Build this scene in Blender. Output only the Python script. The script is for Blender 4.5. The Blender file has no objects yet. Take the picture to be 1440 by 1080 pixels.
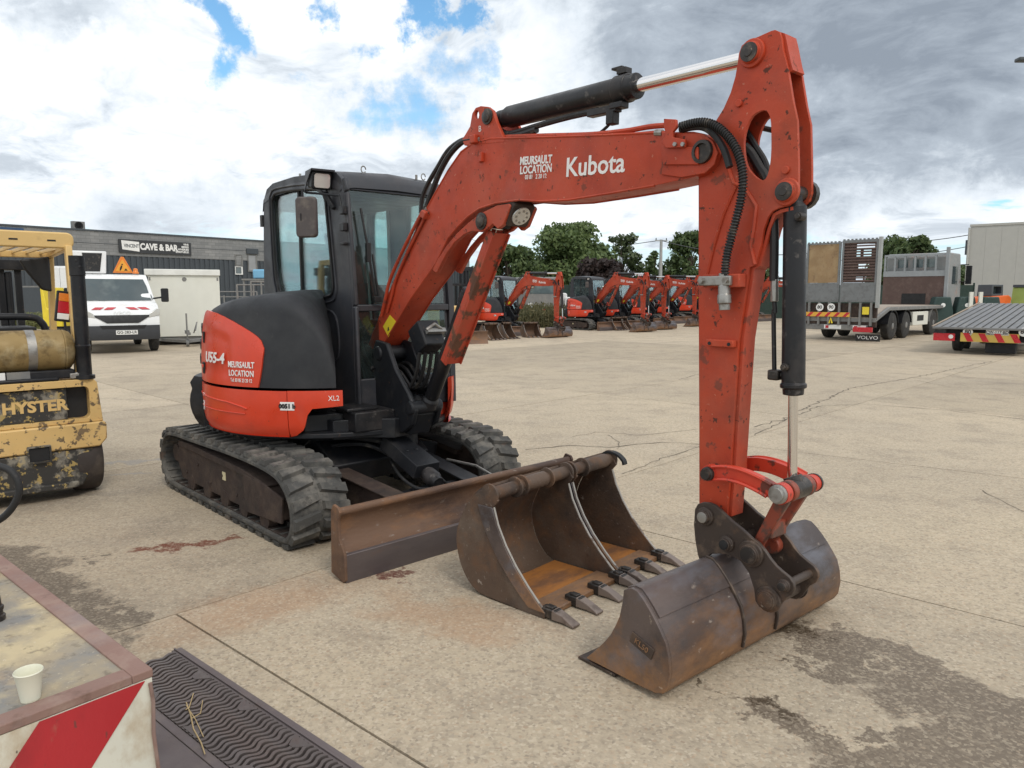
import bpy, bmesh, math, random
from mathutils import Vector, Matrix, Euler, noise
from mathutils.geometry import tessellate_polygon
random.seed(7)
PI = math.pi
S = bpy.context.scene
# ---------------------------------------------------------------- camera
FPX, HOR, CH = 1025.0, 415.0, 1.62          # focal length and horizon of the 1440x1080 picture, eye height
PIT = math.atan((540 - HOR) / FPX)
cam = bpy.data.cameras.new('camera'); cam.sensor_width = 36; cam.lens = 36 * FPX / 1440
cam.clip_start = .05; cam.clip_end = 3000
camo = bpy.data.objects.new('camera', cam); S.collection.objects.link(camo)
camo.location = (0, 0, CH); camo.rotation_euler = (PI / 2 - PIT, 0, 0)
S.camera = camo
S.view_settings.view_transform = 'Standard'; S.view_settings.look = 'None'
S.view_settings.exposure = 0.0; S.view_settings.gamma = 1
# ---------------------------------------------------------------- sun
SUN_EL, SUN_AZ = math.radians(48), math.radians(150)      # azimuth clockwise from +Y (north)
sl = bpy.data.lights.new('sun', 'SUN'); sl.energy = 1.3; sl.angle = math.radians(16); sl.color = (1, .93, .83)
so = bpy.data.objects.new('sun', sl); S.collection.objects.link(so)
sd = Vector((math.sin(SUN_AZ) * math.cos(SUN_EL), math.cos(SUN_AZ) * math.cos(SUN_EL), math.sin(SUN_EL)))
so.rotation_euler = sd.to_track_quat('Z', 'Y').to_euler(); so.location = (0, 0, 30)

# ---------------------------------------------------------------- node helper
class NT:
    def __init__(s, tree): s.t = tree; s.n = tree.nodes; s.l = tree.links
    def new(s, typ, **kw):
        n = s.n.new(typ)
        for k, v in kw.items(): setattr(n, k, v)
        return n
    def put(s, sock, v):
        if isinstance(v, bpy.types.NodeSocket): s.l.new(v, sock)
        elif v is not None:
            if isinstance(v, (tuple, list)) and len(v) == 3 and sock.type == 'RGBA': v = (*v, 1)
            sock.default_value = v
    def math(s, op, a, b=None, c=None, clamp=False):
        n = s.new('ShaderNodeMath', operation=op, use_clamp=clamp)
        for i, v in enumerate((a, b, c)):
            if v is not None: s.put(n.inputs[i], v)
        return n.outputs[0]
    def vmath(s, op, a, b=None, out=0):
        n = s.new('ShaderNodeVectorMath', operation=op); s.put(n.inputs[0], a)
        if b is not None: s.put(n.inputs[1], b)
        return n.outputs[out]
    def mr(s, v, a, b, c=0., d=1., smooth=False):
        n = s.new('ShaderNodeMapRange'); n.clamp = True
        if smooth: n.interpolation_type = 'SMOOTHSTEP'
        for i, x in enumerate((v, a, b, c, d)): s.put(n.inputs[i], x)
        return n.outputs[0]
    def mix(s, f, a, b, mode='MIX'):
        n = s.new('ShaderNodeMix', data_type='RGBA', blend_type=mode); n.clamp_factor = True
        s.put(n.inputs[0], f); s.put(n.inputs[6], a); s.put(n.inputs[7], b)
        return n.outputs[2]
    def noise(s, vec, scale, detail=4, rough=.55, out=0, dist=0.):
        n = s.new('ShaderNodeTexNoise'); n.inputs['Scale'].default_value = scale
        n.inputs['Detail'].default_value = detail; n.inputs['Roughness'].default_value = rough
        n.inputs['Distortion'].default_value = dist
        s.put(n.inputs['Vector'], vec); return n.outputs[out]
    def scale(s, vec, sc):
        return s.vmath('MULTIPLY', vec, sc)

# ---------------------------------------------------------------- world: sky with broken cloud
W = bpy.data.worlds.new('World'); S.world = W; W.use_nodes = True
W.node_tree.nodes.clear(); N = NT(W.node_tree)
out = N.new('ShaderNodeOutputWorld'); bg = N.new('ShaderNodeBackground'); bg.inputs[1].default_value = .1
N.l.new(bg.outputs[0], out.inputs[0])
sky = N.new('ShaderNodeTexSky'); sky.sky_type = 'NISHITA'; sky.sun_disc = False
sky.sun_elevation = SUN_EL; sky.sun_rotation = SUN_AZ; sky.altitude = 200; sky.air_density = 1.0; sky.dust_density = 1.2; sky.ozone_density = 1.0
tc = N.new('ShaderNodeTexCoord'); D = tc.outputs['Generated']
sep = N.new('ShaderNodeSeparateXYZ'); N.l.new(D, sep.inputs[0]); dx, dy, dz = sep.outputs
den = N.math('ADD', N.math('MAXIMUM', dz, 0.0), .27)
cx = N.math('DIVIDE', dx, den); cy = N.math('DIVIDE', dy, den)
cmb = N.new('ShaderNodeCombineXYZ'); N.l.new(cx, cmb.inputs[0]); N.l.new(cy, cmb.inputs[1])
CP = cmb.outputs[0]
warp = N.noise(CP, 1.4, 3, .5, out=1)
CPw = N.vmath('ADD', CP, N.scale(N.vmath('SUBTRACT', warp, (.5, .5, .5)), (.62, .62, 0)))
n1 = N.noise(CPw, 1.6, 8, .58)                     # cloud bodies
n2 = N.noise(N.vmath('ADD', CPw, (7.3, 2.1, 0)), 2.6, 7, .6)  # shading inside the clouds
nf = N.noise(CPw, 6.5, 8, .66)
def dirpx(u, v):
    a = (u - 720) / FPX; b = (540 - v) / FPX; c, s_ = math.cos(PIT), math.sin(PIT)
    return Vector((a, c + b * s_, -s_ + b * c)).normalized()
jit = N.scale(N.vmath('SUBTRACT', N.noise(D, 5.0, 9, .64, out=1), (.5, .5, .5)), (.40, .40, .26))
DJ = N.vmath('ADD', D, jit)
def blob(u, v, r0, r1, vec=None, stretch=1.0):
    d = N.vmath('SUBTRACT', vec or DJ, tuple(dirpx(u, v)))
    if stretch != 1: d = N.scale(d, (1, 1, stretch))
    l = N.vmath('LENGTH', d, out=1)
    return N.mr(l, r1, r0, 0, 1, True)
# openings of blue, patch by patch, and everywhere else by noise
gap = N.mr(n1, .34, .25)
for (u, v, a, b, st, amt) in [(615, 5, .02, .10, 1.5, .9), (545, 60, .0, .07, 1, .7), (285, 60, .0, .075, .8, .8), (420, 10, 0, .05, 1, .6), (560, 150, .02, .11, 1, .55), (430, 110, .0, .05, 1.5, .4), (650, 90, .0, .07, 1, .5)]:
    gap = N.math('MAXIMUM', gap, N.math('MULTIPLY', blob(u, v, a, b, None, st), amt))
low = N.mr(N.math('ADD', dz, N.math('MULTIPLY', N.math('SUBTRACT', nf, .5), .10)), .115, .045, 0, 1, True)  # thin pale blue band near the horizon
gap = N.math('MAXIMUM', gap, N.math('MULTIPLY', low, N.mr(n2, .62, .42, .15, .8)))
# dark bank of cloud to the upper right, greyer wisps elsewhere
dark = blob(1180, 20, .16, .42, None, 1.5)
dark = N.math('MAXIMUM', dark, N.math('MULTIPLY', blob(1420, 175, .02, .30, None, 2.9), .85))
dark = N.math('MAXIMUM', dark, N.math('MULTIPLY', blob(90, 30, .02, .12, None, 3.5), .5))
dark = N.math('MAXIMUM', dark, N.math('MULTIPLY', blob(560, 160, .02, .13, None, 1.6), .6))
dark = N.math('MAXIMUM', dark, N.math('MULTIPLY', blob(250, 280, .05, .2, None, 3.0), .5))
shade = N.mr(N.math('ADD', n2, N.math('MULTIPLY', N.math('SUBTRACT', nf, .5), .22)), .44, .66, 0, 1, True)
shade = N.math('MAXIMUM', N.math('MULTIPLY', shade, .50), N.math('MULTIPLY', dark, N.mr(N.math('ADD', N.math('MULTIPLY', nf, .45), N.math('MULTIPLY', n2, .55)), .36, .62, .52, 1.12)), clamp=True)
cl = N.new('ShaderNodeValToRGB'); N.l.new(shade, cl.inputs[0])
e = cl.color_ramp.elements
e[0].position = 0; e[0].color = (1.0, 1.0, 1.0, 1); e[1].position = 1; e[1].color = (.275, .315, .37, 1)
m_ = e.new(.32); m_.color = (.74, .79, .84, 1); m_ = e.new(.62); m_.color = (.44, .49, .55, 1)
cloud = N.scale(cl.outputs[0], (11.2, 11.4, 11.6))
skyc = N.mix(1.0, sky.outputs[0], (1.35, 1.9, 2.0), 'MULTIPLY')
skyc = N.mix(low, skyc, (7.0, 9.3, 9.9))
col = N.mix(N.mr(gap, .22, .66, 0, 1, True), cloud, skyc)
N.l.new(col, bg.inputs[0])

# ---------------------------------------------------------------- projection of measured outlines onto real planes
Rv = Vector
def ray(u, v):
    a = (u - 720) / FPX; b = (540 - v) / FPX; c, s_ = math.cos(PIT), math.sin(PIT)
    return Vector((a, c + b * s_, -s_ + b * c))
CAM = Vector((0, 0, CH))
def ground(u, v, z=0.):
    r = ray(u, v); return CAM + r * ((z - CH) / r.z)
def atd(u, v, y):                     # world point of the ray at depth y
    r = ray(u, v); return CAM + r * (y / r.y)
def axes(yaw): return Vector((math.sin(yaw), -math.cos(yaw), 0)), Vector((math.cos(yaw), math.sin(yaw), 0))
class Frame:
    def __init__(s, o, yaw): s.o = Vector(o); s.yaw = yaw; s.F, s.L = axes(yaw)
    def loc(s, P):
        q = P - s.o; return Vector((q.dot(s.F), q.dot(s.L), q.z))
    def py(s, u, v, y):               # on the plane local y = const
        r = ray(u, v); P0 = s.o + s.L * y; t = (P0 - CAM).dot(s.L) / r.dot(s.L); return s.loc(CAM + r * t)
    def px(s, u, v, x):
        r = ray(u, v); P0 = s.o + s.F * x; t = (P0 - CAM).dot(s.F) / r.dot(s.F); return s.loc(CAM + r * t)
    def pts(s, L_, y): return [(lambda p: (p.x, p.z))(s.py(u, v, y)) for u, v in L_]
    @property
    def rz(s): return s.yaw - PI / 2

# ---------------------------------------------------------------- mesh builder
def rotM(rx=0, ry=0, rz=0): return Euler((rx, ry, rz)).to_matrix().to_4x4()
class MB:
    def __init__(s): s.v = []; s.f = []
    def add(s, vs, fs, M=None):
        b = len(s.v)
        s.v += [tuple(M @ Vector(p)) if M is not None else tuple(p) for p in vs]
        s.f += [tuple(b + i for i in f) for f in fs]; return s
    def box(s, c, d, M=None, taper=(1, 1)):
        x, y, z = [k / 2 for k in d]; tx, ty = taper
        vs = [(-x, -y, -z), (x, -y, -z), (x, y, -z), (-x, y, -z), (-x*tx, -y*ty, z), (x*tx, -y*ty, z), (x*tx, y*ty, z), (-x*tx, y*ty, z)]
        T = Matrix.Translation(c) @ (M if M is not None else Matrix())
        return s.add(vs, [(3, 2, 1, 0), (4, 5, 6, 7), (0, 1, 5, 4), (1, 2, 6, 5), (2, 3, 7, 6), (3, 0, 4, 7)], T)
    def b2(s, lo, hi): return s.box([(a + b) / 2 for a, b in zip(lo, hi)], [b - a for a, b in zip(lo, hi)])
    def beam(s, p0, p1, w, h, up=(0, 0, 1), w1=None, h1=None):
        p0, p1 = Vector(p0), Vector(p1); d = (p1 - p0).normalized(); sd_ = d.cross(Vector(up)).normalized(); u = sd_.cross(d)
        w1 = w if w1 is None else w1; h1 = h if h1 is None else h1; vs = []
        for p, a, b in ((p0, w / 2, h / 2), (p1, w1 / 2, h1 / 2)):
            vs += [p - sd_*a - u*b, p + sd_*a - u*b, p + sd_*a + u*b, p - sd_*a + u*b]
        return s.add(vs, [(3, 2, 1, 0), (4, 5, 6, 7), (0, 1, 5, 4), (1, 2, 6, 5), (2, 3, 7, 6), (3, 0, 4, 7)])
    def prism(s, out, y0, y1, holes=(), axis='y', M=None):
        loops = [list(out)] + [list(h) for h in holes]
        flat = [p for l in loops for p in l]; n = len(flat)
        if axis == 'y': f3 = lambda p, t: (p[0], t, p[1])
        elif axis == 'x': f3 = lambda p, t: (t, p[0], p[1])
        else: f3 = lambda p, t: (p[0], p[1], t)
        vs = [f3(p, y0) for p in flat] + [f3(p, y1) for p in flat]
        if not holes and _convex(loops[0]): fs = [tuple(range(n)), tuple(range(2*n - 1, n - 1, -1))]
        else:
            tr = tessellate_polygon([[Vector((p[0], p[1], 0)) for p in l] for l in loops])
            fs = [tuple(t) for t in tr] + [tuple(n + i for i in reversed(t)) for t in tr]
        b = 0
        for l in loops:
            k = len(l)
            for i in range(k):
                j = (i + 1) % k; fs.append((b + i, b + j, n + b + j, n + b + i))
            b += k
        return s.add(vs, fs, M)
    def cyl(s, p0, p1, r0, r1=None, n=16, caps=True):
        p0, p1 = Vector(p0), Vector(p1); r1 = r0 if r1 is None else r1
        return s.rev(p0, p1, [(0, r0), ((p1 - p0).length, r1)], n, caps)
    def rev(s, p0, p1, prof, n=16, caps=True):
        """prof: list of (distance along axis, radius)"""
        p0, p1 = Vector(p0), Vector(p1); d = (p1 - p0).normalized()
        a = Vector((0, 0, 1)) if abs(d.z) < .9 else Vector((1, 0, 0)); e1 = d.cross(a).normalized(); e2 = d.cross(e1)
        vs = []
        for t, r in prof:
            for i in range(n):
                an = 2*PI*i/n; vs.append(p0 + d*t + (e1*math.cos(an) + e2*math.sin(an))*r)
        fs = []
        for k in range(len(prof) - 1):
            for i in range(n):
                j = (i + 1) % n; fs.append((k*n + i, k*n + j, (k+1)*n + j, (k+1)*n + i))
        if caps: fs += [tuple(reversed(range(n))), tuple((len(prof)-1)*n + i for i in range(n))]
        return s.add(vs, fs)
    def tube(s, pts, r, n=8, caps=True):
        pts = [Vector(p) for p in pts]; rs = r if isinstance(r, (list, tuple)) else [r]*len(pts)
        vs = []; fs = []; pe = None
        for i, p in enumerate(pts):
            d = (pts[min(i+1, len(pts)-1)] - pts[max(i-1, 0)]).normalized()
            if pe is None:
                a = Vector((0, 0, 1)) if abs(d.z) < .9 else Vector((1, 0, 0)); pe = d.cross(a).normalized()
            pe = (pe - d*pe.dot(d)).normalized(); e2 = d.cross(pe)
            for k in range(n):
                an = 2*PI*k/n; vs.append(p + (pe*math.cos(an) + e2*math.sin(an))*rs[i])
        for i in range(len(pts)-1):
            for k in range(n):
                j = (k+1) % n; fs.append((i*n+k, i*n+j, (i+1)*n+j, (i+1)*n+k))
        if caps: fs += [tuple(reversed(range(n))), tuple((len(pts)-1)*n+i for i in range(n))]
        return s.add(vs, fs)
    def sheet(s, rows):               # grid of points
        n = len(rows[0]); vs = [p for r in rows for p in r]; fs = []
        for i in range(len(rows)-1):
            for j in range(n-1): fs.append((i*n+j, i*n+j+1, (i+1)*n+j+1, (i+1)*n+j))
        return s.add(vs, fs)
    def strip(s, path, y0, y1, th):   # sheet of thickness th following path (x,z), extruded along y
        out = list(path); n = len(path); inn = []
        for i, p in enumerate(path):
            a = Vector(path[max(i-1, 0)]); b = Vector(path[min(i+1, n-1)]); d = (b - a).normalized()
            inn.append((p[0] - d.y*th, p[1] + d.x*th))
        vs = [(p[0], y0, p[1]) for p in out] + [(p[0], y1, p[1]) for p in out] + [(p[0], y0, p[1]) for p in inn] + [(p[0], y1, p[1]) for p in inn]
        fs = []
        for i in range(n-1):
            fs += [(i, i+1, n+i+1, n+i), (2*n+i, 3*n+i, 3*n+i+1, 2*n+i+1), (i, 2*n+i, 2*n+i+1, i+1), (n+i, n+i+1, 3*n+i+1, 3*n+i)]
        fs += [(0, n, 3*n, 2*n), (n-1, 3*n-1, 4*n-1, 2*n-1)]
        return s.add(vs, fs)
    def ball(s, c, r, n=10, m=6, sc=(1, 1, 1)):
        c = Vector(c); vs = [c + Vector((0, 0, -r*sc[2]))]; fs = []
        for i in range(1, m):
            t = -PI/2 + PI*i/m
            for k in range(n):
                a = 2*PI*k/n; vs.append(c + Vector((r*sc[0]*math.cos(t)*math.cos(a), r*sc[1]*math.cos(t)*math.sin(a), r*sc[2]*math.sin(t))))
        vs.append(c + Vector((0, 0, r*sc[2])))
        for k in range(n): fs.append((0, 1+(k+1) % n, 1+k))
        for i in range(m-2):
            for k in range(n): fs.append((1+i*n+k, 1+i*n+(k+1) % n, 1+(i+1)*n+(k+1) % n, 1+(i+1)*n+k))
        t = len(vs)-1
        for k in range(n): fs.append((t, 1+(m-2)*n+k, 1+(m-2)*n+(k+1) % n))
        return s.add(vs, fs)
    def mesh(s, name, mat, smooth=40):
        me = bpy.data.meshes.new(name); me.from_pydata([tuple(p) for p in s.v], [], s.f); me.validate()
        if len(me.polygons) < 60000:
            bm = bmesh.new(); bm.from_mesh(me); bmesh.ops.recalc_face_normals(bm, faces=bm.faces[:]); bm.to_mesh(me); bm.free()
        if mat: me.materials.append(mat)
        if smooth:
            me.polygons.foreach_set('use_smooth', [True]*len(me.polygons)); me.set_sharp_from_angle(angle=math.radians(smooth))
        me.update(); return me
    def build(s, name, mat, parent=None, bevel=0, smooth=40, M=None, seg=2):
        o = bpy.data.objects.new(name, s.mesh(name, mat, smooth)); S.collection.objects.link(o)
        if parent: o.parent = parent
        if M is not None: o.matrix_local = M
        if bevel:
            b = o.modifiers.new('bevel', 'BEVEL'); b.width = bevel; b.segments = seg; b.limit_method = 'ANGLE'; b.angle_limit = math.radians(35); b.harden_normals = False
        return o
def _convex(l):
    n = len(l); s_ = 0
    for i in range(n):
        a, b, c = l[i], l[(i+1) % n], l[(i+2) % n]
        k = (b[0]-a[0])*(c[1]-b[1]) - (b[1]-a[1])*(c[0]-b[0])
        if abs(k) < 1e-12: continue
        if s_ and (k > 0) != (s_ > 0): return False
        s_ = k
    return True
def circ(cx_, cz_, r, n=20, a0=0, a1=2*PI, sx=1, sz=1):
    return [(cx_ + r*sx*math.cos(a0 + (a1-a0)*i/n), cz_ + r*sz*math.sin(a0 + (a1-a0)*i/n)) for i in range(n if abs(a1-a0-2*PI) < 1e-6 else n+1)]
def smoothpath(P, k=6, closed=False):
    """Catmull-Rom through points (any dimension)"""
    P = [Vector(p) for p in P]; n = len(P); o = []
    rng = range(n) if closed else range(n-1)
    for i in rng:
        g = (lambda j: P[j % n]) if closed else (lambda j: P[max(0, min(n-1, j))])
        a, b, c, d = g(i-1), g(i), g(i+1), g(i+2)
        for t in range(k):
            t /= k; o.append(.5*((2*b) + (c-a)*t + (2*a-5*b+4*c-d)*t*t + (3*b-a-3*c+d)*t**3))
    if not closed: o.append(P[-1])
    return [tuple(p) for p in o]
def rrect(x0, z0, x1, z1, r, k=4):
    o = []
    for (cx_, cz_, a) in ((x1-r, z0+r, -PI/2), (x1-r, z1-r, 0), (x0+r, z1-r, PI/2), (x0+r, z0+r, PI)):
        o += [(cx_ + r*math.cos(a+PI/2*i/k), cz_ + r*math.sin(a+PI/2*i/k)) for i in range(k+1)]
    return o
def empty(name, loc, rz=0, label=None, cat=None, group=None, size=.3):
    o = bpy.data.objects.new(name, None); S.collection.objects.link(o); o.location = loc; o.rotation_euler = (0, 0, rz); o.empty_display_size = size
    return tag(o, label, cat, group)
def tag(o, label=None, cat=None, group=None, kind=None):
    if label: o['label'] = label
    if cat: o['category'] = cat
    if group: o['group'] = group
    if kind: o['kind'] = kind
    return o
def kids(o): return [c for c in bpy.data.objects if c.parent == o]
def copy_tree(o, parent=None, skip=()):
    c = o.copy(); S.collection.objects.link(c)
    if parent is not None: c.parent = parent
    for ch in KIDS(o):
        if ch.name.split('.')[0] in skip: continue
        copy_tree(ch, c, skip)
    return c
def KIDS(o): return list(o.children)
def text(body, size, name, mat, parent, M, align='CENTER', ext=.0008, bold=0., sx=1.0):
    cu = bpy.data.curves.new(name, 'FONT'); cu.body = body; cu.size = size; cu.align_x = align; cu.align_y = 'CENTER'
    cu.extrude = ext; cu.offset = bold; cu.resolution_u = 3
    t = bpy.data.objects.new(name + '_tmp', cu); S.collection.objects.link(t)
    bpy.context.view_layer.update()
    me = bpy.data.meshes.new_from_object(t.evaluated_get(bpy.context.evaluated_depsgraph_get())); bpy.data.objects.remove(t)
    if sx != 1: me.transform(Matrix.Diagonal((sx, 1, 1, 1)))
    me.materials.clear(); me.materials.append(mat)
    o = bpy.data.objects.new(name, me); S.collection.objects.link(o)
    if parent: o.parent = parent
    o.matrix_local = M
    return o
def facing(loc, nrm, up=(0, 0, 1)):
    """matrix whose +Z looks along nrm and +Y along up: for lettering on a face"""
    z = Vector(nrm).normalized(); x = Vector(up).cross(z).normalized(); y = z.cross(x)
    M = Matrix((x, y, z)).transposed().to_4x4(); M.translation = Vector(loc); return M

# ---------------------------------------------------------------- materials
def material(name, base, rough=.5, metal=0., layers=(), bump=.0, bscale=60, var=.12, vscale=2.2, spec=None, rvar=.12, coat=0., objvar=0., stretch=None, zlayer=None):
    """base colour with low-frequency variation; layers = (colour, scale, lo, hi, detail, opacity[, rough])"""
    m = bpy.data.materials.new(name); m.use_nodes = True; m.node_tree.nodes.clear(); N = NT(m.node_tree)
    o = N.new('ShaderNodeOutputMaterial'); b = N.new('ShaderNodeBsdfPrincipled'); N.l.new(b.outputs[0], o.inputs[0])
    tc = N.new('ShaderNodeTexCoord'); V = tc.outputs['Object']
    if stretch: V = N.scale(V, stretch)
    nv = N.noise(V, vscale, 5, .6)
    k = N.mr(nv, .25, .75, 1-var, 1+var)
    c = N.vmath('SCALE', (*base,)); N.put(c.node.inputs['Scale'], k)
    if objvar:
        oi = N.new('ShaderNodeObjectInfo'); kk = N.mr(oi.outputs['Random'], 0, 1, 1-objvar, 1+objvar)
        c2 = N.vmath('SCALE', c); N.put(c2.node.inputs['Scale'], kk); c = c2
    r = N.mr(N.noise(V, vscale*3.1, 4), .3, .7, max(rough-rvar, .02), min(rough+rvar, 1))
    for i, L_ in enumerate(layers):
        colr, sc, lo, hi, det, op = L_[:6]
        f = N.mr(N.noise(N.vmath('ADD', V, (i*3.7+1.3, i*1.9, i*5.1)), sc, det, .62), lo, hi, 0, op)
        c = N.mix(f, c, colr)
        if len(L_) > 6: r = N.math('ADD', N.math('MULTIPLY', r, N.math('SUBTRACT', 1, f)), N.math('MULTIPLY', f, L_[6]))
    if zlayer:
        colr, z0, z1, op = zlayer; sp = N.new('ShaderNodeSeparateXYZ'); N.l.new(tc.outputs['Object'], sp.inputs[0])
        zz = N.math('ADD', sp.outputs[2], N.math('MULTIPLY', N.math('SUBTRACT', N.noise(V, 9, 7, .7), .5), .45)); f = N.math('MULTIPLY', N.mr(zz, z1, z0, 0, op), N.mr(N.noise(V, 40, 5, .7), .35, .6, .55, 1)); c = N.mix(f, c, colr); r = N.math('ADD', r, N.math('MULTIPLY', f, .35), clamp=True)
    N.put(b.inputs['Base Color'], c); N.put(b.inputs['Roughness'], r); b.inputs['Metallic'].default_value = metal
    if spec is not None: b.inputs['Specular IOR Level'].default_value = spec
    if coat: b.inputs['Coat Weight'].default_value = coat; b.inputs['Coat Roughness'].default_value = .15
    if bump:
        bp = N.new('ShaderNodeBump'); bp.inputs['Strength'].default_value = 1; bp.inputs['Distance'].default_value = bump
        N.put(bp.inputs['Height'], N.noise(V, bscale, 5, .65)); N.l.new(bp.outputs[0], b.inputs['Normal'])
    m['bsdf'] = 1
    return m
def glass(name, tint=(.66, .84, .80), gl=.12, dark=0.):
    m = bpy.data.materials.new(name); m.use_nodes = True; m.node_tree.nodes.clear(); N = NT(m.node_tree)
    o = N.new('ShaderNodeOutputMaterial'); t = N.new('ShaderNodeBsdfTransparent'); t.inputs[0].default_value = (*tint, 1)
    g = N.new('ShaderNodeBsdfGlossy'); g.inputs['Roughness'].default_value = .02; g.inputs[0].default_value = (.95, .97, 1, 1)
    fr_ = N.new('ShaderNodeFresnel'); fr_.inputs[0].default_value = 1.5
    f = N.math('ADD', N.math('MULTIPLY', fr_.outputs[0], .75), gl - .08, clamp=True)
    mx = N.new('ShaderNodeMixShader'); N.put(mx.inputs[0], f); N.l.new(t.outputs[0], mx.inputs[1]); N.l.new(g.outputs[0], mx.inputs[2])
    df = N.new('ShaderNodeBsdfDiffuse'); df.inputs[0].default_value = (.45, .45, .42, 1)      # film of dust
    tc = N.new('ShaderNodeTexCoord'); f2 = N.mr(N.noise(tc.outputs['Object'], 3.0, 5), .45, .8, .01, .10)
    m2 = N.new('ShaderNodeMixShader'); N.put(m2.inputs[0], f2); N.l.new(mx.outputs[0], m2.inputs[1]); N.l.new(df.outputs[0], m2.inputs[2])
    N.l.new(m2.outputs[0], o.inputs[0]); return m
BROWN = (.09, .05, .035); DUST = (.42, .36, .28)
m_boom = material('orange_red_paint_worn', (.455, .054, .019), .50, 0, [((.29, .036, .018), 4, .46, .70, 8, .65), ((.40, .12, .07), 1.5, .48, .75, 8, .5, .8), ((.22, .05, .03), 2.6, .55, .64, 11, .45, .8), ((.055, .03, .022), 24, .635, .66, 10, .85, .85), ((.12, .05, .035), 9, .615, .645, 11, .65, .85), ((.55, .30, .20), 44, .665, .70, 6, .5), (DUST, 3, .5, .85, 6, .10, .85)], bump=.0008, bscale=70, var=.12, spec=.35)
m_hood = material('orange_red_gloss_paint', (.64, .052, .018), .36, 0, [((.42, .040, .020), 5, .52, .75, 6, .45), (DUST, 2.5, .52, .85, 6, .12, .8), ((.10, .04, .03), 26, .67, .70, 8, .7), ((.62, .22, .15), 60, .67, .71, 5, .4)], bump=.0003, var=.07, coat=.15)
m_link = material('bright_red_link_paint', (.56, .050, .022), .42, 0, [((.06, .03, .02), 14, .57, .62, 8, .85), ((.40, .03, .02), 6, .5, .7, 5, .5)], var=.08, bump=.0004)
m_guard = material('chipped_orange_paint', (.46, .058, .025), .55, 0, [((.085, .05, .03), 8, .50, .565, 10, .92, .85), ((.24, .10, .05), 5, .5, .7, 6, .5)], bump=.001)
m_black = material('satin_black_steel', (.013, .014, .017), .45, .0, [((.15, .13, .11), 6, .52, .85, 8, .22, .85), ((.09, .055, .035), 20, .64, .70, 6, .6)], bump=.0008, spec=.35)
m_cyl = material('scuffed_black_cylinder', (.013, .013, .015), .40, .0, [((.20, .18, .165), 17, .60, .72, 10, .5, .8), ((.12, .10, .09), 4, .5, .75, 8, .35, .8)], bump=.0008, spec=.35)
m_plastic = material('charcoal_hood_plastic', (.026, .028, .032), .66, 0, [((.085, .085, .085), 3, .45, .8, 5, .35), ((.16, .15, .14), 22, .64, .8, 6, .2)], bump=.0008, bscale=260, var=.1, spec=.35)
m_cab = material('dark_grey_cab_steel', (.034, .036, .043), .45, 0, [((.085, .072, .070), 5, .48, .72, 7, .45), ((.17, .15, .14), 16, .64, .8, 6, .25)], bump=.0005, spec=.4)
m_rubber = material('dusty_grey_rubber', (.065, .064, .060), .88, 0, [((.20, .185, .16), 6, .46, .66, 8, .8), ((.030, .028, .026), 18, .56, .66, 7, .65), ((.2, .10, .055), 4, .60, .70, 6, .55)], bump=.003, bscale=50)
m_tyre = material('black_tyre_rubber', (.028, .027, .026), .85, 0, [((.12, .11, .095), 6, .5, .75, 6, .5)], bump=.001)
m_mud = material('brown_muddy_steel', (.042, .027, .022), .88, 0, [((.085, .058, .042), 9, .45, .66, 8, .75), ((.016, .013, .012), 5, .48, .66, 6, .65)], bump=.004, bscale=30)
m_rust = material('rusty_brown_steel', (.118, .078, .055), .62, .25, [((.22, .10, .04), 5, .50, .64, 10, .50, .9), ((.045, .034, .030), 2.8, .47, .62, 8, .75), ((.22, .19, .155), 1.6, .52, .7, 7, .55), ((.34, .30, .26), 45, .62, .70, 9, .45), ((.5, .44, .38), 16, .69, .72, 9, .55)], bump=.0022, bscale=45)
m_bucket = material('worn_bucket_steel', (.135, .105, .095), .45, .4, [((.36, .165, .055), 2.6, .52, .66, 10, .75, .85), ((.050, .040, .040), 2.1, .45, .60, 7, .75), ((.19, .20, .235), 5, .53, .7, 9, .55), ((.42, .35, .29), 24, .645, .70, 9, .6), ((.6, .56, .5), 9, .70, .72, 11, .8)], bump=.0016, bscale=40, stretch=(1, .45, 1), zlayer=((.36, .19, .085), .03, .22, .75))
m_blade = material('blade_steel_rust', (.165, .095, .060), .6, .2, [((.28, .14, .065), 6, .50, .62, 11, .65, .9), ((.058, .036, .030), 3.4, .47, .62, 9, .85), ((.34, .30, .26), 30, .62, .70, 9, .5)], bump=.003, bscale=45, stretch=(1, .4, 1))
m_edge = material('scraped_grey_edge_steel', (.17, .145, .145), .42, .55, [((.30, .15, .07), 5, .56, .70, 8, .5, .9), ((.10, .085, .09), 3, .45, .62, 6, .6)], bump=.0006, stretch=(1, .3, 1))
m_floorrust = material('orange_rust_floor', (.36, .145, .035), .7, .1, [((.14, .07, .04), 5, .48, .60, 8, .8), ((.5, .26, .08), 7, .58, .7, 8, .6)], bump=.001, stretch=(1, .35, 1))
m_pin = material('dark_greasy_pin', (.045, .040, .037), .42, .5, [((.18, .14, .11), 20, .52, .66, 7, .55)], bump=.001)
m_steel = material('bare_steel_fitting', (.34, .33, .31), .42, .7, [((.11, .085, .065), 14, .50, .64, 7, .6)], bump=.0006)
m_chrome = material('chrome_rod', (.78, .76, .75), .13, 1.0, var=.03, rvar=.03)
m_hose = material('black_hose', (.013, .013, .014), .55, 0, [(DUST, 12, .56, .75, 7, .25)], bump=.0004)
m_white = material('white_lettering', (.80, .79, .77), .6, 0, [((.6, .15, .1), 40, .62, .66, 5, .8)])
m_whitep = material('white_vehicle_paint', (.78, .79, .79), .32, 0, [(DUST, 3, .5, .9, 6, .14)], var=.03, coat=.3)
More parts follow.
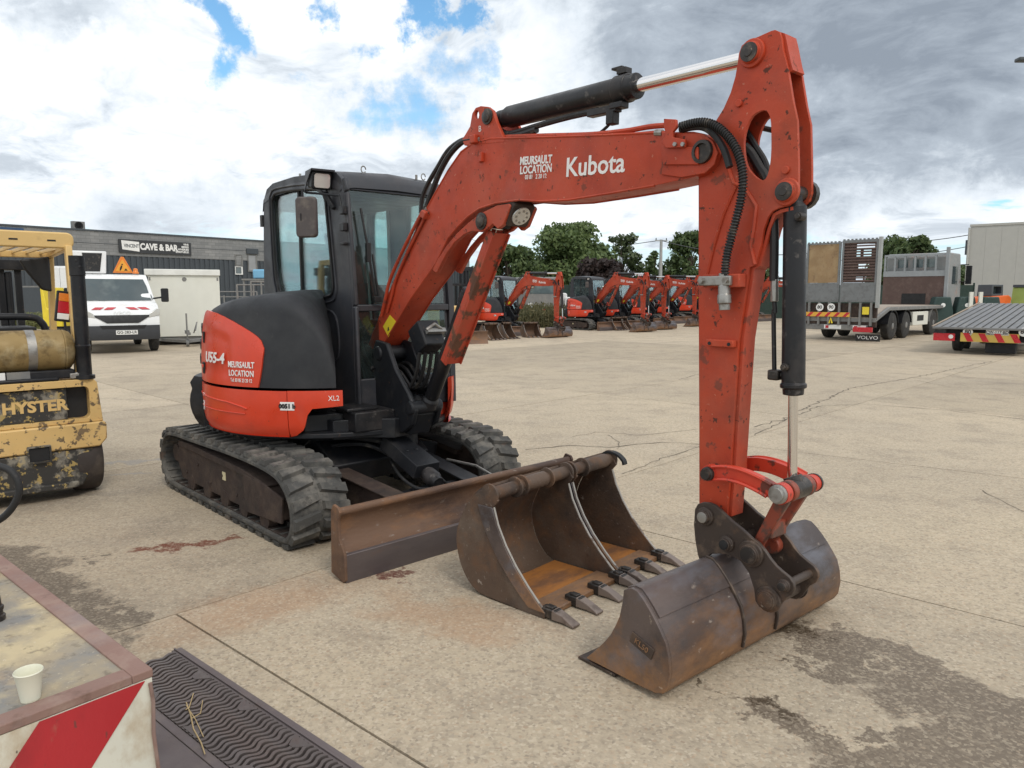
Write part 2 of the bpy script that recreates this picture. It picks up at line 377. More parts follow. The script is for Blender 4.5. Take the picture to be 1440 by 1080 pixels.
m_offw = material('cream_panel', (.70, .70, .63), .55, 0, [(DUST, 1.2, .45, .9, 6, .25)], var=.04)
m_yel = material('yellow_sticker', (.78, .60, .03), .5)
m_lamp = material('lamp_glass', (.62, .62, .60), .12, .35, rvar=.05)
m_mirror = material('brown_grey_mirror_back', (.075, .062, .060), .55, 0, [(DUST, 9, .5, .8, 6, .3)])
m_seat = material('dark_seat_fabric', (.018, .018, .02), .9)
m_light = material('pale_interior_trim', (.50, .50, .48), .6)
m_glass = glass('tinted_cab_glass', (.80, .91, .895), .09)
m_glassc = glass('clear_glass', (.72, .82, .82), .12)
m_dark = material('black_void_plastic', (.010, .010, .011), .6)
# ================================================================ the excavator
FY, BY = .76, .704                            # headings of tracks and of the slewed upper works
ORG = Vector((-1.461, 5.92, 0))
LF = Frame(ORG, FY); UF = Frame(ORG, BY)
YC = .17                                      # centre plane of boom and arm
UR = Matrix.Rotation(BY - FY, 4, 'Z')         # upper works turned on the tracks
def xz(L_, y): return UF.pts(L_, y)
def U(u, v, y): return UF.py(u, v, y)
GX = 'red excavators parked in the yard'
exc = empty('excavator', ORG, LF.rz, 'large red excavator in the foreground with raised boom and wide bucket on the ground', 'excavator')
def up(mb, name, mat, parent=None, **k):      # part of the upper works
    return mb.build(name, mat, parent or exc, M=None if parent else UR, **k)

# ---------------------------------------------------------------- tracks
TW = .40
def closed_path(P, k=8):
    q = smoothpath(P, k, True); return q
OUT = [(-1.0, 0), (-.4, 0), (.4, 0), (1.0, 0), (1.13, .05), (1.20, .17), (1.185, .33), (1.08, .46), (.88, .535), (.34, .56), (-.4, .55), (-.98, .535), (-1.18, .45), (-1.26, .31), (-1.25, .16), (-1.16, .045)]
def make_track(s):
    path = closed_path(OUT, 8)
    # resample evenly
    P = [Vector(p) for p in path]; n = len(P); seg = [(P[(i+1) % n]-P[i]).length for i in range(n)]; tot = sum(seg)
    def at(d):
        d %= tot
        for i in range(n):
            if d <= seg[i]: return P[i].lerp(P[(i+1) % n], d/seg[i]), (P[(i+1) % n]-P[i]).normalized()
            d -= seg[i]
        return P[0], (P[1]-P[0]).normalized()
    NB = 132; ring = []
    for i in range(NB):
        p, t = at(tot*i/NB); nrm = Vector((-t.y, t.x))     # inward
        ring.append((p, nrm))
    mb = MB(); y0, y1 = -TW/2, TW/2
    prof = [(y0, .05), (y0+.012, .030), (y1-.012, .030), (y1, .05), (y1, .068), (y0, .068)]
    vs = []; m = len(prof)
    for p, nr in ring:
        for y, dpt in prof: vs.append((p.x + nr.x*dpt, y, p.y + nr.y*dpt))
    fs = [(i*m+k, i*m+(k+1) % m, ((i+1) % NB)*m+(k+1) % m, ((i+1) % NB)*m+k) for i in range(NB) for k in range(m)]
    mb.add(vs, fs)
    NL = 43
    for i in range(NL):
        for side in (-1, 1):
            d0 = tot*(i + (.5 if side > 0 else 0))/NL
            ya, yb = (-.2, -.012) if side < 0 else (.012, .2)
            vs = []
            for (lo, hi, h0) in ((0, 1, .031), (.13, .87, .0)):
                for (yy, sk) in ((ya, 0), (yb, 0)):
                    skew = .020*(1 if (abs(yy) < .1) else -1)
                    wd = .086 if abs(yy) > .1 else .066
                    yy2 = yy if h0 > .01 else (yy*.97 if abs(yy) > .1 else yy + .006*side)
                    for q in (lo, hi):
                        p, t = at(d0 + skew + wd*(q-.5)); nr = Vector((-t.y, t.x)); vs.append((p.x+nr.x*h0, yy2, p.y+nr.y*h0))
            mb.add(vs, [(0, 1, 3, 2), (4, 6, 7, 5), (0, 4, 5, 1), (2, 3, 7, 6), (0, 2, 6, 4), (1, 5, 7, 3)])
    # inner guide blocks
    for i in range(46):
        p, t = at(tot*i/46); nr = Vector((-t.y, t.x)); c = p + nr*.082
        ang = math.atan2(t.y, t.x)
        mb.box((c.x, 0, c.y), (.05, .10, .05), rotM(0, -ang, 0)); mb.box((c.x - nr.x*.012, 0, c.y - nr.y*.012), (.028, .34, .02), rotM(0, -ang, 0))
    y = s*(.98 - TW/2); o = -s     # outside of the machine is +s
    tr = mb.build('track', m_rubber, exc, M=Matrix.Translation((0, y, 0)), smooth=30)
    f = MB()
    f.prism([(-.82, .13), (.84, .13), (.98, .18), (.98, .30), (.74, .36), (.36, .40), (-.60, .43), (-.86, .40), (-.92, .28)], s*.03, s*.165, axis='y')
    f.prism([(-.84, .40), (.40, .37), (.76, .33), (.78, .37), (.40, .415), (-.60, .445), (-.84, .44)], s*-.12, s*.178)
    f.prism([(.42, .12), (.98, .155), (1.0, .33), (.72, .375), (.42, .385)], s*.166, s*.182)
    for k in range(7): f.cyl((-.7+k*.24, s*.165, .20+(.10 if k % 2 else 0)), (-.7+k*.24, s*.174, .20+(.10 if k % 2 else 0)), .012, n=8)
    f.build('track_frame', m_mud, tr, bevel=.006)
    for k in range(5):
        x = -.62+k*.33; r = MB(); r.rev((x, s*-.12, .125), (x, s*.17, .125), [(0, .075), (.06, .075), (.065, .05), (.22, .05), (.225, .078), (.29, .07)], 16)
        r.build('roller', m_mud, tr)
    sp = MB(); sp.rev((-.99, s*-.05, .31), (-.99, s*.15, .31), [(0, .17), (.08, .17), (.085, .13), (.14, .12), (.145, .08), (.2, .07)], 22)
    for k in range(18):
        a = 2*PI*k/18; sp.box((-.99+.185*math.cos(a), 0, .31+.185*math.sin(a)), (.045, .05, .03), rotM(0, -a, 0))
    sp.build('sprocket', m_mud, tr, bevel=.004)
    idl = MB(); idl.rev((.90, s*-.06, .285), (.90, s*.10, .285), [(0, .17), (.03, .205), (.10, .205), (.13, .17), (.132, .10), (.16, .06)], 24)
    idl.build('idler', m_mud, tr)
    tg = MB(); tg.b2((.02, s*.166, .27), (.075, s*.170, .33)); tg.build('tag', material('yellowed_tag', (.62, .55, .35), .6), tr)
    g = MB()                                       # dirt and grit lying in the bottom run
    g.box((0, 0, .068), (2.0, .34, .012)); g.build('packed_dirt', m_mud, tr)
    return tr
for s in (-1, 1): make_track(s)

# ---------------------------------------------------------------- undercarriage centre and blade
cb = MB(); cb.prism([(-.65, .26), (.65, .24), (.72, .40), (.45, .56), (-.5, .56), (-.72, .42)], -.42, .42)
for s in (-1, 1): cb.beam((.45, s*.3, .42), (.45, s*.62, .34), .22, .14); cb.beam((-.45, s*.3, .42), (-.45, s*.62, .34), .22, .14)
cb.cyl((0, 0, .5), (0, 0, .665), .46, n=40); cb.cyl((0, 0, .56), (0, 0, .60), .50, n=40)
cb.build('undercarriage', m_black, exc, bevel=.01)
hs = MB()
hs.tube(smoothpath([(.25, -.42, .44), (.45, -.40, .56), (.70, -.2, .58), (.85, .05, .50), (.80, .12, .42)], 6), .022)
hs.tube(smoothpath([(.25, -.36, .40), (.5, -.34, .50), (.72, -.15, .52), (.9, 0, .42)], 6), .016)
hs.build('hose', m_hose, exc)
BLX = 1.70
ba = MB()
for s in (-1, 1):
    a = Vector((.35, s*.40, .30)); b = Vector((BLX-.02, s*.30, .17))
    ba = MB(); ba.beam(a, b, .085, .20, h1=.17); ba.beam(a+Vector((.02, 0, .103)), b+Vector((0, 0, .088)), .15, .014)
    ba.cyl((.38, s*.40-.08, .30), (.38, s*.40+.08, .30), .06)
    ba.build('blade_arm', m_mud if s < 0 else m_black, exc, bevel=.006)
xb = MB(); xb.beam((1.28, -.34, .215), (1.28, .34, .215), .14, .12); xb.b2((1.2, -.12, .2), (1.66, .12, .28)); xb.build('cross_member', m_black, exc, bevel=.006)
prof = smoothpath([(1.775, .165), (1.725, .20), (1.69, .27), (1.695, .345), (1.735, .395)], 5)
bl = MB(); bl.strip(prof, -.965, .965, .02)
bl.tube([(1.715, -.965, .400), (1.715, .965, .400)], .024, 12)
bl.strip([(1.70, .14), (1.665, .27), (1.69, .38)], -.9, .9, .02)
bld = bl.build('blade', m_blade, exc, smooth=50)
wb = MB(); wb.prism([(1.765, .0), (1.785, .0), (1.79, .165), (1.772, .172)], -.975, .975); wb.build('cutting_edge', m_edge, bld, bevel=.002)
for s in (-1, 1):
    e_ = MB(); e_.prism([(1.64, .03), (1.77, -.0), (1.792, .02), (1.79, .17), (1.735, .25), (1.73, .36), (1.752, .405), (1.735, .43), (1.68, .44), (1.655, .40)], s*.967, s*.985)
    e_.build('end_plate', m_blade, bld, bevel=.003)
# lift cylinder of the blade under its cover
G0, G1 = Vector((.72, .0, .56)), Vector((1.38, .0, .33))
c_ = MB(); c_.rev(G0, G1, [(0, .05), (.30, .05), (.62, .052), (.64, .04), (.70, .03)], 16); c_.rev(G1 + (G0-G1)*.18, G1+(G1-G0)*.02, [(0, .058), (.08, .06), (.10, .045), (.13, .045)], 14)
c_.build('blade_cylinder', m_cyl, exc, bevel=.003)
def cover():
    m = MB(); d = (G1-G0).normalized(); u = Vector((-d.z*-1, 0, d.x)); u = Vector((0, 1, 0)).cross(d)*-1
    if u.z < 0: u = -u
    a = G0 + d*.10; b = G0 + d*.56
    P = lambda t, y, h: a.lerp(b, t) + Vector((0, y, 0)) + u*h
    vs = [P(0, -.10, -.02), P(0, -.085, .075), P(0, .085, .075), P(0, .10, -.02), P(1, -.11, -.02), P(1, -.10, .075), P(1, .10, .075), P(1, .11, -.02)]
    m.add(vs, [(0, 1, 5, 4), (1, 2, 6, 5), (2, 3, 7, 6), (0, 3, 2, 1), (4, 5, 6, 7)])
    m.cyl(P(.55, -.04, .075), P(.55, -.04, .083), .012, n=8); m.cyl(P(.55, .04, .075), P(.55, .04, .083), .012, n=8)
    return m
cover().build('cylinder_cover', m_black, exc, bevel=.004)
for s in (-1, 1):
    r_ = MB(); r_.tube(smoothpath([(.9, s*.06, .42), (1.1, s*.13, .36), (1.3, s*.12, .30), (1.45, s*.05, .32)], 5), .012); r_.build('blade_hose', m_hose, exc)
rr = MB(); rr.tube([(.95, .42, .36), (1.2, .5, .34), (1.52, .45, .30), (1.60, .40, .27)], .011); rr.build('blade_pipe', m_steel, exc)

# ---------------------------------------------------------------- slewing deck, skirt, counterweight, hood
T = math.radians
dk = MB()
dk.prism([(.93*math.cos(T(a)), .93*math.sin(T(a))) for a in range(-180, 180, 8)], .625, .66, axis='z')
dk.prism([(.30, -.46), (.78, -.40), (.86, -.16), (.98, -.02), (.94, .24), (.66, .30), (.40, .44)], .60, .74, axis='z')
dk.prism([(.36, -.62), (.66, -.56), (.74, -.30), (.40, -.30)], .66, .78, axis='z')
up(dk, 'slewing_deck', m_black, bevel=.006)
def ringpanel(th, zt, zb, rt, rb, thick=.03, nz=5, fr=None):
    """curved panel: th list of degrees; zt, zb functions of angle; rt, rb radii at top, bottom"""
    m = MB(); rows = []
    for a in th:
        row = []
        for k in range(nz+1):
            t = k/nz; z = zb(a) + (zt(a)-zb(a))*t
            r = fr(a, z) if fr else rb + (rt-rb)*t
            row.append((r*math.cos(T(a)), r*math.sin(T(a)), z))
        row.append(((r-thick)*math.cos(T(a)), (r-thick)*math.sin(T(a)), zt(a)-.004))
        row.insert(0, ((r-thick)*math.cos(T(a)), (r-thick)*math.sin(T(a)), zb(a)+.004)); rows.append(row)
    m.sheet(rows)
    for row, flip in ((rows[0], 0), (rows[-1], 1)): m.add(row, [tuple(range(len(row)))])
    return m
def interp(tab, a):
    if a <= tab[0][0]: return tab[0][1]
    for (x0, y0), (x1, y1) in zip(tab, tab[1:]):
        if a <= x1: return y0 + (y1-y0)*(a-x0)/(x1-x0)
    return tab[-1][1]
skr = lambda a, z: .985 - .055*max(0, (.74-z)/.12)**2 - .004*math.sin((z-.64)*18)
def rng(a, b, n): return [a + (b-a)*i/n for i in range(n+1)]
sk = ringpanel(rng(-112, -45, 18), lambda a: .968, lambda a: .640, 1, 1, .03, 7, skr)
skp = up(sk, 'skirt_panel', m_hood, smooth=50)
zb2 = lambda a: interp([(-45, .64), (-42, .655), (-38.5, .70), (-37, .80), (-35, .845), (-22, .862)], a)
sk2 = ringpanel([-44.7, -43, -42, -41, -40, -39, -38.2, -37.6, -37, -36, -35, -31, -27, -23], lambda a: .970, zb2, 1, 1, .03, 7, skr)
up(sk2, 'skirt_panel', m_hood, smooth=50)
# swage line pressed into the skirt
sw = MB(); sw.tube([(.989*math.cos(T(a)), .989*math.sin(T(a)), interp([(-112, .895), (-74, .872), (-66, .85), (-63, .835)], a)) for a in rng(-110, -63, 20)], .006, 6)
sw.tube([(.988*math.cos(T(a)), .988*math.sin(T(a)), .80) for a in rng(-104, -64, 20)], .004, 6); sw.build('swage_line', m_hood, skp)
# left front body block
lb = ringpanel(rng(42, 112, 16), lambda a: .968, lambda a: .60, 1, 1, .03, 5, skr)
up(lb, 'skirt_panel', m_hood, smooth=50)
lf = MB(); lf.prism([(.26, .60), (.60, .585), (.72, .63), (.77, .74), (.775, .955), (.53, .965), (.52, .86), (.40, .74)], .50, .62, axis='x')
lfo = up(lf, 'front_corner_panel', m_hood, bevel=.018)
fb = MB(); fb.cyl((.62, .46, .72), (.634, .46, .72), .03, n=14); fb.cyl((.62, .74, .93), (.63, .74, .93), .014, n=10); fb.cyl((.62, .555, .93), (.63, .555, .93), .012, n=10); fb.build('cap', m_dark, lfo)
# counterweight
cwt = ringpanel(rng(-178, -107, 14) , lambda a: 1.0, lambda a: .62, 1, 1, .12, 8, lambda a, z: (1.085 - .06*((z-.80)/.18)**2 + (.035 if z > .945 else 0)) if a < -107.6 else .985)
up(cwt, 'counterweight', m_black, smooth=45)
cwt2 = ringpanel(rng(108, 182, 14), lambda a: 1.0, lambda a: .62, 1, 1, .12, 8, lambda a, z: 1.05 - .05*((z-.82)/.18)**2)
up(cwt2, 'counterweight', m_black, smooth=45)
fl = MB(); fl.b2((-.95, -.30, .64), (-.80, .30, 1.0)); fl.box((-.998, -.62, 1.0), (.13, .20, .05), rotM(0, 0, T(32)))
# hood: black moulded cover
hood_h = lambda a: interp([(-180, 1.56), (-120, 1.55), (-107, 1.555), (-90, 1.60), (-72, 1.635), (-58, 1.648), (-46, 1.645), (-39, 1.60), (-33, 1.50), (-28, 1.36), (-25.5, 1.18)], a)
Rw = lambda z: .972 - .05*max(0, (z-1.05)/.5)**2
hb = MB(); rows = []
for a in rng(-180, -30, 44) + [-29, -28, -27, -26, -25.5]:
    h = hood_h(a); row = []
    for z in rng(.985, h-.15, 6): row.append((Rw(z), z))
    R0 = Rw(h-.15)
    for k in range(1, 7):
        t = PI/2*k/6; row.append((R0 - .17*(1-math.cos(t)), h-.15+.13*math.sin(t)))
    row += [(R0-.34, h+.0), (R0-.55, h+.012), (.2, h+.015)]
    rows.append([(r*math.cos(T(a)), r*math.sin(T(a)) if a > -179 else -.0001, z) for r, z in row])
hb.sheet(rows); hb.add(rows[-1] + [(0, 0, .985)], [tuple(range(len(rows[-1])+1))])
hood = up(hb, 'hood', m_plastic, smooth=50)
# red side panel of the hood
bpx = [(276, 440), (288, 436), (301, 440), (314, 445.5), (327, 452), (339, 458.5), (352, 466), (361, 472), (367, 477), (371, 483), (373, 490), (373, 497), (371.5, 520), (369, 535), (366, 547)]
def cylhit(u, v, R):
    r = ray(u, v); o = CAM - ORG; a = r.x**2 + r.y**2; b = 2*(o.x*r.x+o.y*r.y); c = o.x**2+o.y**2-R*R; D_ = b*b-4*a*c
    t = (-b - math.sqrt(max(D_, 0)))/(2*a); p = UF.loc(CAM + r*t); return math.degrees(math.atan2(p.y, p.x)), p.z
edge = [cylhit(u, v, .955) for u, v in bpx]
top = [(-150, 1.45), (-125, 1.475), (-107, 1.485)] + [e for e in edge[1:]]
top2 = [p for p in top]
rp = MB(); ths = rng(-112, -66, 20) + [-64, -62, -61, -60, -59.3, -58.6, -58, -57.4, -57.0]
tmax = max(e[0] for e in edge); ths = rng(-112, tmax-8, 18) + rng(tmax-7, tmax-.05, 12)
# upper boundary as function of angle up to the right edge
ub = []
for p in top:
    if not ub or p[0] > ub[-1][0]: ub.append(p)
imax = max(range(len(edge)), key=lambda i: edge[i][0])
lowr = sorted(edge[imax:], key=lambda p: p[0])   # right edge leans back towards the bottom
def rowfor(s_, nz=16):   # s in 0..1 along panel
    return None
rows = []; NZ = 16
z0_ = .988
def right_at(z):
    tab = sorted([(e[1], e[0]) for e in edge[imax:]]); return interp(tab, z)
def left_z(a): return interp(ub, a)
NX = 40
for j in range(NX+1):
    t = j/NX; row = []
    for k in range(NZ+1):
        w = k/NZ
        a = -112 + (right_at(z0_ + (edge[imax][1]-z0_)*w) + 112)*t
        zt_ = left_z(min(a, edge[imax][0])); z = z0_ + (zt_ - z0_)*w
        rr_ = Rw(z) + .014 + .006*math.sin(min(1, max(0, (zt_-z)/.08))*PI/2) - .006
        # shallow pressed recess
        q = max(0, min(1, (a+103)/3))*max(0, min(1, (-70-a)/4))*max(0, min(1, (zt_-.10-z)/.05))*max(0, min(1, (z-1.03)/.04))
        rr_ -= .010*q
        row.append((rr_*math.cos(T(a)), rr_*math.sin(T(a)), z))
    row.append(((rr_-.02)*math.cos(T(a)), (rr_-.02)*math.sin(T(a)), zt_-.003)); rows.append(row)
rows.append([(x*.982, y*.982, z) for x, y, z in rows[-1]])
rp.sheet(rows); rpn = up(rp, 'hood_side_panel', m_hood, smooth=50)
def onring(a, z, off=0.): r = Rw(z)+.014+off; return Vector((r*math.cos(T(a)), r*math.sin(T(a)), z))
def ringbox(a, z, w, h, d, off=0.): 
    m = MB(); p = onring(a, z, off); m.box(p, (d, w, h), rotM(0, 0, T(a))); return m
def wrap(body, size, a, z, mat, bold=.0, fr=None, sx=1., shear=0.):
    cu = bpy.data.curves.new('lettering', 'FONT'); cu.body = body; cu.size = size; cu.align_x = 'CENTER'; cu.align_y = 'CENTER'; cu.offset = bold; cu.extrude = .0015; cu.resolution_u = 2; cu.shear = shear
    t = bpy.data.objects.new('tmp', cu); S.collection.objects.link(t); bpy.context.view_layer.update()
    me = bpy.data.meshes.new_from_object(t.evaluated_get(bpy.context.evaluated_depsgraph_get())); bpy.data.objects.remove(t)
    for v in me.vertices:
        zz = z + v.co.y; r = (fr(zz) if fr else Rw(zz)+.0135) + .004 + v.co.z; an = T(a) + v.co.x*sx/r; v.co = (r*math.cos(an), r*math.sin(an), zz)
    me.materials.clear(); me.materials.append(mat); me.name = 'lettering'
    o = bpy.data.objects.new('lettering', me); S.collection.objects.link(o); return o
def ringtext(body, size, a, z, parent, fr=None, **k):
    o = wrap(body, size, a, z, m_white, fr=fr, **k); o.parent = parent; return o
aU, zU = cylhit(303, 503, .96); aM, zM = cylhit(342, 513, .96)
ringtext('U55-4', .105, aU+1.2, zU, rpn, bold=.0025, sx=1.12, shear=.1)
ringtext('MEURSAULT', .060, aM, zM, rpn, bold=.0008, sx=.74); ringtext('LOCATION', .060, aM, zM-.060, rpn, bold=.0008, sx=.76); ringtext('Tel. 03 85 23 20 12', .036, aM, zM-.108, rpn, bold=.0, sx=.70)
for a, z, w, h in ((-99.5, 1.31, .030, .085), (-98, 1.085, .06, .085)):
    ringbox(a, z, w, h, .012, -.004).build('latch_recess', m_dark, rpn, bevel=.004)
ringbox(-98, 1.10, .045, .02, .02, .0).build('latch', m_hood, rpn, bevel=.003)
for z in (1.37, 1.25, 1.14):
    v_ = MB(); v_.prism([(-.02, -.045), (.05, -.03), (.05, .02), (-.02, .04)], -.02, .02, axis='x', M=Matrix.Translation(onring(-108.5, z, -.012)) @ rotM(0, 0, T(-108.5))); v_.build('vent_slot', m_dark, rpn, bevel=.004)
skf = lambda z: skr(0, z)
st_ = ringtext('05 - 51', .0, 0, 0, skp) if 0 else None
aS, zS = cylhit(404, 571, .985)
wh = MB(); r_ = .989
rows = [[(r_*math.cos(T(a)), r_*math.sin(T(a)), z) for z in (zS-.030, zS+.028)] for a in rng(aS-2.9, aS+2.9, 4)]
wh.sheet(rows); wh.build('sticker', m_white, skp)
o = wrap('0051 b', .042, aS, zS-.002, m_dark, fr=lambda z: .988, bold=.002); o.parent = skp
aA, zA = cylhit(287, 577, .985)
o = ringtext('51', .10, -99, .80, skp, fr=lambda z: .986, sx=.6, bold=.001); o = ringtext('607  853', .028, -99, .885, skp, fr=lambda z: .986, sx=.8)
o = ringtext('XL2', .05, -26.5, .915, skp, fr=lambda z: .986, sx=.9)
mi = MB(); mi.tube([(-.55, -.80, 1.01), (-.60, -.92, 1.02), (-.75, -.82, 1.0)], .02)

# ---------------------------------------------------------------- cab
CY0, CY1 = -.15, .76
SIDE = [(.655, .76), (.64, 1.54), (.555, 2.36), (.52, 2.46), (.44, 2.515), (.20, 2.54), (-.30, 2.57), (-.72, 2.565), (-.85, 2.53), (-.92, 2.45), (-.95, 2.25), (-1.0, 1.65), (-.93, .76)]
WIN = smoothpath([(-.68, 1.70), (-.72, 1.85), (-.74, 2.34), (-.71, 2.44), (-.60, 2.475), (-.10, 2.45), (.17, 2.41), (.26, 2.34), (.285, 2.2), (.345, 1.78), (.345, 1.66), (.26, 1.61), (-.10, 1.60), (-.60, 1.63)], 4, True)
LOWH = smoothpath([(.30, 1.50), (.10, 1.50), (.06, 1.44), (.06, 1.1), (.32, 1.1), (.42, 1.2), (.40, 1.42)], 3, True)
def hood_side(name, y0, y1, out, holes):
    m = MB(); m.prism(out, y0, y1, holes); return up(m, name, m_cab, bevel=.012)
cab_r = hood_side('cab_side_frame', CY0, CY0+.035, SIDE, [WIN])
rim = MB()                                   # rubber seal round the glass, shoulder pressed into the frame
WR = WIN + [WIN[0]]; rim.tube([(x, CY0-.004, z) for x, z in WR], .012, 6, caps=False); rim.build('window_seal', m_dark, cab_r)
mold = MB(); c_x, c_z = -.2, 2.05
mold.tube([(c_x+(x-c_x)*1.09, CY0-.004, c_z+(z-c_z)*1.09) for x, z in WR], .008, 6, caps=False); mold.build('pressed_ridge', m_cab, cab_r)
lp = MB(); lp.tube([(x, CY0-.003, z) for x, z in LOWH+[LOWH[0]]], .008, 6, caps=False); lp.build('lower_panel_ridge', m_cab, cab_r)
gl_ = MB(); gl_.prism(WIN, CY0+.018, CY0+.024); gl_.build('side_window', m_glass, cab_r, smooth=0)
dv = MB(); dv.b2((-.245, CY0+.005, 1.61), (-.22, CY0+.03, 2.46)); dv.build('window_divider', m_dark, cab_r)
DOORW = smoothpath([(.04, 1.15), (.02, 2.30), (.08, 2.42), (.20, 2.43), (.38, 2.38), (.46, 2.26), (.50, 1.6), (.50, 1.02), (.42, .95), (.12, .98)], 4, True)
QWIN = smoothpath([(-.55, 1.40), (-.60, 2.24), (-.52, 2.40), (-.38, 2.44), (-.31, 2.38), (-.30, 1.45), (-.36, 1.36), (-.50, 1.35)], 4, True)
cab_l = hood_side('cab_door', CY1-.05, CY1, SIDE, [DOORW, QWIN])
g2 = MB(); g2.prism(DOORW, CY1-.03, CY1-.025); g2.build('door_window', m_glass, cab_l, smooth=0)
g3 = MB(); g3.prism(QWIN, CY1-.03, CY1-.025); g3.build('quarter_window', m_glass, cab_l, smooth=0)
g4 = MB(); cq = (-.44, 1.9); g4.tube([(cq[0]+(x-cq[0])*1.35, CY1-.062, cq[1]+(z-cq[1])*1.08) for x, z in QWIN+[QWIN[0]]], .013, 6, caps=False); g4.build('door_seal', m_light, cab_l)
hd = MB(); hd.b2((-.58, CY1-.045, 1.28), (.5, CY1-.008, 1.33)); hd.build('door_rail', m_cab, cab_l)
# front frame: leaning, so built in its own sheared outline
def xfront(z): return interp([(.76, .655), (1.54, .64), (2.36, .555), (2.46, .52), (2.52, .44)], z)
ff = MB()
def slab(y0, z0, y1, z1, th=.05, off=0.): 
    vs = []
    for z in (z0, z1):
        x = xfront(z)+off; vs += [(x-th, y0, z), (x, y0, z), (x, y1, z), (x-th, y1, z)]
    ff.add(vs, [(0, 3, 2, 1), (4, 5, 6, 7), (0, 1, 5, 4), (1, 2, 6, 5), (2, 3, 7, 6), (3, 0, 4, 7)])
yi0, yi1 = CY0+.037, CY1-.051
slab(yi0, .76, yi1, 1.0); slab(yi0, 1.50, yi1, 1.55); slab(yi0, 2.385, yi1, 2.50, off=-.004)
slab(yi1-.03, 1.0, yi1, 2.385)
ffo = up(ff, 'cab_front_frame', m_cab, bevel=.008)
pil = MB()
for (za, zb_) in ((.78, 1.54), (1.54, 2.36), (2.36, 2.46)): pil.beam((xfront(za)+.008, CY0+.017, za), (xfront(zb_)+.006, CY0+.017, zb_), .07, .03, up=(0, 1, 0))
pil.build('corner_pillar', m_cab, ffo, bevel=.012)
for (nm, z0, z1) in (('windscreen', 1.555, 2.38), ('lower_front_window', 1.005, 1.495)):
    w = MB(); a_, b_ = yi0+.002, yi1-.03
    w.add([(xfront(z0)-.02, a_, z0), (xfront(z0)-.02, b_, z0), (xfront(z1)-.02, b_, z1), (xfront(z1)-.02, a_, z1), (xfront(z0)-.026, a_, z0), (xfront(z0)-.026, b_, z0), (xfront(z1)-.026, b_, z1), (xfront(z1)-.026, a_, z1)],
          [(0, 1, 2, 3), (7, 6, 5, 4), (0, 4, 5, 1), (1, 5, 6, 2), (2, 6, 7, 3), (3, 7, 4, 0)])
    w.build(nm, m_glass, ffo, smooth=0)
# roof, softly domed with rounded rim
rf = MB(); rows = []
xs = [(.545, 2.40), (.53, 2.45), (.49, 2.495), (.42, 2.53), (.2, 2.56), (-.3, 2.59), (-.72, 2.585), (-.86, 2.555), (-.93, 2.48), (-.955, 2.38)]
ys = [(CY0-.004, -.13), (CY0+.0, -.07), (CY0+.03, -.02), (CY0+.09, 0), (.3, .02), (CY1-.09, 0), (CY1-.03, -.02), (CY1+.0, -.07), (CY1+.004, -.13)]
for x, z in xs:
    k = 1 if .5 > x > -.88 else .5
    rows.append([(x, y, z + d*k) for y, d in ys])
rf.sheet(rows); rfo = up(rf, 'cab_roof', m_cab, smooth=60)
ins = MB(); ins.b2((-.9, CY0+.06, 2.36), (.42, CY1-.06, 2.40)); ins.build('headliner', m_cab, rfo)
ey = MB()
for y in (CY0+.25, CY1-.12):
    ey.tube([(.40+.0*k, y+.02*math.cos(k*PI/5), 2.565+.025*math.sin(k*PI/5)) for k in range(10)], .005, 6)
ey.cyl((-.3, CY0+.06, 2.56), (-.3, CY0+.06, 2.60), .01); ey.cyl((.42, CY1-.2, 2.52), (.42, CY1-.2, 2.57), .01); ey.build('roof_bolt', m_steel, rfo)
# rear wall with window
rw = MB(); rw.prism([(CY0+.05, .9), (CY1-.05, .9), (CY1-.05, 2.42), (CY0+.05, 2.42)], -.955, -.92, [rrect(CY0+.13, 1.72, CY1-.13, 2.36, .06)], axis='x'); rwo = up(rw, 'cab_rear_wall', m_cab, bevel=.004)
rg = MB(); rg.prism(rrect(CY0+.13, 1.72, CY1-.13, 2.36, .06), -.94, -.934, axis='x'); rg.build('rear_window', m_glass, rwo, smooth=0)
lt = MB(); lt.tube([(-.905, yy, zz) for yy, zz in (lambda q: q+[q[0]])(rrect(CY0+.11, 1.70, CY1-.11, 2.38, .07))], .014, 6, caps=False); lt.build('window_trim', m_light, rwo)
fl_ = MB(); fl_.b2((-.9, CY0+.05, .80), (.58, CY1-.05, .86)); up(fl_, 'cab_floor', m_black)
# seat, console, levers
st = MB(); st.prism(rrect(-.45, 1.22, .02, 1.34, .05), .08, .54); st.prism([(-.42, 1.28), (-.30, 1.30), (-.44, 1.95), (-.50, 2.02), (-.56, 1.98), (-.55, 1.9)], .08, .54); st.prism([(-.50, 1.98), (-.44, 1.98), (-.47, 2.16), (-.53, 2.16)], .20, .42); st.b2((-.4, .12, .86), (0, .50, 1.22))
up(st, 'seat', m_seat, bevel=.03)
cn = MB(); cn.b2((-.5, -.06, .9), (.2, .06, 1.42)); cn.b2((-.5, .56, .9), (.15, .68, 1.40)); cn.tube([(.12, 0, 1.4), (.2, .0, 1.62)], .02); cn.tube([(.12, .62, 1.4), (.2, .62, 1.62)], .02); cn.box((.50, -.02, 1.60), (.04, .14, .22)); cn.tube([(.30, .25, .9), (.42, .25, 1.45)], .015); cn.tube([(.30, .40, .9), (.42, .40, 1.45)], .015)
up(cn, 'console', m_dark, bevel=.01)
pp = MB(); pp.box((.36, CY0+.04, 1.72), (.10, .004, .13)); pp.build('notice', m_light, cab_r)
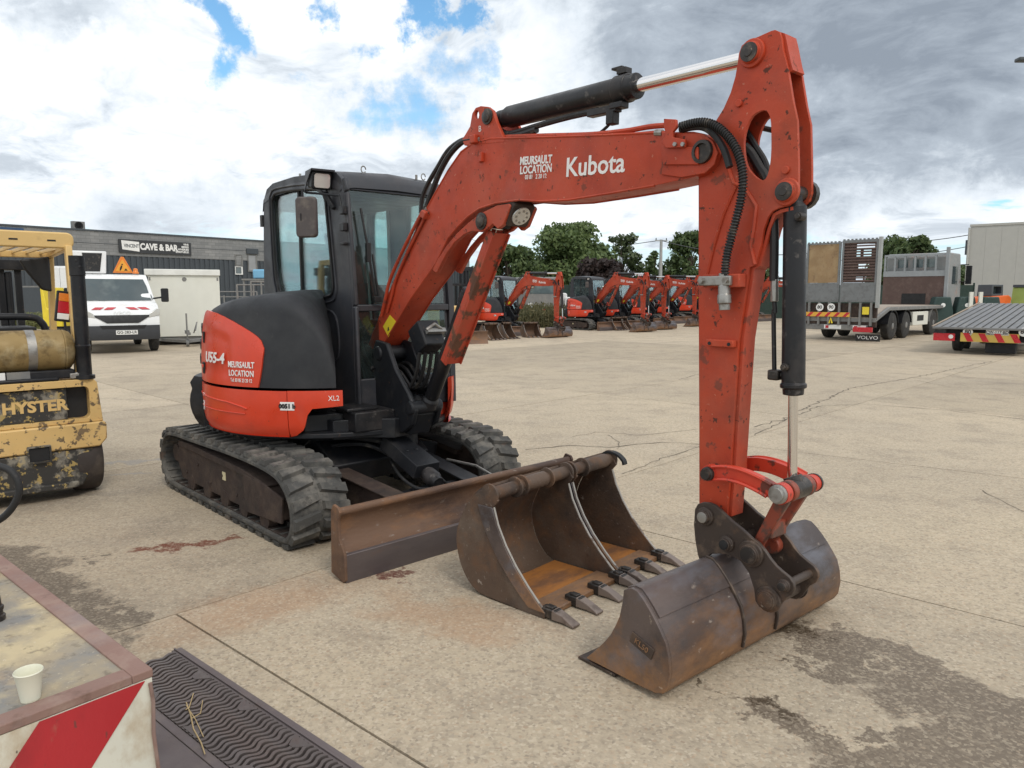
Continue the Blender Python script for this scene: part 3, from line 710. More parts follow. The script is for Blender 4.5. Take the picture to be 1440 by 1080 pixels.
# wiper
p0 = Vector((xfront(2.30)+.03, 0.0, 2.25)); wp = MB()
wp.tube([(xfront(2.25)+.03, -.04, 2.25), (xfront(1.95)+.04, -.01, 1.95), (xfront(1.62)+.035, .03, 1.62)], .010, 6); wp.box((xfront(1.95)+.045, -.012, 1.93), (.03, .035, .14)); wp.tube([(xfront(1.92)+.03, .03, 1.92), (xfront(1.60)+.03, .055, 1.60)], .010, 6); wp.box((xfront(1.6)+.035, .04, 1.59), (.03, .06, .04))
up(wp, 'wiper', m_dark, bevel=.003)
# work lamp at the roof corner, mirror and its arm
q = U(456, 255, -.20); lm = MB(); Ml = Matrix.Translation((q.x+.02, -.235, q.z)) @ rotM(0, T(12), T(-8))
lm.prism(rrect(-.075, -.065, .075, .065, .02), -.09, .02, axis='x', M=Ml @ rotM(0, T(0), 0)); lmo = up(lm, 'work_lamp', m_black, bevel=.008)
lg = MB(); lg.prism(rrect(-.058, -.05, .058, .05, .018), .021, .028, axis='x', M=Ml); lg.build('lens', m_lamp, lmo)
lh = MB(); lh.prism([(-.10, .05), (.05, .085), (.05, .072), (-.10, .038)], -.085, .085, M=Ml); lh.prism([(-.10, -.10), (-.10, .05), (.05, .085), (-.06, -.02)], -.089, -.082, M=Ml); lh.build('lamp_hood', m_cab, lmo)
lb_ = MB(); lb_.beam((q.x-.02, -.19, q.z-.08), (q.x+.06, -.155, q.z-.20), .04, .03); lb_.build('lamp_bracket', m_black, lmo, bevel=.005)
for (za_, zb2__) in ((2.20, 2.26), (2.08, 2.14), (1.98, 2.0)):
    k = MB(); k.b2((.535, CY0-.035, za_), (.60, CY0-.001, zb2__)); k.build('hinge_block', m_black, lmo, bevel=.005)
qa, qb = U(415, 279, -.42), U(447, 333, -.42); cxm, czm = (qa.x+qb.x)/2, (qa.z+qb.z)/2
mr_ = MB(); Mm = Matrix.Translation((cxm, -.42, czm)) @ rotM(0, 0, T(-55))
mr_.prism(rrect(-.08, -.142, .08, .142, .03), -.03, .015, axis='x', M=Mm); mro = up(mr_, 'mirror', m_mirror, bevel=.012)
ma = MB(); mt_ = U(430, 276, -.42); ma.tube([(cxm-.03, -.43, czm-.0), (cxm-.03, -.43, czm+.19), (.30, -.32, czm+.20), (.52, CY0-.02, czm+.17), (.56, CY0-.02, czm+.05)], .009, 8); ma.box((cxm-.03, -.44, czm), (.03, .03, .05)); ma.build('mirror_arm', m_black, mro)
hk = MB(); hk.b2((-1.0, CY0-.01, 2.22), (-.95, CY0+.05, 2.32)); hk.build('hinge', m_dark, cab_r)
gr_ = MB(); gr_.tube(smoothpath([(.64, .66, .98), (.68, .66, 1.05), (.68, .66, 1.2), (.65, .66, 1.28)], 4), .011); up(gr_, 'grab_handle', m_whitep)

# ---------------------------------------------------------------- swing bracket and boom foot
sb = MB()
for s in (-1, 1):
    a, b = (YC-.150, YC-.112) if s < 0 else (YC+.062, YC+.090)
    sb.prism([(.70, .66), (1.0, .63), (1.14, .71), (1.185, .82), (1.10, .93), (.94, 1.08), (.82, 1.27), (.66, 1.29), (.58, 1.16), (.62, .92)], a, b)
sb.prism([(.68, .64), (1.05, .62), (1.14, .78), (.98, .9), (.70, .84)], YC-.111, YC+.061)
sb.cyl((.80, YC, .50), (.80, YC, .88), .10, n=20); sb.cyl((.80, YC, .86), (.80, YC, .90), .12, n=20)
sb.cyl((.70, YC-.165, 1.19), (.70, YC+.10, 1.19), .055); sb.cyl((1.13, YC-.165, .83), (1.13, YC+.10, .83), .050)
sbo = up(sb, 'swing_bracket', m_black, bevel=.012)
sc = MB(); sc.cyl((.15, -.42, .77), (.72, -.12, .74), .045); sc.cyl((.55, -.22, .75), (.80, -.07, .73), .025); sc.b2((.62, -.30, .66), (.92, .02, .80)); sc.b2((.60, -.33, .80), (.86, -.08, .825))
up(sc, 'swing_cylinder', m_cyl, bevel=.008)
for k in range(5):
    h = MB(); y = YC-.10+k*.05; h.tube(smoothpath([(.45, -.05+k*.05, .85), (.62, y-.05, .98+k*.02), (.80, y, 1.05+k*.02), (1.0, y, .95), (1.12, y, 1.05-k*.01), (1.18, y, 1.22)], 5), .014, 7); h.build('hose', m_hose, sbo)
h = MB(); h.tube(smoothpath([tuple(U(*p)) for p in ((520, 455, YC-.02), (508, 475, YC-.10), (512, 500, YC-.15), (525, 520, YC-.16))], 5), .018); h.tube(smoothpath([tuple(U(*p)) for p in ((512, 460, YC+.02), (500, 480, YC-.05), (505, 510, YC-.12), (515, 540, YC-.12))], 5), .016); h.build('hose', m_hose, sbo)

# ---------------------------------------------------------------- boom
BW = .095
BO = [(519, 485), (540, 430), (565, 370), (590, 312), (610, 275), (630, 240), (648, 214), (664, 202), (690, 195), (760, 193), (850, 190), (935, 186), (975, 185), (990, 188), (1003, 198), (1010, 215), (1005, 231), (993, 243), (975, 249), (920, 261), (860, 271.5), (800, 281), (760, 283), (730, 281), (697, 285.5), (674, 293), (658, 304), (644, 318), (630, 334), (613, 370), (577, 420), (530, 499)]
P = xz(BO, YC-BW)
bm_ = MB(); bm_.prism(P, YC-BW, YC+BW); boom = up(bm_, 'boom', m_boom, bevel=.006)
# edge flanges
fl2 = MB()
def flange(pp, w=.012, h=.016):
    q_ = xz(pp, YC-BW); fl2.tube([(x, YC-BW+.002, z) for x, z in q_], .007, 6); fl2.tube([(x, YC+BW-.002, z) for x, z in q_], .007, 6)
flange(BO[:12]); flange(BO[19:]); fl2.build('weld_bead', m_boom, boom)
ear = [(652, 196), (656, 190), (663, 178), (666, 160), (671, 152), (678, 149.5), (688, 150.5), (695, 156), (700, 172), (709, 191.5), (712, 200), (655, 205)]
eh = [(669.5+3.2*math.cos(2*PI*i/10)+3, 162+6.5*math.sin(2*PI*i/10)) for i in range(10)]
for s in (-1, 1):
    q = xz(ear, YC-.085); hh = xz(eh, YC-.085)
    m = MB(); m.prism(q, YC+s*.085-.012, YC+s*.085+.012, [hh]); eo = m.build('pin_ear', m_boom, boom, bevel=.003)
    c = U(685.5, 164, YC-.10); m = MB(); m.rev((c.x, YC+s*.085, c.z), (c.x, YC+s*.125, c.z), [(0, .046), (.022, .046), (.024, .035), (.034, .033), (.04, .012)], 20); m.build('pin', m_pin, eo)
ear2 = [(608, 380), (615, 366), (628, 346), (641, 330), (658, 314), (676, 300), (699, 289), (716, 286.5), (718, 290), (713, 303), (708, 316), (700, 322), (693, 315), (686, 322), (676, 326.5), (664, 325), (652, 330), (640, 340), (626, 360), (614, 384)]
for s in (-1, 1):
    m = MB(); q = xz(ear2, YC-BW-.01); y = YC+s*(BW-.002); m.prism(q, y-.014, y+.014); eo = m.build('cylinder_bracket', m_boom, boom, bevel=.004)
    c = U(676, 311, YC-BW-.02); m = MB(); m.rev((c.x, y, c.z), (c.x, y+s*.04, c.z), [(0, .052), (.022, .052), (.024, .040), (.034, .038), (.04, .012)], 20); m.build('pin', m_pin, eo)
BCT = U(676, 311, YC-BW-.02); BCT = Vector((BCT.x, YC, BCT.z))
# boom lamp under the knee
q = U(731, 302, YC-.02); lm = MB(); Ml = Matrix.Translation((q.x, YC-.02, q.z)) @ rotM(0, T(38), T(-6))
lm.prism(rrect(-.075, -.075, .075, .075, .015), -.10, .015, axis='x', M=Ml); lmo = lm.build('boom_lamp', m_mud, boom, bevel=.006)
m = MB(); a = Ml @ Vector((.016, 0, 0)); b = Ml @ Vector((.024, 0, 0)); m.rev(a, b, [(0, .060), (.006, .058), (.008, .04)], 22); m.build('lens', m_lamp, lmo)
for k in range(8):
    m = MB(); a = Ml @ Vector((.024, .038*math.cos(k*PI/4), .038*math.sin(k*PI/4))); b = Ml @ Vector((.027, .038*math.cos(k*PI/4), .038*math.sin(k*PI/4))); m.cyl(a, b, .007, n=8); m.build('led', m_steel, lmo)
# tip doubler, boss, hose clamp
tipp = [(935, 206), (1000, 196), (1010, 215), (1003, 234), (990, 244), (935, 232)]
m = MB(); m.prism(xz([(932, 186), (990, 188), (1004, 199), (1011, 215), (1006, 232), (993, 244), (960, 250), (932, 246)], YC-BW), YC-BW-.010, YC-BW); m.prism(xz([(932, 186), (990, 188), (1004, 199), (1011, 215), (1006, 232), (993, 244), (960, 250), (932, 246)], YC-BW), YC+BW, YC+BW+.010); tp = m.build('tip_plate', m_boom, boom, bevel=.003)
m = MB(); m.prism(xz([(934, 205), (950, 203), (955, 197), (965, 197), (966, 207), (984, 207), (984, 232), (934, 232)], YC-BW-.01), YC-BW-.022, YC-BW-.010); m.build('tip_plate', m_boom, boom, bevel=.003)
c = U(986, 213, YC-.12); m = MB(); m.rev((c.x, YC-BW-.005, c.z), (c.x, YC-BW-.035, c.z), [(0, .052), (.022, .050), (.024, .036), (.010, .034), (.008, .0)], 24, caps=False); m.cyl((c.x, YC-.10, c.z), (c.x, YC+.12, c.z), .038); m.build('pin', m_pin, tp)
APIN = Vector((c.x, YC, c.z))
m = MB(); m.prism(xz([(938, 168), (955, 169), (956, 180), (951, 186), (951, 194), (968, 197), (967, 208), (940, 209), (935, 200), (941, 190), (938, 180)], YC-.11), YC-.135, YC-.118); cl_ = m.build('hose_clamp', m_boom, boom, bevel=.003)
for u in (950, 961):
    c = U(u, 203, YC-.135); m = MB(); m.cyl((c.x, YC-.135, c.z), (c.x, YC-.145, c.z), .010, n=6); m.build('bolt', m_steel, cl_)
# pipes along the boom
def pipe(pts, y, r, mat, name='pipe', parent=None, k=6, n=8):
    m = MB(); m.tube(smoothpath([tuple(U(p[0], p[1], p[2] if len(p) > 2 else y)) for p in pts], k), r, n); return m.build(name, mat, parent or boom)
pipe([(672, 198), (700, 193.5), (760, 191), (830, 189), (880, 184), (915, 178), (945, 176)], YC-.06, .013, m_boom)
pipe([(672, 201), (700, 196.5), (760, 195), (830, 194), (880, 190), (915, 187), (925, 186)], YC-.02, .010, m_boom)
pipe([(594, 298), (580, 325), (562, 362), (548, 395), (542, 420), (536, 445)], YC-.115, .012, m_boom)
pipe([(601, 298), (588, 325), (570, 362), (556, 395), (550, 420), (544, 440)], YC-.108, .009, m_boom)
pipe([(598, 296), (602, 285), (608, 268), (618, 243), (632, 218), (648, 201), (660, 197), (672, 196)], YC-.08, .019, m_hose, 'hose')
pipe([(592, 300), (594, 278), (602, 258), (615, 236), (630, 212), (648, 198), (662, 195)], YC-.03, .016, m_hose, 'hose')
for (u, v) in ((598, 302), (668, 196)):
    c = U(u, v, YC-.105); m = MB(); m.box((c.x, YC-.105, c.z), (.05, .05, .05), rotM(0, T(-60 if u < 620 else 0), 0)); m.build('pipe_clamp', m_boom, boom, bevel=.006)
for pts_ in ([(594, 306), (601, 293)], [(666, 196), (676, 196)], [(922, 187), (932, 187)]):
    m = MB(); m.cyl(U(*pts_[0], YC-.09), U(*pts_[1], YC-.09), .016, n=8); m.build('hose_fitting', m_steel, boom)
c = U(679, 223, YC-BW); m = MB(); m.b2((c.x-.012, YC-BW-.022, c.z-.02), (c.x+.012, YC-BW, c.z+.035)); m.b2((c.x-.03, YC-BW-.012, c.z-.02), (c.x, YC-BW, c.z)); m.build('hook', m_boom, boom, bevel=.003)
# lettering on the boom side
def boomtext(body, u, v, size, sx=1., bold=.0, u2=None, v2=None, sh=0):
    a = U(u, v, YC-BW-.002); b = U(u2, v2, YC-BW-.002); d = (b-a).normalized(); 
    x = Vector((d.x, 0, d.z)); y_ = Vector((-d.z, 0, d.x)); nrm = Vector((0, -1, 0)); x = x; yv = nrm.cross(x)
    M = Matrix((x, yv, nrm)).transposed().to_4x4(); M.translation = Vector(((a.x+b.x)/2, YC-BW-.0015, (a.z+b.z)/2))
    return text(body, size, 'lettering', m_white, boom, M, bold=bold, sx=sx)
boomtext('Kubota', 796, 237, .137, 1.02, .002, 878, 229)
boomtext('MEURSAULT', 733, 227, .060, .80, .002, 774, 224); boomtext('LOCATION', 733, 240, .060, .86, .0015, 774, 236.5); boomtext('03 81   2 20 12', 733, 250, .034, .85, .0005, 774, 247)
st_ = xz([(545, 442), (553, 446), (546, 471), (538, 463)], YC-BW-.002)
m = MB(); m.prism(xz([(548, 443), (556.5, 452), (546, 474), (538.5, 459)], YC-BW-.002), YC-BW-.002, YC-BW); sto = m.build('warning_sticker', m_yel, boom)
c = U(546, 462, YC-BW-.003); m = MB(); m.prism([(c.x-.012, c.z-.02), (c.x+.012, c.z-.012), (c.x+.004, c.z+.014), (c.x-.008, c.z+.006)], YC-BW-.0035, YC-BW-.002); m.build('pictogram', m_dark, sto)
c = U(676, 181, YC-.10); text('B', .05, 'lettering', m_white, boom, facing((c.x-.01, YC-.0985, c.z), (0, -1, 0)))

# ---------------------------------------------------------------- boom cylinder and its guard
BCB = Vector((1.13, YC, .83)); d = (BCT-BCB).normalized(); Lc = (BCT-BCB).length
m = MB(); m.rev(BCB, BCT, [(0, .06), (.06, .06), (.08, .045), (.10, .052), (Lc*.60, .052), (Lc*.60+.005, .060), (Lc*.66, .060), (Lc*.66+.005, .035)], 20); bco = up(m, 'boom_cylinder', m_cyl, bevel=.002)
m = MB(); m.cyl(BCB + d*(Lc*.62), BCT - d*.03, .025, n=18); m.cyl(BCT-Vector((0, .06, 0)), BCT+Vector((0, .06, 0)), .045); m.build('rod', m_chrome, bco)
nrm = Vector((d.z, 0, -d.x))      # towards the front
ga, gb = BCB + d*(Lc*.30), BCT + d*.00
m = MB(); w = .068; h0, h1 = .075, .095
def gp(t, y, h): return ga.lerp(gb, t) + Vector((0, y, 0)) + nrm*h
for (ya, yb, ha, hb_) in ((-w, w, h0, h0+.010), (-w, -w+.010, h0-.045, h0), (w-.010, w, h0-.045, h0), (-w, -w+.012, h0+.010, h0+.022), (w-.012, w, h0+.010, h0+.022)):
    vs = [gp(t, y, h) for t in (0, .97) for (y, h) in ((ya, ha), (yb, ha), (yb, hb_), (ya, hb_))]
    m.add(vs, [(3, 2, 1, 0), (4, 5, 6, 7), (0, 1, 5, 4), (1, 2, 6, 5), (2, 3, 7, 6), (3, 0, 4, 7)])
m.build('cylinder_guard', m_guard, bco, bevel=.002)
m = MB(); c = BCT + nrm*.05 + d*.02; m.cyl(c-Vector((0, .05, 0)), c+Vector((0, .06, 0)), .032); m.b2((c.x-.04, YC-.06, c.z-.03), (c.x+.01, YC+.06, c.z+.05)); m.build('guard_hinge', m_dark, bco)
# valve cover box by the boom foot
c = U(590, 475, YC-.06); m = MB(); m.box((c.x, YC+.0, c.z), (.16, .17, .20), rotM(0, T(-32), 0)); vb = up(m, 'valve_cover', m_black, bevel=.012)
m = MB(); m.box((c.x+.08, YC+.02, c.z+.045), (.05, .15, .03), rotM(0, T(-32), 0)); m.tube([(c.x+.09, YC-.06, c.z+.06), (c.x+.10, YC, c.z+.10), (c.x+.09, YC+.07, c.z+.06)], .012); m.build('fitting', m_steel, vb)

# ---------------------------------------------------------------- arm cylinder on top of the boom
A0 = U(685.5, 164, YC-.10); A0 = Vector((A0.x, YC, A0.z)); A1p = U(1053, 73, YC-.08); A1 = Vector((A1p.x, YC, A1p.z))
Bq = U(890, 119, YC); d = (A1-A0).normalized(); La = (A1-A0).length; lb_e = (Vector((Bq.x, YC, Bq.z))-A0).dot(d)
m = MB(); m.rev(A0, A1, [(0, .05), (.05, .05), (.06, .052), (.09, .062), (lb_e-.10, .062), (lb_e-.095, .070), (lb_e-.02, .070), (lb_e-.015, .064), (lb_e+.03, .062), (lb_e+.035, .032)], 24)
aco = up(m, 'arm_cylinder', m_cyl, bevel=.002)
m = MB(); m.cyl(A0+d*(lb_e), A1-d*.03, .033, n=24); m.cyl(A1-Vector((0, .05, 0)), A1+Vector((0, .05, 0)), .055, n=20); m.build('rod', m_chrome, aco)
un = Vector((-d.z, 0, d.x))
m = MB(); c = A0+d*(lb_e-.06)+un*.085; m.box(c, (.06, .05, .03), rotM(0, -math.atan2(d.z, d.x), 0)); m.box(c-d*.035+un*.02, (.07, .04, .012), rotM(0, -math.atan2(d.z, d.x), 0)); m.build('port_block', m_cyl, aco, bevel=.003)
lo_ = lambda t, k: A0 + d*t - un*k + Vector((0, -.03, 0))
m = MB(); m.tube(smoothpath([lo_(.02, .06), lo_(.12, .105), lo_(.35, .095), lo_(.60, .085), lo_(lb_e-.20, .085)], 5), .017); m.tube(smoothpath([lo_(.05, .10), lo_(.2, .125), lo_(.36, .115)], 5), .02); m.tube(smoothpath([lo_(lb_e-.09, .10), lo_(lb_e-.10, .15), lo_(lb_e-.22, .21), lo_(lb_e-.42, .235), lo_(lb_e-.55, .24)], 5), .008)
m.build('hose', m_hose, aco)
m = MB(); m.box(lo_(lb_e-.16, .095), (.20, .05, .035), rotM(0, -math.atan2(d.z, d.x), 0)); m.box(lo_(lb_e-.10, .13), (.05, .05, .08), rotM(0, -math.atan2(d.z, d.x), 0)); m.box(lo_(lb_e-.06, .085), (.08, .06, .03), rotM(0, -math.atan2(d.z, d.x), 0)); m.build('cylinder_valve', m_cyl, aco, bevel=.004)

# ---------------------------------------------------------------- arm
AW = .062                                       # half width over the plates
NEAR = [(983, 251), (986, 235), (996, 200), (1005, 172.5), (1017.5, 152.5), (1027.5, 130), (1034, 107.5), (1037, 90), (1039, 75), (1043, 64), (1052, 57), (1065, 52), (1084, 43.5), (1090, 42), (1096, 44.5), (1099, 53), (1101, 70), (1107.5, 95), (1115, 142), (1121, 170), (1122.5, 230), (1122.5, 268), (1119, 280), (1108, 289.5), (1095, 292.5), (1086, 297), (1080, 305), (1074, 322), (1070, 345), (1062, 373), (1054, 376), (1046, 430), (1039, 477), (1031, 600), (1027, 665), (1022, 726), (985, 726), (984, 600)]
HOLE = smoothpath([(1075, 155, 0), (1083, 166, 0), (1084.5, 190, 0), (1084, 220, 0), (1080, 244, 0), (1073, 253.5, 0), (1061, 247, 0), (1050, 232, 0), (1046, 208, 0), (1048, 186, 0), (1058, 163, 0)], 3, True)
np_ = xz(NEAR, YC-AW); hh = xz([(p[0], p[1]) for p in HOLE], YC-AW)
# arm mesh: two full plates, closed lower box, cap plates between
m = MB(); m.prism(np_, YC-AW, YC-AW+.016, [hh]); m.prism(np_, YC+AW-.016, YC+AW, [hh])
arm = up(m, 'arm', m_boom, bevel=.004)
def web(pp, th=.014, inset=.0):
    q_ = xz(pp, YC-AW); m_ = MB(); m_.strip(q_, YC-AW+.0165, YC+AW-.0165, th); return m_
web([(1054, 376), (1046, 430), (1039, 477), (1031, 600), (1027, 665), (1022, 726)]).build('front_web', m_boom, arm)
web([(984, 720), (984, 600), (983, 400), (983, 251), (990, 238), (1004, 236)]).build('rear_web', m_boom, arm)
web([(1087, 47), (1097, 50), (1099, 60), (1105, 90), (1108, 100)]).build('top_cap', m_boom, arm)
web([(1112, 290), (1095, 294), (1084, 300), (1076, 322), (1070, 345), (1062, 372), (1054, 376)]).build('lower_gusset', m_boom, arm)
web([(1042, 66), (1037, 90), (1027, 130), (1012, 160), (1004, 178)]).build('upper_web', m_boom, arm)
web([(1004, 178), (1030, 215), (1046, 262), (1062, 300)]).build('inner_web', m_boom, arm)
# raised doubler outlines on the near plate
for pp in ([(1032, 258), (1046, 262), (1064, 290), (1061, 318), (1056, 345), (1062, 372)], [(1035, 262), (1018, 300), (1004, 345), (993, 392)], [(1032, 258), (1017, 215), (1006, 195)]):
    q_ = xz(pp, YC-AW); m = MB(); m.tube([(x, YC-AW-.002, z) for x, z in q_], .009, 6); m.build('rib', m_boom, arm)
def pinset(u, v, r, y, parent, out_=.03, s=-1, mat=None, collar=m_boom):
    c = U(u, v, y+s*out_); m = MB(); m.rev((c.x, y, c.z), (c.x, y+s*out_, c.z), [(0, r*1.35), (out_*.45, r*1.3), (out_*.5, r), (out_, r*.95)], 22); po = m.build('pin_boss', collar, parent, bevel=.002)
    m = MB(); m.rev((c.x, y+s*(out_-.001), c.z), (c.x, y+s*(out_+.012), c.z), [(0, r*.9), (.006, r*.88), (.008, r*.45), (.012, r*.4)], 18); m.build('pin', mat or m_pin, po); return Vector((c.x, YC, c.z))
pinset(1053, 73, .044, YC-AW, arm); P2 = pinset(1102, 269, .042, YC-AW, arm)
c = P2; m = MB(); m.cyl((c.x, YC-AW, c.z), (c.x, YC+AW, c.z), .032); m.rev((c.x, YC+AW, c.z), (c.x, YC+AW+.05, c.z), [(0, .06), (.03, .06), (.035, .045), (.05, .04)]); m.build('pin', m_pin, arm)
for (u, v) in ((1038, 145), (1104, 239)):
    c = U(u, v, YC-AW-.01); m = MB(); m.cyl((c.x, YC-AW, c.z), (c.x, YC-AW-.012, c.z), .016, n=14); m.build('plug', m_boom, arm, bevel=.002)
c = U(985, 213, YC-.12)
# hoses looping over from the boom on to the arm, spiral guarded
HP = [(957, 178), (975, 173), (992, 172), (1008, 178), (1022, 190), (1034, 207), (1042, 230), (1045, 255), (1042, 280), (1036, 305), (1028, 335), (1022, 360), (1019, 388)]
hpath = smoothpath([tuple(U(u, v, YC-.12)) for u, v in HP], 8)
m = MB(); m.tube(hpath, .0145, 10); ho = m.build('hose', m_hose, arm)
def coil(path, r, rw_, turns_per_m, name, mat, parent, t0=0, t1=1):
    Q = [Vector(p) for p in path]; L_ = [0]
    for a, b in zip(Q, Q[1:]): L_.append(L_[-1] + (b-a).length)
    tot = L_[-1]; pts = []; n = int(tot*(t1-t0)*turns_per_m*10)
    for i in range(n):
        s_ = tot*(t0 + (t1-t0)*i/n); k = max(j for j in range(len(L_)) if L_[j] <= s_); k = min(k, len(Q)-2)
        t = (s_-L_[k])/max(L_[k+1]-L_[k], 1e-6); p = Q[k].lerp(Q[k+1], t); dd = (Q[k+1]-Q[k]).normalized(); e1 = dd.cross(Vector((0, 1, 0))).normalized(); e2 = dd.cross(e1); an = 2*PI*s_*turns_per_m
        pts.append(p + (e1*math.cos(an) + e2*math.sin(an))*r)
    m = MB(); m.tube(pts, rw_, 5); return m.build(name, mat, parent)
coil(hpath, .0175, .0030, 80, 'spiral_guard', m_hose, ho)
pipe([(957, 182), (985, 178), (1003, 188), (1018, 210), (1026, 235)], YC-.10, .016, m_hose, 'hose', arm)
pipe([(1046, 205, YC-.02), (1056, 215, YC), (1068, 235, YC), (1078, 252, YC), (1082, 275, YC), (1090, 300, YC)], YC, .020, m_hose, 'hose', arm)
pipe([(1050, 185, YC+.03), (1062, 205, YC+.03), (1076, 228, YC+.03), (1083, 255, YC+.02)], YC, .014, m_hose, 'hose', arm)
pipe([(1072, 180, YC+.10), (1090, 184, YC+.12)], YC, .012, m_hose, 'hose', arm, 2)
c0, c1 = U(1018, 384, YC-.115), U(1019, 437, YC-.115)
m = MB(); m.rev(c0, c1, [(0, .022), (.05, .022), (.055, .026), (.09, .026), (.095, .030), (.13, .030), (.135, .024), (.16, .024)], 14); fo = m.build('coupling', m_steel, arm, bevel=.001)
ca, cb_ = U(990, 395, YC-AW-.03), U(1035, 395, YC-AW-.03)
m = MB(); m.b2((ca.x, YC-AW-.075, ca.z-.022), (cb_.x, YC-AW-.055, cb_.z+.022)); cpo = m.build('hose_clamp_plate', m_steel, arm, bevel=.004)
for x in (ca.x+.02, cb_.x-.02):
    m = MB(); m.cyl((x, YC-AW-.075, ca.z), (x, YC-AW-.09, ca.z), .014, n=6); m.build('bolt', m_steel, cpo)
m = MB(); m.b2((ca.x+.01, YC-AW-.054, ca.z-.03), (cb_.x+.03, YC-AW, cb_.z+.03)); m.build('clamp_bracket', m_boom, arm, bevel=.004)
ca, cb_ = U(998, 482, YC-AW), U(1036, 483, YC-AW); m = MB(); m.b2((ca.x, YC-AW-.030, ca.z-.014), (cb_.x, YC-AW, cb_.z+.014)); bo_ = m.build('step_bracket', m_boom, arm, bevel=.004)
for x in (ca.x+.02, cb_.x-.02): m = MB(); m.cyl((x, YC-AW-.030, ca.z), (x, YC-AW-.034, ca.z), .008, n=8); m.build('bolt', m_dark, bo_)
c = U(1046, 571, YC+.03); 

# ---------------------------------------------------------------- bucket cylinder
K0 = Vector((P2.x, YC, P2.z)); kb = U(1113, 553, YC); kt = U(1112, 292, YC); ke = U(1114, 686, YC); K1 = Vector((ke.x, YC, ke.z))
d = (K1-K0).normalized(); Lk = (K1-K0).length; lb1 = (kb-K0).dot(d); lb0 = (kt-K0).dot(d)
m = MB(); m.rev(K0, K1, [(0, .03), (lb0-.02, .03), (lb0, .046), (lb1-.045, .048), (lb1-.04, .054), (lb1-.025, .054), (lb1-.02, .044), (lb1+.005, .042), (lb1+.01, .02)], 24); kco = up(m, 'bucket_cylinder', m_cyl, bevel=.002)
m = MB(); m.cyl(K0+d*lb1, K1-d*.02, .0205, n=20); m.build('rod', m_chrome, kco)
for (u, v) in ((1128, 305), (1108, 516)):
    c = U(u, v, YC-.03); m = MB(); m.cyl((c.x, YC-.02, c.z), (c.x, YC-.065, c.z), .017, n=10); m.cyl((c.x, YC-.05, c.z), (c.x, YC-.075, c.z), .012, n=8); m.build('port', m_pin, kco, bevel=.002)
pipe([(1088, 305), (1089, 340), (1088, 395)], YC-.02, .019, m_hose, 'hose', kco)
c0, c1 = U(1089, 393, YC-.02), U(1089, 424, YC-.02); m = MB(); m.cyl(c0, c1, .017, n=8); m.build('fitting', m_steel, kco, bevel=.002)
pipe([(1089, 424), (1090, 440), (1088, 442), (1089, 525)], YC-.02, .010, m_hose, 'pipe', kco, 3)
c = U(1090, 527, YC-.02); m = MB(); m.box(c, (.05, .05, .045)); m.cyl(c, c+Vector((.04, .02, 0)), .014); m.build('elbow', m_pin, kco, bevel=.008)

# ---------------------------------------------------------------- links
LN = YC-.125; LFAR = YC+.125
pA = U(996, 666, LN-.02); pB = U(1095, 695, LN-.02)
def bandz(mid, w): 
    q_ = [Vector(p) for p in mid]; t, b = [], []
    for i, p in enumerate(q_):
        dd = (q_[min(i+1, len(q_)-1)] - q_[max(i-1, 0)]).normalized(); nn = Vector((-dd.y, dd.x)); t.append(p+nn*w/2); b.append(p-nn*w/2)
    return [tuple(p) for p in t] + [tuple(p) for p in reversed(b)]
midp = smoothpath([(996, 666, 0), (1020, 664, 0), (1045, 669, 0), (1072, 681, 0), (1095, 695, 0)], 4)
mid = xz([(p[0], p[1]) for p in midp], LN)
for (yy, s) in ((LN, -1), (LFAR, 1)):
    m = MB(); m.prism(bandz(mid, .062), yy-.016, yy+.016)
    for w_ in (.058,):
        t_ = bandz(mid, w_); n2_ = len(t_)//2
        m.tube([(x, yy+s*.022, z) for x, z in t_[2:n2_-2]], .008, 6); m.tube([(x, yy+s*.022, z) for x, z in t_[n2_+2:-2]], .008, 6)
    for (p_, r) in ((pA, .038), (pB, .044 if s < 0 else .038)): m.cyl((p_.x, yy-.02, p_.z), (p_.x, yy+.02, p_.z), r, n=22)
    lo2 = up(m, 'guide_link', m_link, bevel=.003)
    for (p_, r) in ((pA, .028), (pB, .036)):
        k = MB(); k.rev((p_.x, yy+s*.019, p_.z), (p_.x, yy+s*.05, p_.z), [(0, r*1.15), (.015, r*1.1), (.017, r*.9), (.03, r*.85)], 20); k.build('pin', m_steel if (p_ is pB and s < 0) else m_pin, lo2)
m = MB(); m.cyl((pA.x, LN, pA.z), (pA.x, LFAR, pA.z), .030); m.cyl((pB.x, LN, pB.z), (pB.x, LFAR, pB.z), .030); m.rev((pB.x, YC-.055, pB.z), (pB.x, YC+.055, pB.z), [(0, .045), (.11, .045)]); m.cyl((pB.x, YC, pB.z), K1-d*.05, .040); up(m, 'link_pin_sleeve', m_pin, bevel=.003)
cl0 = U(1053, 780, YC-.13)
CLP = Vector((cl0.x, YC, cl0.z))
m = MB()
for yy in (YC-.07, YC+.07):
    m.beam((pB.x, yy, pB.z), (CLP.x, yy*.8+YC*.2, CLP.z+.03), .032, .062, up=(1, 0, 0), w1=.032, h1=.045); m.cyl((pB.x, yy-.018, pB.z), (pB.x, yy+.018, pB.z), .046, n=20)
    m.cyl((CLP.x, yy-.02, CLP.z), (CLP.x, yy+.02, CLP.z), .040, n=20)
m.b2(((pB.x+CLP.x)/2-.035, YC-.06, (pB.z+CLP.z)/2-.08), ((pB.x+CLP.x)/2+.0, YC+.06, (pB.z+CLP.z)/2-.01))
up(m, 'bucket_link', material('dark_worn_red_link', (.24, .050, .026), .5, 0, [((.07, .045, .035), 9, .48, .56, 10, .85)], bump=.001), bevel=.006)
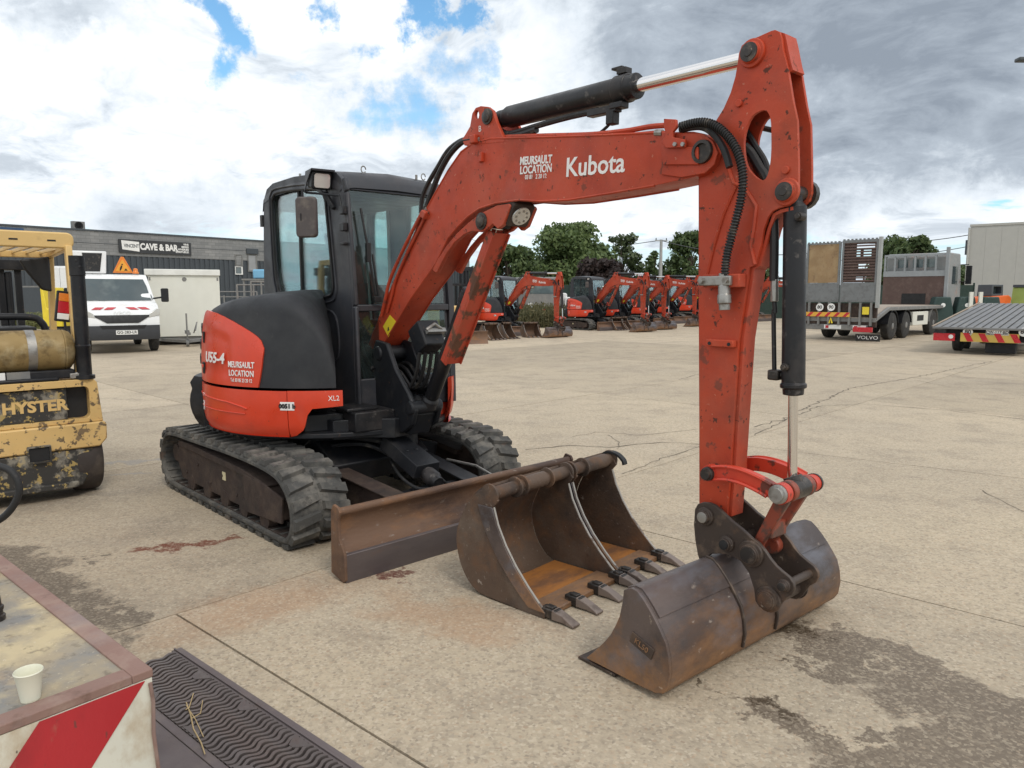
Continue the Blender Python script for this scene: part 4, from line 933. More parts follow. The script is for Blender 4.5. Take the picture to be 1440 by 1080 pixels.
# ---------------------------------------------------------------- quick coupler
CPX = [(977, 716), (981, 709), (988, 706.5), (997, 707), (1006, 711), (1018, 722), (1029, 733), (1043, 744), (1057, 757), (1067, 764), (1076, 775), (1083, 786), (1091, 796), (1100, 804), (1110, 812), (1116, 821), (1117, 829), (1113, 837), (1105, 841), (1100, 847), (1094, 856), (1086, 861), (1076, 859), (1067, 853), (1062, 845), (1060, 828), (1053, 806), (1041, 789), (1027, 781), (1013, 778.6), (1000, 779), (985, 792), (981, 780), (977.5, 760), (975.5, 738)]
CYN, CYF = YC-.115, YC+.105
q_ = xz(CPX, CYN)
cfar = [(x, z) for x, z in q_]
m = MB()
m.prism(q_, CYN, CYN+.018); m.prism(cfar, CYF-.018, CYF)
h1 = U(989, 727, CYN-.02); h2 = U(1053, 780, CYN-.02); h3 = U(1078, 844, CYN-.02); h4 = U(1102, 824, CYN-.01); h5 = U(1021, 765, CYN-.01)
m.cyl((h3.x, CYN, h3.z), (h3.x, CYF, h3.z), .035); m.cyl((h5.x, CYN, h5.z), (h5.x, CYF, h5.z), .028); m.cyl((h4.x, CYN, h4.z), (h4.x, CYF, h4.z), .018)
qc = up(m, 'quick_coupler', m_mud, bevel=.003)
qc.data.materials[0] = m_coup = material('dark_brown_coupler_steel', (.060, .044, .036), .5, .25, [((.17, .12, .085), 12, .52, .66, 9, .6), ((.26, .125, .06), 5, .56, .72, 8, .45), ((.4, .34, .28), 30, .67, .71, 6, .5)], bump=.0008)
for (hh_, r, mt) in ((h1, .030, m_steel), (h2, .042, m_pin), (h3, .040, m_coup), (h5, .026, m_dark), (h4, .020, m_pin)):
    for (yy, s) in ((CYN, -1), (CYF, 1)):
        k = MB(); k.rev((hh_.x, yy, hh_.z), (hh_.x, yy+s*.03, hh_.z), [(0, r*1.45), (.012, r*1.40), (.014, r*1.02), (.030, r*1.0)], 20); po = k.build('pin_boss', m_coup, qc, bevel=.002)
        k = MB(); k.rev((hh_.x, yy+s*.029, hh_.z), (hh_.x, yy+s*.036, hh_.z), [(0, r*.85), (.006, r*.82), (.008, r*.35)], 16); k.build('pin', mt, po) if 0 else k.build('pin', mt, qc)
m = MB(); m.cyl((h1.x, CYN, h1.z), (h1.x, CYF, h1.z), .04); up(m, 'arm_end_boss', m_boom)

# ---------------------------------------------------------------- wide ditching bucket on the coupler
YN, YF = -.49, .925
EP = [(878, 829.6), (876.5, 845), (872, 866.7), (866, 880), (859, 892.6), (848, 905), (837, 915), (829, 922), (826, 930), (826, 940), (836, 948), (855.6, 959), (874, 969), (892.6, 976), (908, 980), (922, 981), (933, 976), (939.5, 967), (942.6, 946), (941, 925), (937, 905), (929.6, 888), (922, 872), (914, 857), (905, 842), (897, 831), (888, 826.5)]
ep = xz(EP, YN); zmin = min(z for x, z in ep); 
ep = [(x, max(z + .0, .004) if z < .06 else z) for x, z in ep]
ep = [(x, z if z > .05 else .004 + (z+.06)*.4 if z > -.06 else .004) for x, z in ep]
sh = ep[11:]                                     # shell runs from lip round the back to the top
m = MB(); shell = [(ep[9][0]-.0, .012)] + [p for p in ep[11:]] + [(ep[0][0]+.02, ep[0][1]+.004)]
def insetp(P_, k):
    cx_ = sum(p[0] for p in P_)/len(P_); cz_ = sum(p[1] for p in P_)/len(P_); return P_
m.strip(shell, YN+.012, YF-.012, .014)
bk = up(m, 'ditching_bucket', m_bucket, smooth=50)
for (a, b) in ((YN-.004, YN+.012), (YF-.012, YF+.004)):
    k = MB(); k.prism(ep, a, b); k.build('end_plate', m_bucket, bk, bevel=.004)
k = MB(); x0 = min(p[0] for p in ep); k.prism([(x0-.06, .004), (x0+.16, .006), (x0+.16, .020), (x0-.055, .016)], YN, YF); k.build('cutting_edge', m_coup, bk, bevel=.002)
k = MB(); tt = [p for p in ep[21:]]+[ep[0]]; k.strip([(x+.006, z+.006) for x, z in ep[22:]] + [(ep[0][0], ep[0][1]+.008)], YN+.02, YF-.02, .010); k.build('top_stiffener', m_bucket, bk, smooth=50)
# weld-on ears that carry the coupler
eS = [p for p in ep[15:]]
for yy in (CYN-.035, CYF+.015):
    k = MB(); ear_ = [(x, z) for x, z in ep[17:]]; cen = Vector((sum(p[0] for p in ear_)/len(ear_), sum(p[1] for p in ear_)/len(ear_)))
    outr = [(cen.x+(x-cen.x)*1.05+.010, cen.y+(z-cen.y)*1.05+.012) for x, z in ear_]
    k.prism(ear_ + list(reversed(outr)), yy, yy+.012); k.build('hanger_ear', m_coup, bk, bevel=.004)
c = U(904, 907, YN); k = MB(); k.box((c.x, YN-.007, c.z), (.12, .006, .05), rotM(0, T(18), 0)); npl = k.build('name_plate', m_rust, bk, bevel=.002)
M_ = Matrix.Translation((c.x, YN-.0105, c.z)) @ rotM(PI/2, 0, 0) @ rotM(0, 0, T(-18)); text('KL50', .034, 'lettering', m_bucket, npl, M_, ext=.002)
# ================================================================ ground: concrete yard in slabs
def world_concrete():
    m = bpy.data.materials.new('exposed_aggregate_concrete'); m.use_nodes = True; m.node_tree.nodes.clear(); N = NT(m.node_tree)
    o = N.new('ShaderNodeOutputMaterial'); b = N.new('ShaderNodeBsdfPrincipled'); N.l.new(b.outputs[0], o.inputs[0])
    tc = N.new('ShaderNodeTexCoord'); V = tc.outputs['Object']
    big = N.noise(V, .35, 5, .6); mid = N.noise(V, 1.7, 6, .65); fine = N.noise(V, 22, 6, .7); grit = N.noise(V, 130, 3, .7)
    c = N.mix(N.mr(big, .35, .68), (.50, .415, .30), (.405, .34, .255))
    c = N.mix(N.mr(mid, .48, .68, 0, .55), c, (.25, .21, .165))
    c = N.mix(N.mr(N.noise(N.vmath('ADD', V, (5, 9, 0)), .9, 5, .6), .52, .72, 0, .5), c, (.50, .42, .30))
    # streaks left by sweeping and tyres
    st = N.noise(N.scale(V, (.35, 2.2, 1)), 1.2, 5, .6); c = N.mix(N.mr(st, .52, .72, 0, .35), c, (.50, .43, .33))
    c = N.mix(N.mr(fine, .28, .54, .45, 0), c, (.18, .15, .115))
    vo = N.new('ShaderNodeTexVoronoi'); vo.inputs['Scale'].default_value = 85; N.l.new(V, vo.inputs['Vector'])
    sp = N.new('ShaderNodeSeparateColor'); N.l.new(vo.outputs['Color'], sp.inputs[0])
    c = N.mix(N.mr(sp.outputs[0], .68, .98, 0, .50), c, (.60, .52, .40))
    c = N.mix(N.mr(sp.outputs[1], .72, .98, 0, .42), c, (.16, .135, .11))
    c = N.mix(N.mr(sp.outputs[2], .88, .99, 0, .25), c, (.44, .27, .16))
    oi = N.new('ShaderNodeObjectInfo'); sc = N.vmath('SCALE', c); N.put(sc.node.inputs['Scale'], N.mr(oi.outputs['Random'], 0, 1, .86, 1.09)); c = sc
    ns = N.math('SUBTRACT', N.noise(V, 2.6, 7, .68), .5); ns2 = N.math('SUBTRACT', N.noise(V, 14, 5, .6), .5)
    wob = N.math('ADD', N.math('MULTIPLY', ns, 4.6), N.math('MULTIPLY', ns2, 1.6))
    w1 = N.scale(N.vmath('SUBTRACT', N.noise(V, 3.2, 6, .65, out=1), (.5, .5, .5)), (.85, .85, 0)); w2 = N.scale(N.vmath('SUBTRACT', N.noise(V, 17, 5, .7, out=1), (.5, .5, .5)), (.16, .16, 0))
    VW = N.vmath('ADD', V, N.vmath('ADD', w1, w2))
    gritf = N.mr(sp.outputs[0], .3, 1, 1, .55)
    def field(L_):
        r = None
        for (u0, v0, u1, v1, w) in L_:
            A, B = ground(u0, v0), ground(u1, v1); C = (A+B)/2; d = B-A; a = d.length/2 + w; d.normalize(); n = Vector((-d.y, d.x, 0))
            q = N.vmath('SUBTRACT', VW, tuple(C))
            l1 = N.math('DIVIDE', N.vmath('DOT_PRODUCT', q, tuple(d), out=1), a); l2 = N.math('DIVIDE', N.vmath('DOT_PRODUCT', q, tuple(n), out=1), w)
            e = N.math('SQRT', N.math('ADD', N.math('MULTIPLY', l1, l1), N.math('MULTIPLY', l2, l2)))
            r = e if r is None else N.math('MINIMUM', r, e)
        return r
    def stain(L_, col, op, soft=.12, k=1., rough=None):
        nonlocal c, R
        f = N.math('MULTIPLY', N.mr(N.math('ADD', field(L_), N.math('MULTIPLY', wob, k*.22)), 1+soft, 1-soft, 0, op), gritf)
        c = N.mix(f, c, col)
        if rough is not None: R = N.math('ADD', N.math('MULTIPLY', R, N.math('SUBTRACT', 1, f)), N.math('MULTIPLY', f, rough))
    R = N.mr(mid, .3, .7, .82, .95)
    stain([(300, 875, 430, 835, .22), (560, 840, 700, 880, .16)], (.40, .225, .12), .45, .5, .7)
    stain([(1090, 868, 1330, 945, .13), (1140, 905, 1250, 960, .10), (1270, 975, 1500, 1010, .22), (1230, 1075, 1500, 1070, .18), (1045, 990, 1195, 1050, .08), (1120, 930, 1280, 975, .05), (1180, 1010, 1250, 1030, .03)], (.14, .108, .078), .90, .10, .55, .6)
    stain([(1095, 868, 1150, 895, .06), (1045, 988, 1110, 1010, .035), (985, 952, 1005, 968, .02), (1085, 925, 1110, 935, .012), (1060, 905, 1070, 907, .012)], (.060, .040, .022), .9, .15, .5, .5)
    stain([(-10, 775, 120, 850, .17), (110, 845, 180, 885, .07), (115, 787, 140, 785, .03), (120, 835, 150, 832, .02)], (.12, .097, .075), .85, .2, .5)
    stain([(90, 655, 215, 648, .09), (150, 668, 215, 663, .05)], (.20, .19, .175), .7, .2, .5, .35)
    stain([(210, 774, 265, 768, .07), (250, 764, 330, 756, .07)], (.15, .042, .022), .95, .2, .6)
    stain([(520, 817, 572, 812, .07)], (.12, .035, .025), .92, .12, .5, .5)
    stain([(700, 850, 770, 868, .03), (560, 730, 620, 735, .05)], (.11, .08, .06), .6, .3, .6)
    stain([(0, 700, 150, 692, .10)], (.16, .14, .12), .5, .5, .6)
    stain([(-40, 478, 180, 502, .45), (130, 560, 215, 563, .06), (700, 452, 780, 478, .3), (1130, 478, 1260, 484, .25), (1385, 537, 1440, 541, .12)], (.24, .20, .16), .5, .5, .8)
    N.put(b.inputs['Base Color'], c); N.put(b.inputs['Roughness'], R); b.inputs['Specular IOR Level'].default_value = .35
    bp = N.new('ShaderNodeBump'); bp.inputs['Strength'].default_value = 1; bp.inputs['Distance'].default_value = .004
    h = N.math('ADD', N.math('MULTIPLY', grit, .5), N.math('ADD', fine, N.math('MULTIPLY', vo.outputs['Distance'], -.35))); N.put(bp.inputs['Height'], h); N.l.new(bp.outputs[0], b.inputs['Normal'])
    return m
m_conc = world_concrete()
m_joint = material('dark_joint_filler', (.12, .10, .078), .95, 0, [((.16, .14, .10), 4, .5, .7, 5, .6)])
m_field = material('dry_field_ground', (.20, .19, .11), .95, 0, [((.10, .13, .05), .08, .45, .6, 5, .8), ((.30, .26, .18), .3, .5, .7, 5, .5)])
gm = MB(); gm.add([(-900, -200, -.022), (900, -200, -.022), (900, 1600, -.022), (-900, 1600, -.022)], [(0, 1, 2, 3)]); gobj = tag(gm.build('ground', m_field), kind='structure')
jb = MB(); jb.add([(-60, -14, -.014), (70, -14, -.014), (70, 62, -.014), (-60, 62, -.014)], [(0, 1, 2, 3)]); jb.build('joint_bed', m_joint, gobj)
def cut(poly, p, d):
    """split a convex polygon by the line through p along d -> (left, right)"""
    n = Vector((-d[1], d[0])); L_, R_ = [], []
    for i in range(len(poly)):
        a, b = Vector(poly[i]), Vector(poly[(i+1) % len(poly)]); sa, sb_ = (a-Vector(p)).dot(n), (b-Vector(p)).dot(n)
        (L_ if sa >= 0 else R_).append(tuple(a))
        if (sa > 0) != (sb_ > 0) and abs(sa-sb_) > 1e-9:
            q = a.lerp(b, sa/(sa-sb_)); L_.append(tuple(q)); R_.append(tuple(q))
    return (L_ if len(L_) > 2 else None), (R_ if len(R_) > 2 else None)
def inset(poly, w):
    n = len(poly); ar = sum(poly[i][0]*poly[(i+1) % n][1]-poly[(i+1) % n][0]*poly[i][1] for i in range(n)); s_ = 1 if ar > 0 else -1; out_ = []
    for i in range(n):
        a, b, c_ = Vector(poly[i-1]), Vector(poly[i]), Vector(poly[(i+1) % n]); d1 = (b-a); d2 = (c_-b)
        if d1.length < 1e-5 or d2.length < 1e-5: continue
        d1.normalize(); d2.normalize(); n1 = Vector((-d1.y, d1.x))*s_; n2 = Vector((-d2.y, d2.x))*s_; k = 1+n1.dot(n2)
        if k < .15: continue
        out_.append(tuple(b + (n1+n2)*(w/k)))
    return out_
dA = (math.cos(T(46.4)), math.sin(T(46.4))); P1 = (-1.93, 3.34)
yard = [(-60, -14), (70, -14), (70, 62), (-60, 62)]
leftp, rightp = cut(yard, P1, dA)
def splitall(polys, lines):
    for p, ang in lines:
        d = (math.cos(T(ang)), math.sin(T(ang))); nx = []
        for q in polys:
            a, b = cut(q, p, d); nx += [k for k in (a, b) if k]
        polys = nx
    return polys
RB = [((-1.705, 3.547), -40.6), ((.89, 4.91), -42.5), ((2.53, 7.75), -35), ((5.29, 11.42), -50), ((8.6, 14.9), -46), ((12.2, 18.6), -45), ((16.2, 22.8), -45), ((20.5, 27), -45), ((25, 32), -45), ((30, 37), -45), ((35.5, 42.5), -45), ((41, 48), -45)]
polys = splitall([rightp], RB)
RA = [((5.9, 3.6), 46), ((12.5, 4), 46), ((19, 4.5), 46), ((26, 5), 46), ((34, 5.5), 46)]
polys = splitall(polys, RA)
LB = [((-6.2, 3.0), -44), ((-2.4, 8.4), -44), ((1.2, 12.2), -44), ((5, 16.2), -44), ((9, 20.5), -44), ((13, 25), -44), ((17.5, 29.5), -44), ((22, 34), -44), ((27, 39), -44), ((32, 44), -44)]
LA = [((-5.9, 4.4), 46), ((-10.5, 5), 46), ((-16, 6), 46), ((-22, 7), 46), ((-29, 8), 46), ((-37, 9), 46), ((-45, 10), 46)]
polys += splitall(splitall([leftp], LB), LA)
ns_ = 0
for q in polys:
    w = .0055 if min(math.hypot(*p) for p in q) < 15 else .010
    q = inset(q, w)
    if len(q) < 3: continue
    cx_ = sum(p[0] for p in q)/len(q); cy_ = sum(p[1] for p in q)/len(q)
    if cy_ < -8 and abs(cx_) > 20: continue
    z = random.uniform(-.0015, .0015)
    m = MB(); m.prism(q, -.03, z, axis='z'); m.build('concrete_slab', m_conc, gobj, smooth=0); ns_ += 1
def crack(px, w=.010, jit=.02, z=.0035):
    pts = [ground(u, v) for u, v in px]; P = []
    for a, b in zip(pts, pts[1:]):
        k = max(2, int((b-a).length/.10))
        P += [a.lerp(b, i/k) + Vector((random.uniform(-jit, jit), random.uniform(-jit, jit), 0)) for i in range(k)]
    P.append(pts[-1]); L_, R_ = [], []
    for i, p in enumerate(P):
        d = (P[min(i+1, len(P)-1)]-P[max(i-1, 0)]).normalized(); n = Vector((-d.y, d.x, 0))*w*random.uniform(.25, .75); L_.append((p.x+n.x, p.y+n.y, z)); R_.append((p.x-n.x, p.y-n.y, z))
    m = MB(); m.sheet([L_, R_]); return m.build('crack', m_joint, gobj, smooth=0)
crack([(738, 632), (800, 627), (860, 629), (930, 622), (984, 625)], .012)
crack([(800, 615), (840, 608), (900, 612), (980, 604)], .008); crack([(855, 612), (870, 622), (868, 632)], .006)
crack([(1060, 600), (1100, 590), (1128, 575), (1200, 545), (1290, 530), (1395, 508)], .016, .04); crack([(1060, 612), (1110, 588), (1150, 572)], .012, .03)
crack([(1150, 572), (1210, 568), (1330, 577), (1440, 590)], .012, .03); crack([(1288, 535), (1340, 545), (1440, 548)], .010, .03)
crack([(875, 667), (930, 645), (984, 628)], .008); crack([(1380, 690), (1440, 720)], .006, .01)
crack([(955, 534), (1000, 521)], .012, .02)

# ---------------------------------------------------------------- drain with wavy grating
GY = .868; DF = Frame((0, 0, 0), GY)
dr = empty('drain_grate', (0, 0, 0), DF.rz, 'long cast iron drain grate with wavy bars set in the concrete beside the striped platform', 'drain grate')
m_iron = material('worn_cast_iron', (.13, .11, .105), .45, .5, [((.19, .17, .16), 18, .5, .7, 6, .6), ((.16, .09, .055), 5, .58, .75, 6, .5)], bump=.001)
m_steelp = material('weathered_purple_grey_steel', (.15, .125, .125), .6, .35, [((.27, .22, .18), 4, .5, .75, 8, .6), ((.12, .07, .05), 9, .6, .75, 8, .6)], bump=.0015)
y0, y1 = 1.145, 1.40; x0, x1 = -3.20, -1.05
m = MB(); m.b2((x0-.02, y1, .0), (x1, y1+.045, .012)); m.b2((x0-.02, y1+.010, .012), (x1, y1+.018, .020)); m.build('frame_rail', m_steelp, dr, bevel=.002)
m = MB(); m.b2((x0, y0-.035, .0), (x1, y0, .012)); m.build('frame_rail', m_steelp, dr, bevel=.002)
m = MB(); m.b2((x0+.35, .86, .0), (x1, y0-.036, .008)); m.build('cover_plate', m_steelp, dr)
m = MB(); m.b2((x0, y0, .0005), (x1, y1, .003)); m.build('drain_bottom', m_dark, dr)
bars = None; k = 0; x = x0+.02
while x < x1:
    ph = k*.0
    def wave(y): return .010*math.sin((y-y0)*2*PI/.085 + ph)
    ys = rng(y0, y1, 22); m = MB()
    if bars is None:
        rows = []
        for y in ys: w = wave(y); rows.append([(w-.009, y, .003), (w-.0075, y, .017), (w+.0075, y, .017), (w+.009, y, .003)])
        m.sheet(rows); bars = m.build('grate_bar', m_iron, dr); bars.location = (x, 0, 0)
    else:
        c_ = bars.copy(); S.collection.objects.link(c_); c_.location = (x, 0, random.uniform(-.002, .001))
        if k % 16 in (0,): c_.scale = (1.3, 1, 1)
    k += 1; x += .0285
for j in range(6):
    xx = x0+.3+j*.36
    m = MB(); m.prism([(xx-.05, y1-.005), (xx+.06, y1-.005), (xx+.015, y1-.055), (xx-.01, y1-.055)], .012, .018, axis='z'); m.build('bolt_pocket', m_iron, dr)
    m = MB(); m.prism([(xx-.05, y0+.005), (xx+.06, y0+.005), (xx+.015, y0+.05), (xx-.01, y0+.05)], .012, .018, axis='z'); m.build('bolt_pocket', m_iron, dr)
m_straw = material('dry_straw', (.45, .34, .18), .9)
stw = MB(); q = [ground(u, v, .02) for u, v in ((262, 988), (268, 1005), (272, 1025), (283, 1045), (288, 1060))]
stw.tube([tuple(p) for p in q], .0025, 5); stw.tube([tuple(ground(u, v, .022)) for u, v in ((272, 975), (266, 995), (261, 998))], .002, 5); stw.tube([tuple(ground(u, v, .022)) for u, v in ((285, 985), (282, 1003), (270, 1010))], .0018, 5)
stw.tube([tuple(ground(u, v, .022)) for u, v in ((262, 992), (275, 1012), (286, 1036))], .0018, 5)
tag(stw.build('dry_weed_stalk', m_straw), 'dry straw coloured weed stalk lying on the wavy drain grate', 'weed')

# ---------------------------------------------------------------- steel edged loading platform with red and white striped end
C0 = ground(215, 940, .5); PF = Frame((C0.x, C0.y, 0), .862)
pl = empty('loading_platform', PF.o, PF.rz, 'low concrete topped steel platform with red and white striped end plate at the lower left', 'platform')
m_ptop = material('worn_platform_concrete', (.36, .295, .20), .9, 0, [((.20, .205, .21), 1.6, .46, .58, 9, .8), ((.56, .46, .28), 2.6, .50, .62, 10, .8), ((.30, .17, .09), 2.4, .53, .66, 8, .55), ((.10, .08, .06), 26, .56, .68, 8, .5), ((.6, .52, .38), 60, .62, .7, 4, .5)], bump=.004, bscale=25)
m_pedge = material('pinkish_rusted_angle_iron', (.27, .165, .135), .7, .15, [((.40, .30, .24), 7, .5, .7, 8, .6), ((.12, .07, .05), 12, .56, .7, 8, .6), ((.25, .24, .25), 3, .5, .7, 5, .5)], bump=.0015)
m_pwhite = material('dirty_white_paint', (.66, .645, .55), .6, 0, [((.36, .24, .12), 5, .53, .68, 10, .65), ((.05, .035, .025), 8, .645, .67, 10, .9), ((.30, .30, .26), 2, .55, .8, 6, .35)], bump=.0006, stretch=(1, 1, .7))
m_pred = material('scratched_red_paint', (.42, .022, .028), .5, 0, [((.24, .02, .025), 4, .45, .66, 7, .7), ((.33, .20, .13), 5, .55, .64, 10, .65), ((.10, .05, .04), 20, .62, .66, 9, .7)], bump=.0008, stretch=(1, 1, .5))
m = MB(); m.b2((-3.2, -3.2, .0), (-.012, -.012, .47)); m.build('platform_body', m_steelp, pl)
m = MB(); m.b2((-3.2, -3.2, .4705), (-.066, -.060, .492)); m.build('concrete_top', m_ptop, pl)
for (a, b) in (((-3.2, -.060, .474), (-.0, .0, .5)), ((-.066, -3.2, .474), (.0, -.0605, .5))):
    m = MB(); m.b2(a, b); m.build('edge_angle', m_pedge, pl, bevel=.003)
m = MB(); m.b2((-.0118, -3.2, -.0), (-.001, -.004, .473)); bd = m.build('end_plate', m_pwhite, pl)
def onface(u, v): p = PF.px(u, v, 0); return p.y, p.z
def stripe(q):
    (a, b, c_, d_) = q
    m = MB(); m.prism([a, b, c_, d_], .0, .0025, axis='x'); m.build('stripe', m_pred, pl)
a = onface(205, 955); b = onface(128, 1080); c_ = onface(13, 1080); d_ = onface(63, 1003)
def ext(p, q_, z): t = (z-p[1])/(q_[1]-p[1]); return (p[0]+(q_[0]-p[0])*t, z)
zt_ = .471
for k in range(0, 5):
    off = -k*2*abs(ext(a, b, zt_)[0]-ext(d_, c_, zt_)[0])
    A_, B_, C_, D_ = ext(a, b, zt_), ext(a, b, .005), ext(d_, c_, .005), ext(d_, c_, zt_)
    stripe([(p[0]+off, p[1]) for p in (A_, B_, C_, D_)])
m = MB(); m.tube([(.004, -.012, .46), (.008, -.008, .40), (.006, -.012, .30), (.01, -.006, .18), (.006, -.01, .05)], .006, 6); m.build('loose_wire', m_pedge, pl)
# paper cup
cp = ground(43, 983, .493); m_cup = material('cream_paper', (.74, .73, .60), .6, var=.03)
m = MB(); m.rev(cp, cp+Vector((0, 0, .1)), [(.0, .0), (.0, .024), (.004, .0245), (.080, .0345), (.083, .037), (.086, .0355), (.080, .0335), (.006, .0235), (.006, .0)], 32, caps=False)
tag(m.build('paper_cup', m_cup, smooth=50), 'empty cream paper cup standing on the striped platform', 'paper cup')
# hose loop with coupling on the platform, at the picture's left edge
hz = Frame((0, 0, 0), 0.0)
cbp = ground(-6, 872, .493)
def dpt(u, v, y): return tuple(atd(u, v, y))
yy = cbp.y
hp = [dpt(-6, 836, yy), dpt(-12, 800, yy), dpt(-40, 770, yy+.05), dpt(-40, 745, yy+.08), dpt(-8, 735, yy+.1), dpt(14, 718, yy+.1), dpt(27, 692, yy+.1), dpt(20, 668, yy+.1), dpt(0, 656, yy+.1), dpt(-50, 650, yy+.08), dpt(-110, 700, yy+.05), dpt(-140, 800, yy), tuple(ground(-150, 880, .50))]
m = MB(); m.tube(smoothpath(hp, 6), .0125, 10); hl = tag(m.build('looped_hose', m_hose, smooth=60), 'thick black hose looping up at the left edge above the platform', 'hose')
m = MB(); m.rev(cbp, cbp+Vector((0, 0, .1)), [(0, .030), (.018, .030), (.020, .024), (.036, .024), (.038, .027), (.05, .027), (.052, .021), (.085, .019)], 14); m.build('hose_coupling', m_pin, hl, bevel=.001)

# ---------------------------------------------------------------- two loose digging buckets
BKY = .85; K0_ = ground(762, 870); KF = Frame((K0_.x, K0_.y, 0), BKY)
BP = smoothpath([(-.40, .60, 0), (-.47, .55, 0), (-.56, .43, 0), (-.61, .31, 0), (-.60, .20, 0), (-.555, .10, 0), (-.47, .025, 0), (-.36, .004, 0)], 4)
BPS = [(p[0], p[1]) for p in BP] + [(-.15, .004), (.015, .004)]
FRONT = [(.02, .035), (-.03, .075), (-.10, .14), (-.18, .225), (-.25, .32), (-.305, .42), (-.335, .51), (-.30, .55), (-.33, .595), (-.38, .615)]
m_tip = material('worn_tooth_steel', (.22, .175, .15), .5, .4, [((.10, .07, .055), 12, .5, .62, 8, .7)], bump=.001)
m_worn = material('polished_worn_edge', (.40, .37, .33), .4, .5, [((.14, .10, .08), 10, .54, .6, 8, .8)])
def digging_bucket(name, y0_, wid, nteeth, label, sw=1., hook=False):
    r = empty(name, KF.o + KF.L*y0_, KF.rz, label, 'digger bucket', 'spare digging buckets beside the blade')
    out_ = BPS + FRONT
    for (a, b) in ((0, .016), (wid-.016, wid)):
        m = MB(); m.prism(out_, a, b); sp = m.build('side_plate', m_rust, r, bevel=.003)
        k = MB(); ed = [(.02, .035), (-.03, .075), (-.10, .14), (-.18, .225), (-.25, .32), (-.305, .42), (-.335, .51)]
        inn = [(x-.105, z+.0) for x, z in ed]; k.prism(ed + list(reversed([(x, max(z, .01)) for x, z in inn])), (a-.006 if a == 0 else b), (a if a == 0 else b+.006)); k.build('edge_strip', m_bucket, sp, bevel=.002)
        k = MB(); k.tube([(x+.001, (a+b)/2, z+.001) for x, z in ed], .0055, 6); k.build('worn_edge', m_worn, sp)
    m = MB(); m.strip(BPS, .016, wid-.016, -.014); m.build('bucket_shell', m_rust, r, smooth=50)
    k = MB(); k.b2((-.42, .03, .0195), (-.13, wid-.03, .0235)); k.build('rusted_floor', m_floorrust, r)
    m = MB(); m.b2((-.12, .016, .005), (.03, wid-.016, .032)); m.build('lip_plate', m_bucket, r, bevel=.004)
    # carrying tube with collars
    m = MB(); c_ = (-.36, .575); m.cyl((c_[0], .0, c_[1]), (c_[0], wid, c_[1]), .036, n=22); tb = m.build('hanger_tube', m_rust, r)
    for y in ([.0, .20, .255, .48, wid-.01] if wid > .6 else [.0, .13, wid-.01]):
        k = MB(); k.cyl((c_[0], y, c_[1]), (c_[0], y+.014, c_[1]), .058, n=22); k.build('collar', m_rust, tb, bevel=.002)
    for (a, b) in ([(.28, .46)] if wid > .6 else [(.16, wid-.06)]):
        k = MB(); k.cyl((c_[0], a, c_[1]), (c_[0], b, c_[1]), .043, n=22); k.build('sleeve', m_rust, tb, bevel=.002)
    if hook:
        k = MB(); pth = [(-.43, .56, 0), (-.42, .60, 0), (-.37, .628, 0), (-.30, .62, 0), (-.25, .585, 0), (-.24, .555, 0)]; q_ = smoothpath(pth, 3)
        k.strip([(p[0], p[1]) for p in q_], wid-.02, wid+.02, -.014); k.build('hook', m_dark, r)
    n = nteeth
    for j in range(n):
        y = .03 + (wid-.06)*j/(n-1)
        m = MB(); m.box((.035, y, .035), (.10, .055, .05)); m.box((.035, y, .063), (.05, .035, .016)); to = m.build('tooth', m_pin, r, bevel=.006)
        k = MB(); k.add([(.06, y-.032, .012), (.06, y+.032, .012), (.06, y+.03, .062), (.06, y-.03, .062), (.125, y-.026, .010), (.125, y+.026, .010), (.125, y+.024, .045), (.125, y-.024, .045), (.195, y-.030, .004), (.195, y+.030, .004), (.195, y+.028, .014), (.195, y-.028, .014)],
              [(0, 1, 2, 3), (0, 4, 5, 1), (1, 5, 6, 2), (2, 6, 7, 3), (3, 7, 4, 0), (4, 8, 9, 5), (5, 9, 10, 6), (6, 10, 11, 7), (7, 11, 8, 4), (8, 11, 10, 9)])
        k.build('tooth_tip', m_tip, to, bevel=.004)
    return r
bkA = digging_bucket('digging_bucket', 0, .67, 4, 'wide rusty toothed digging bucket lying open between blade and ditching bucket')
bkB = digging_bucket('digging_bucket', .695, .44, 3, 'narrower rusty toothed bucket with black hook behind the wide one', hook=True)
# ================================================================ freeze bevels so that copies can share meshes
def freeze(root):
    dg = bpy.context.evaluated_depsgraph_get(); bpy.context.view_layer.update(); dg = bpy.context.evaluated_depsgraph_get()
    todo = [root] + list(root.children_recursive)
    for o in todo:
        if o.type == 'MESH' and o.modifiers:
            me = bpy.data.meshes.new_from_object(o.evaluated_get(dg)); me.name = o.data.name; o.modifiers.clear(); o.data = me
freeze(exc); freeze(bkA); freeze(bkB)
SKIP = ('bolt', 'led', 'pictogram', 'port', 'swage_line', 'spiral_guard', 'rim', 'window_seal', 'packed_dirt', 'plug', 'cap', 'notice', 'roof_bolt', 'fitting', 'coupling')
def parked(u, depth, yaw, sc, label):
    p = atd(u, 415, depth); c = copy_tree(exc, None, SKIP); c.location = (p.x, p.y, 0); c.rotation_euler = (0, 0, yaw-PI/2); c.scale = (sc, sc, sc)
    return tag(c, label, 'excavator', GX)
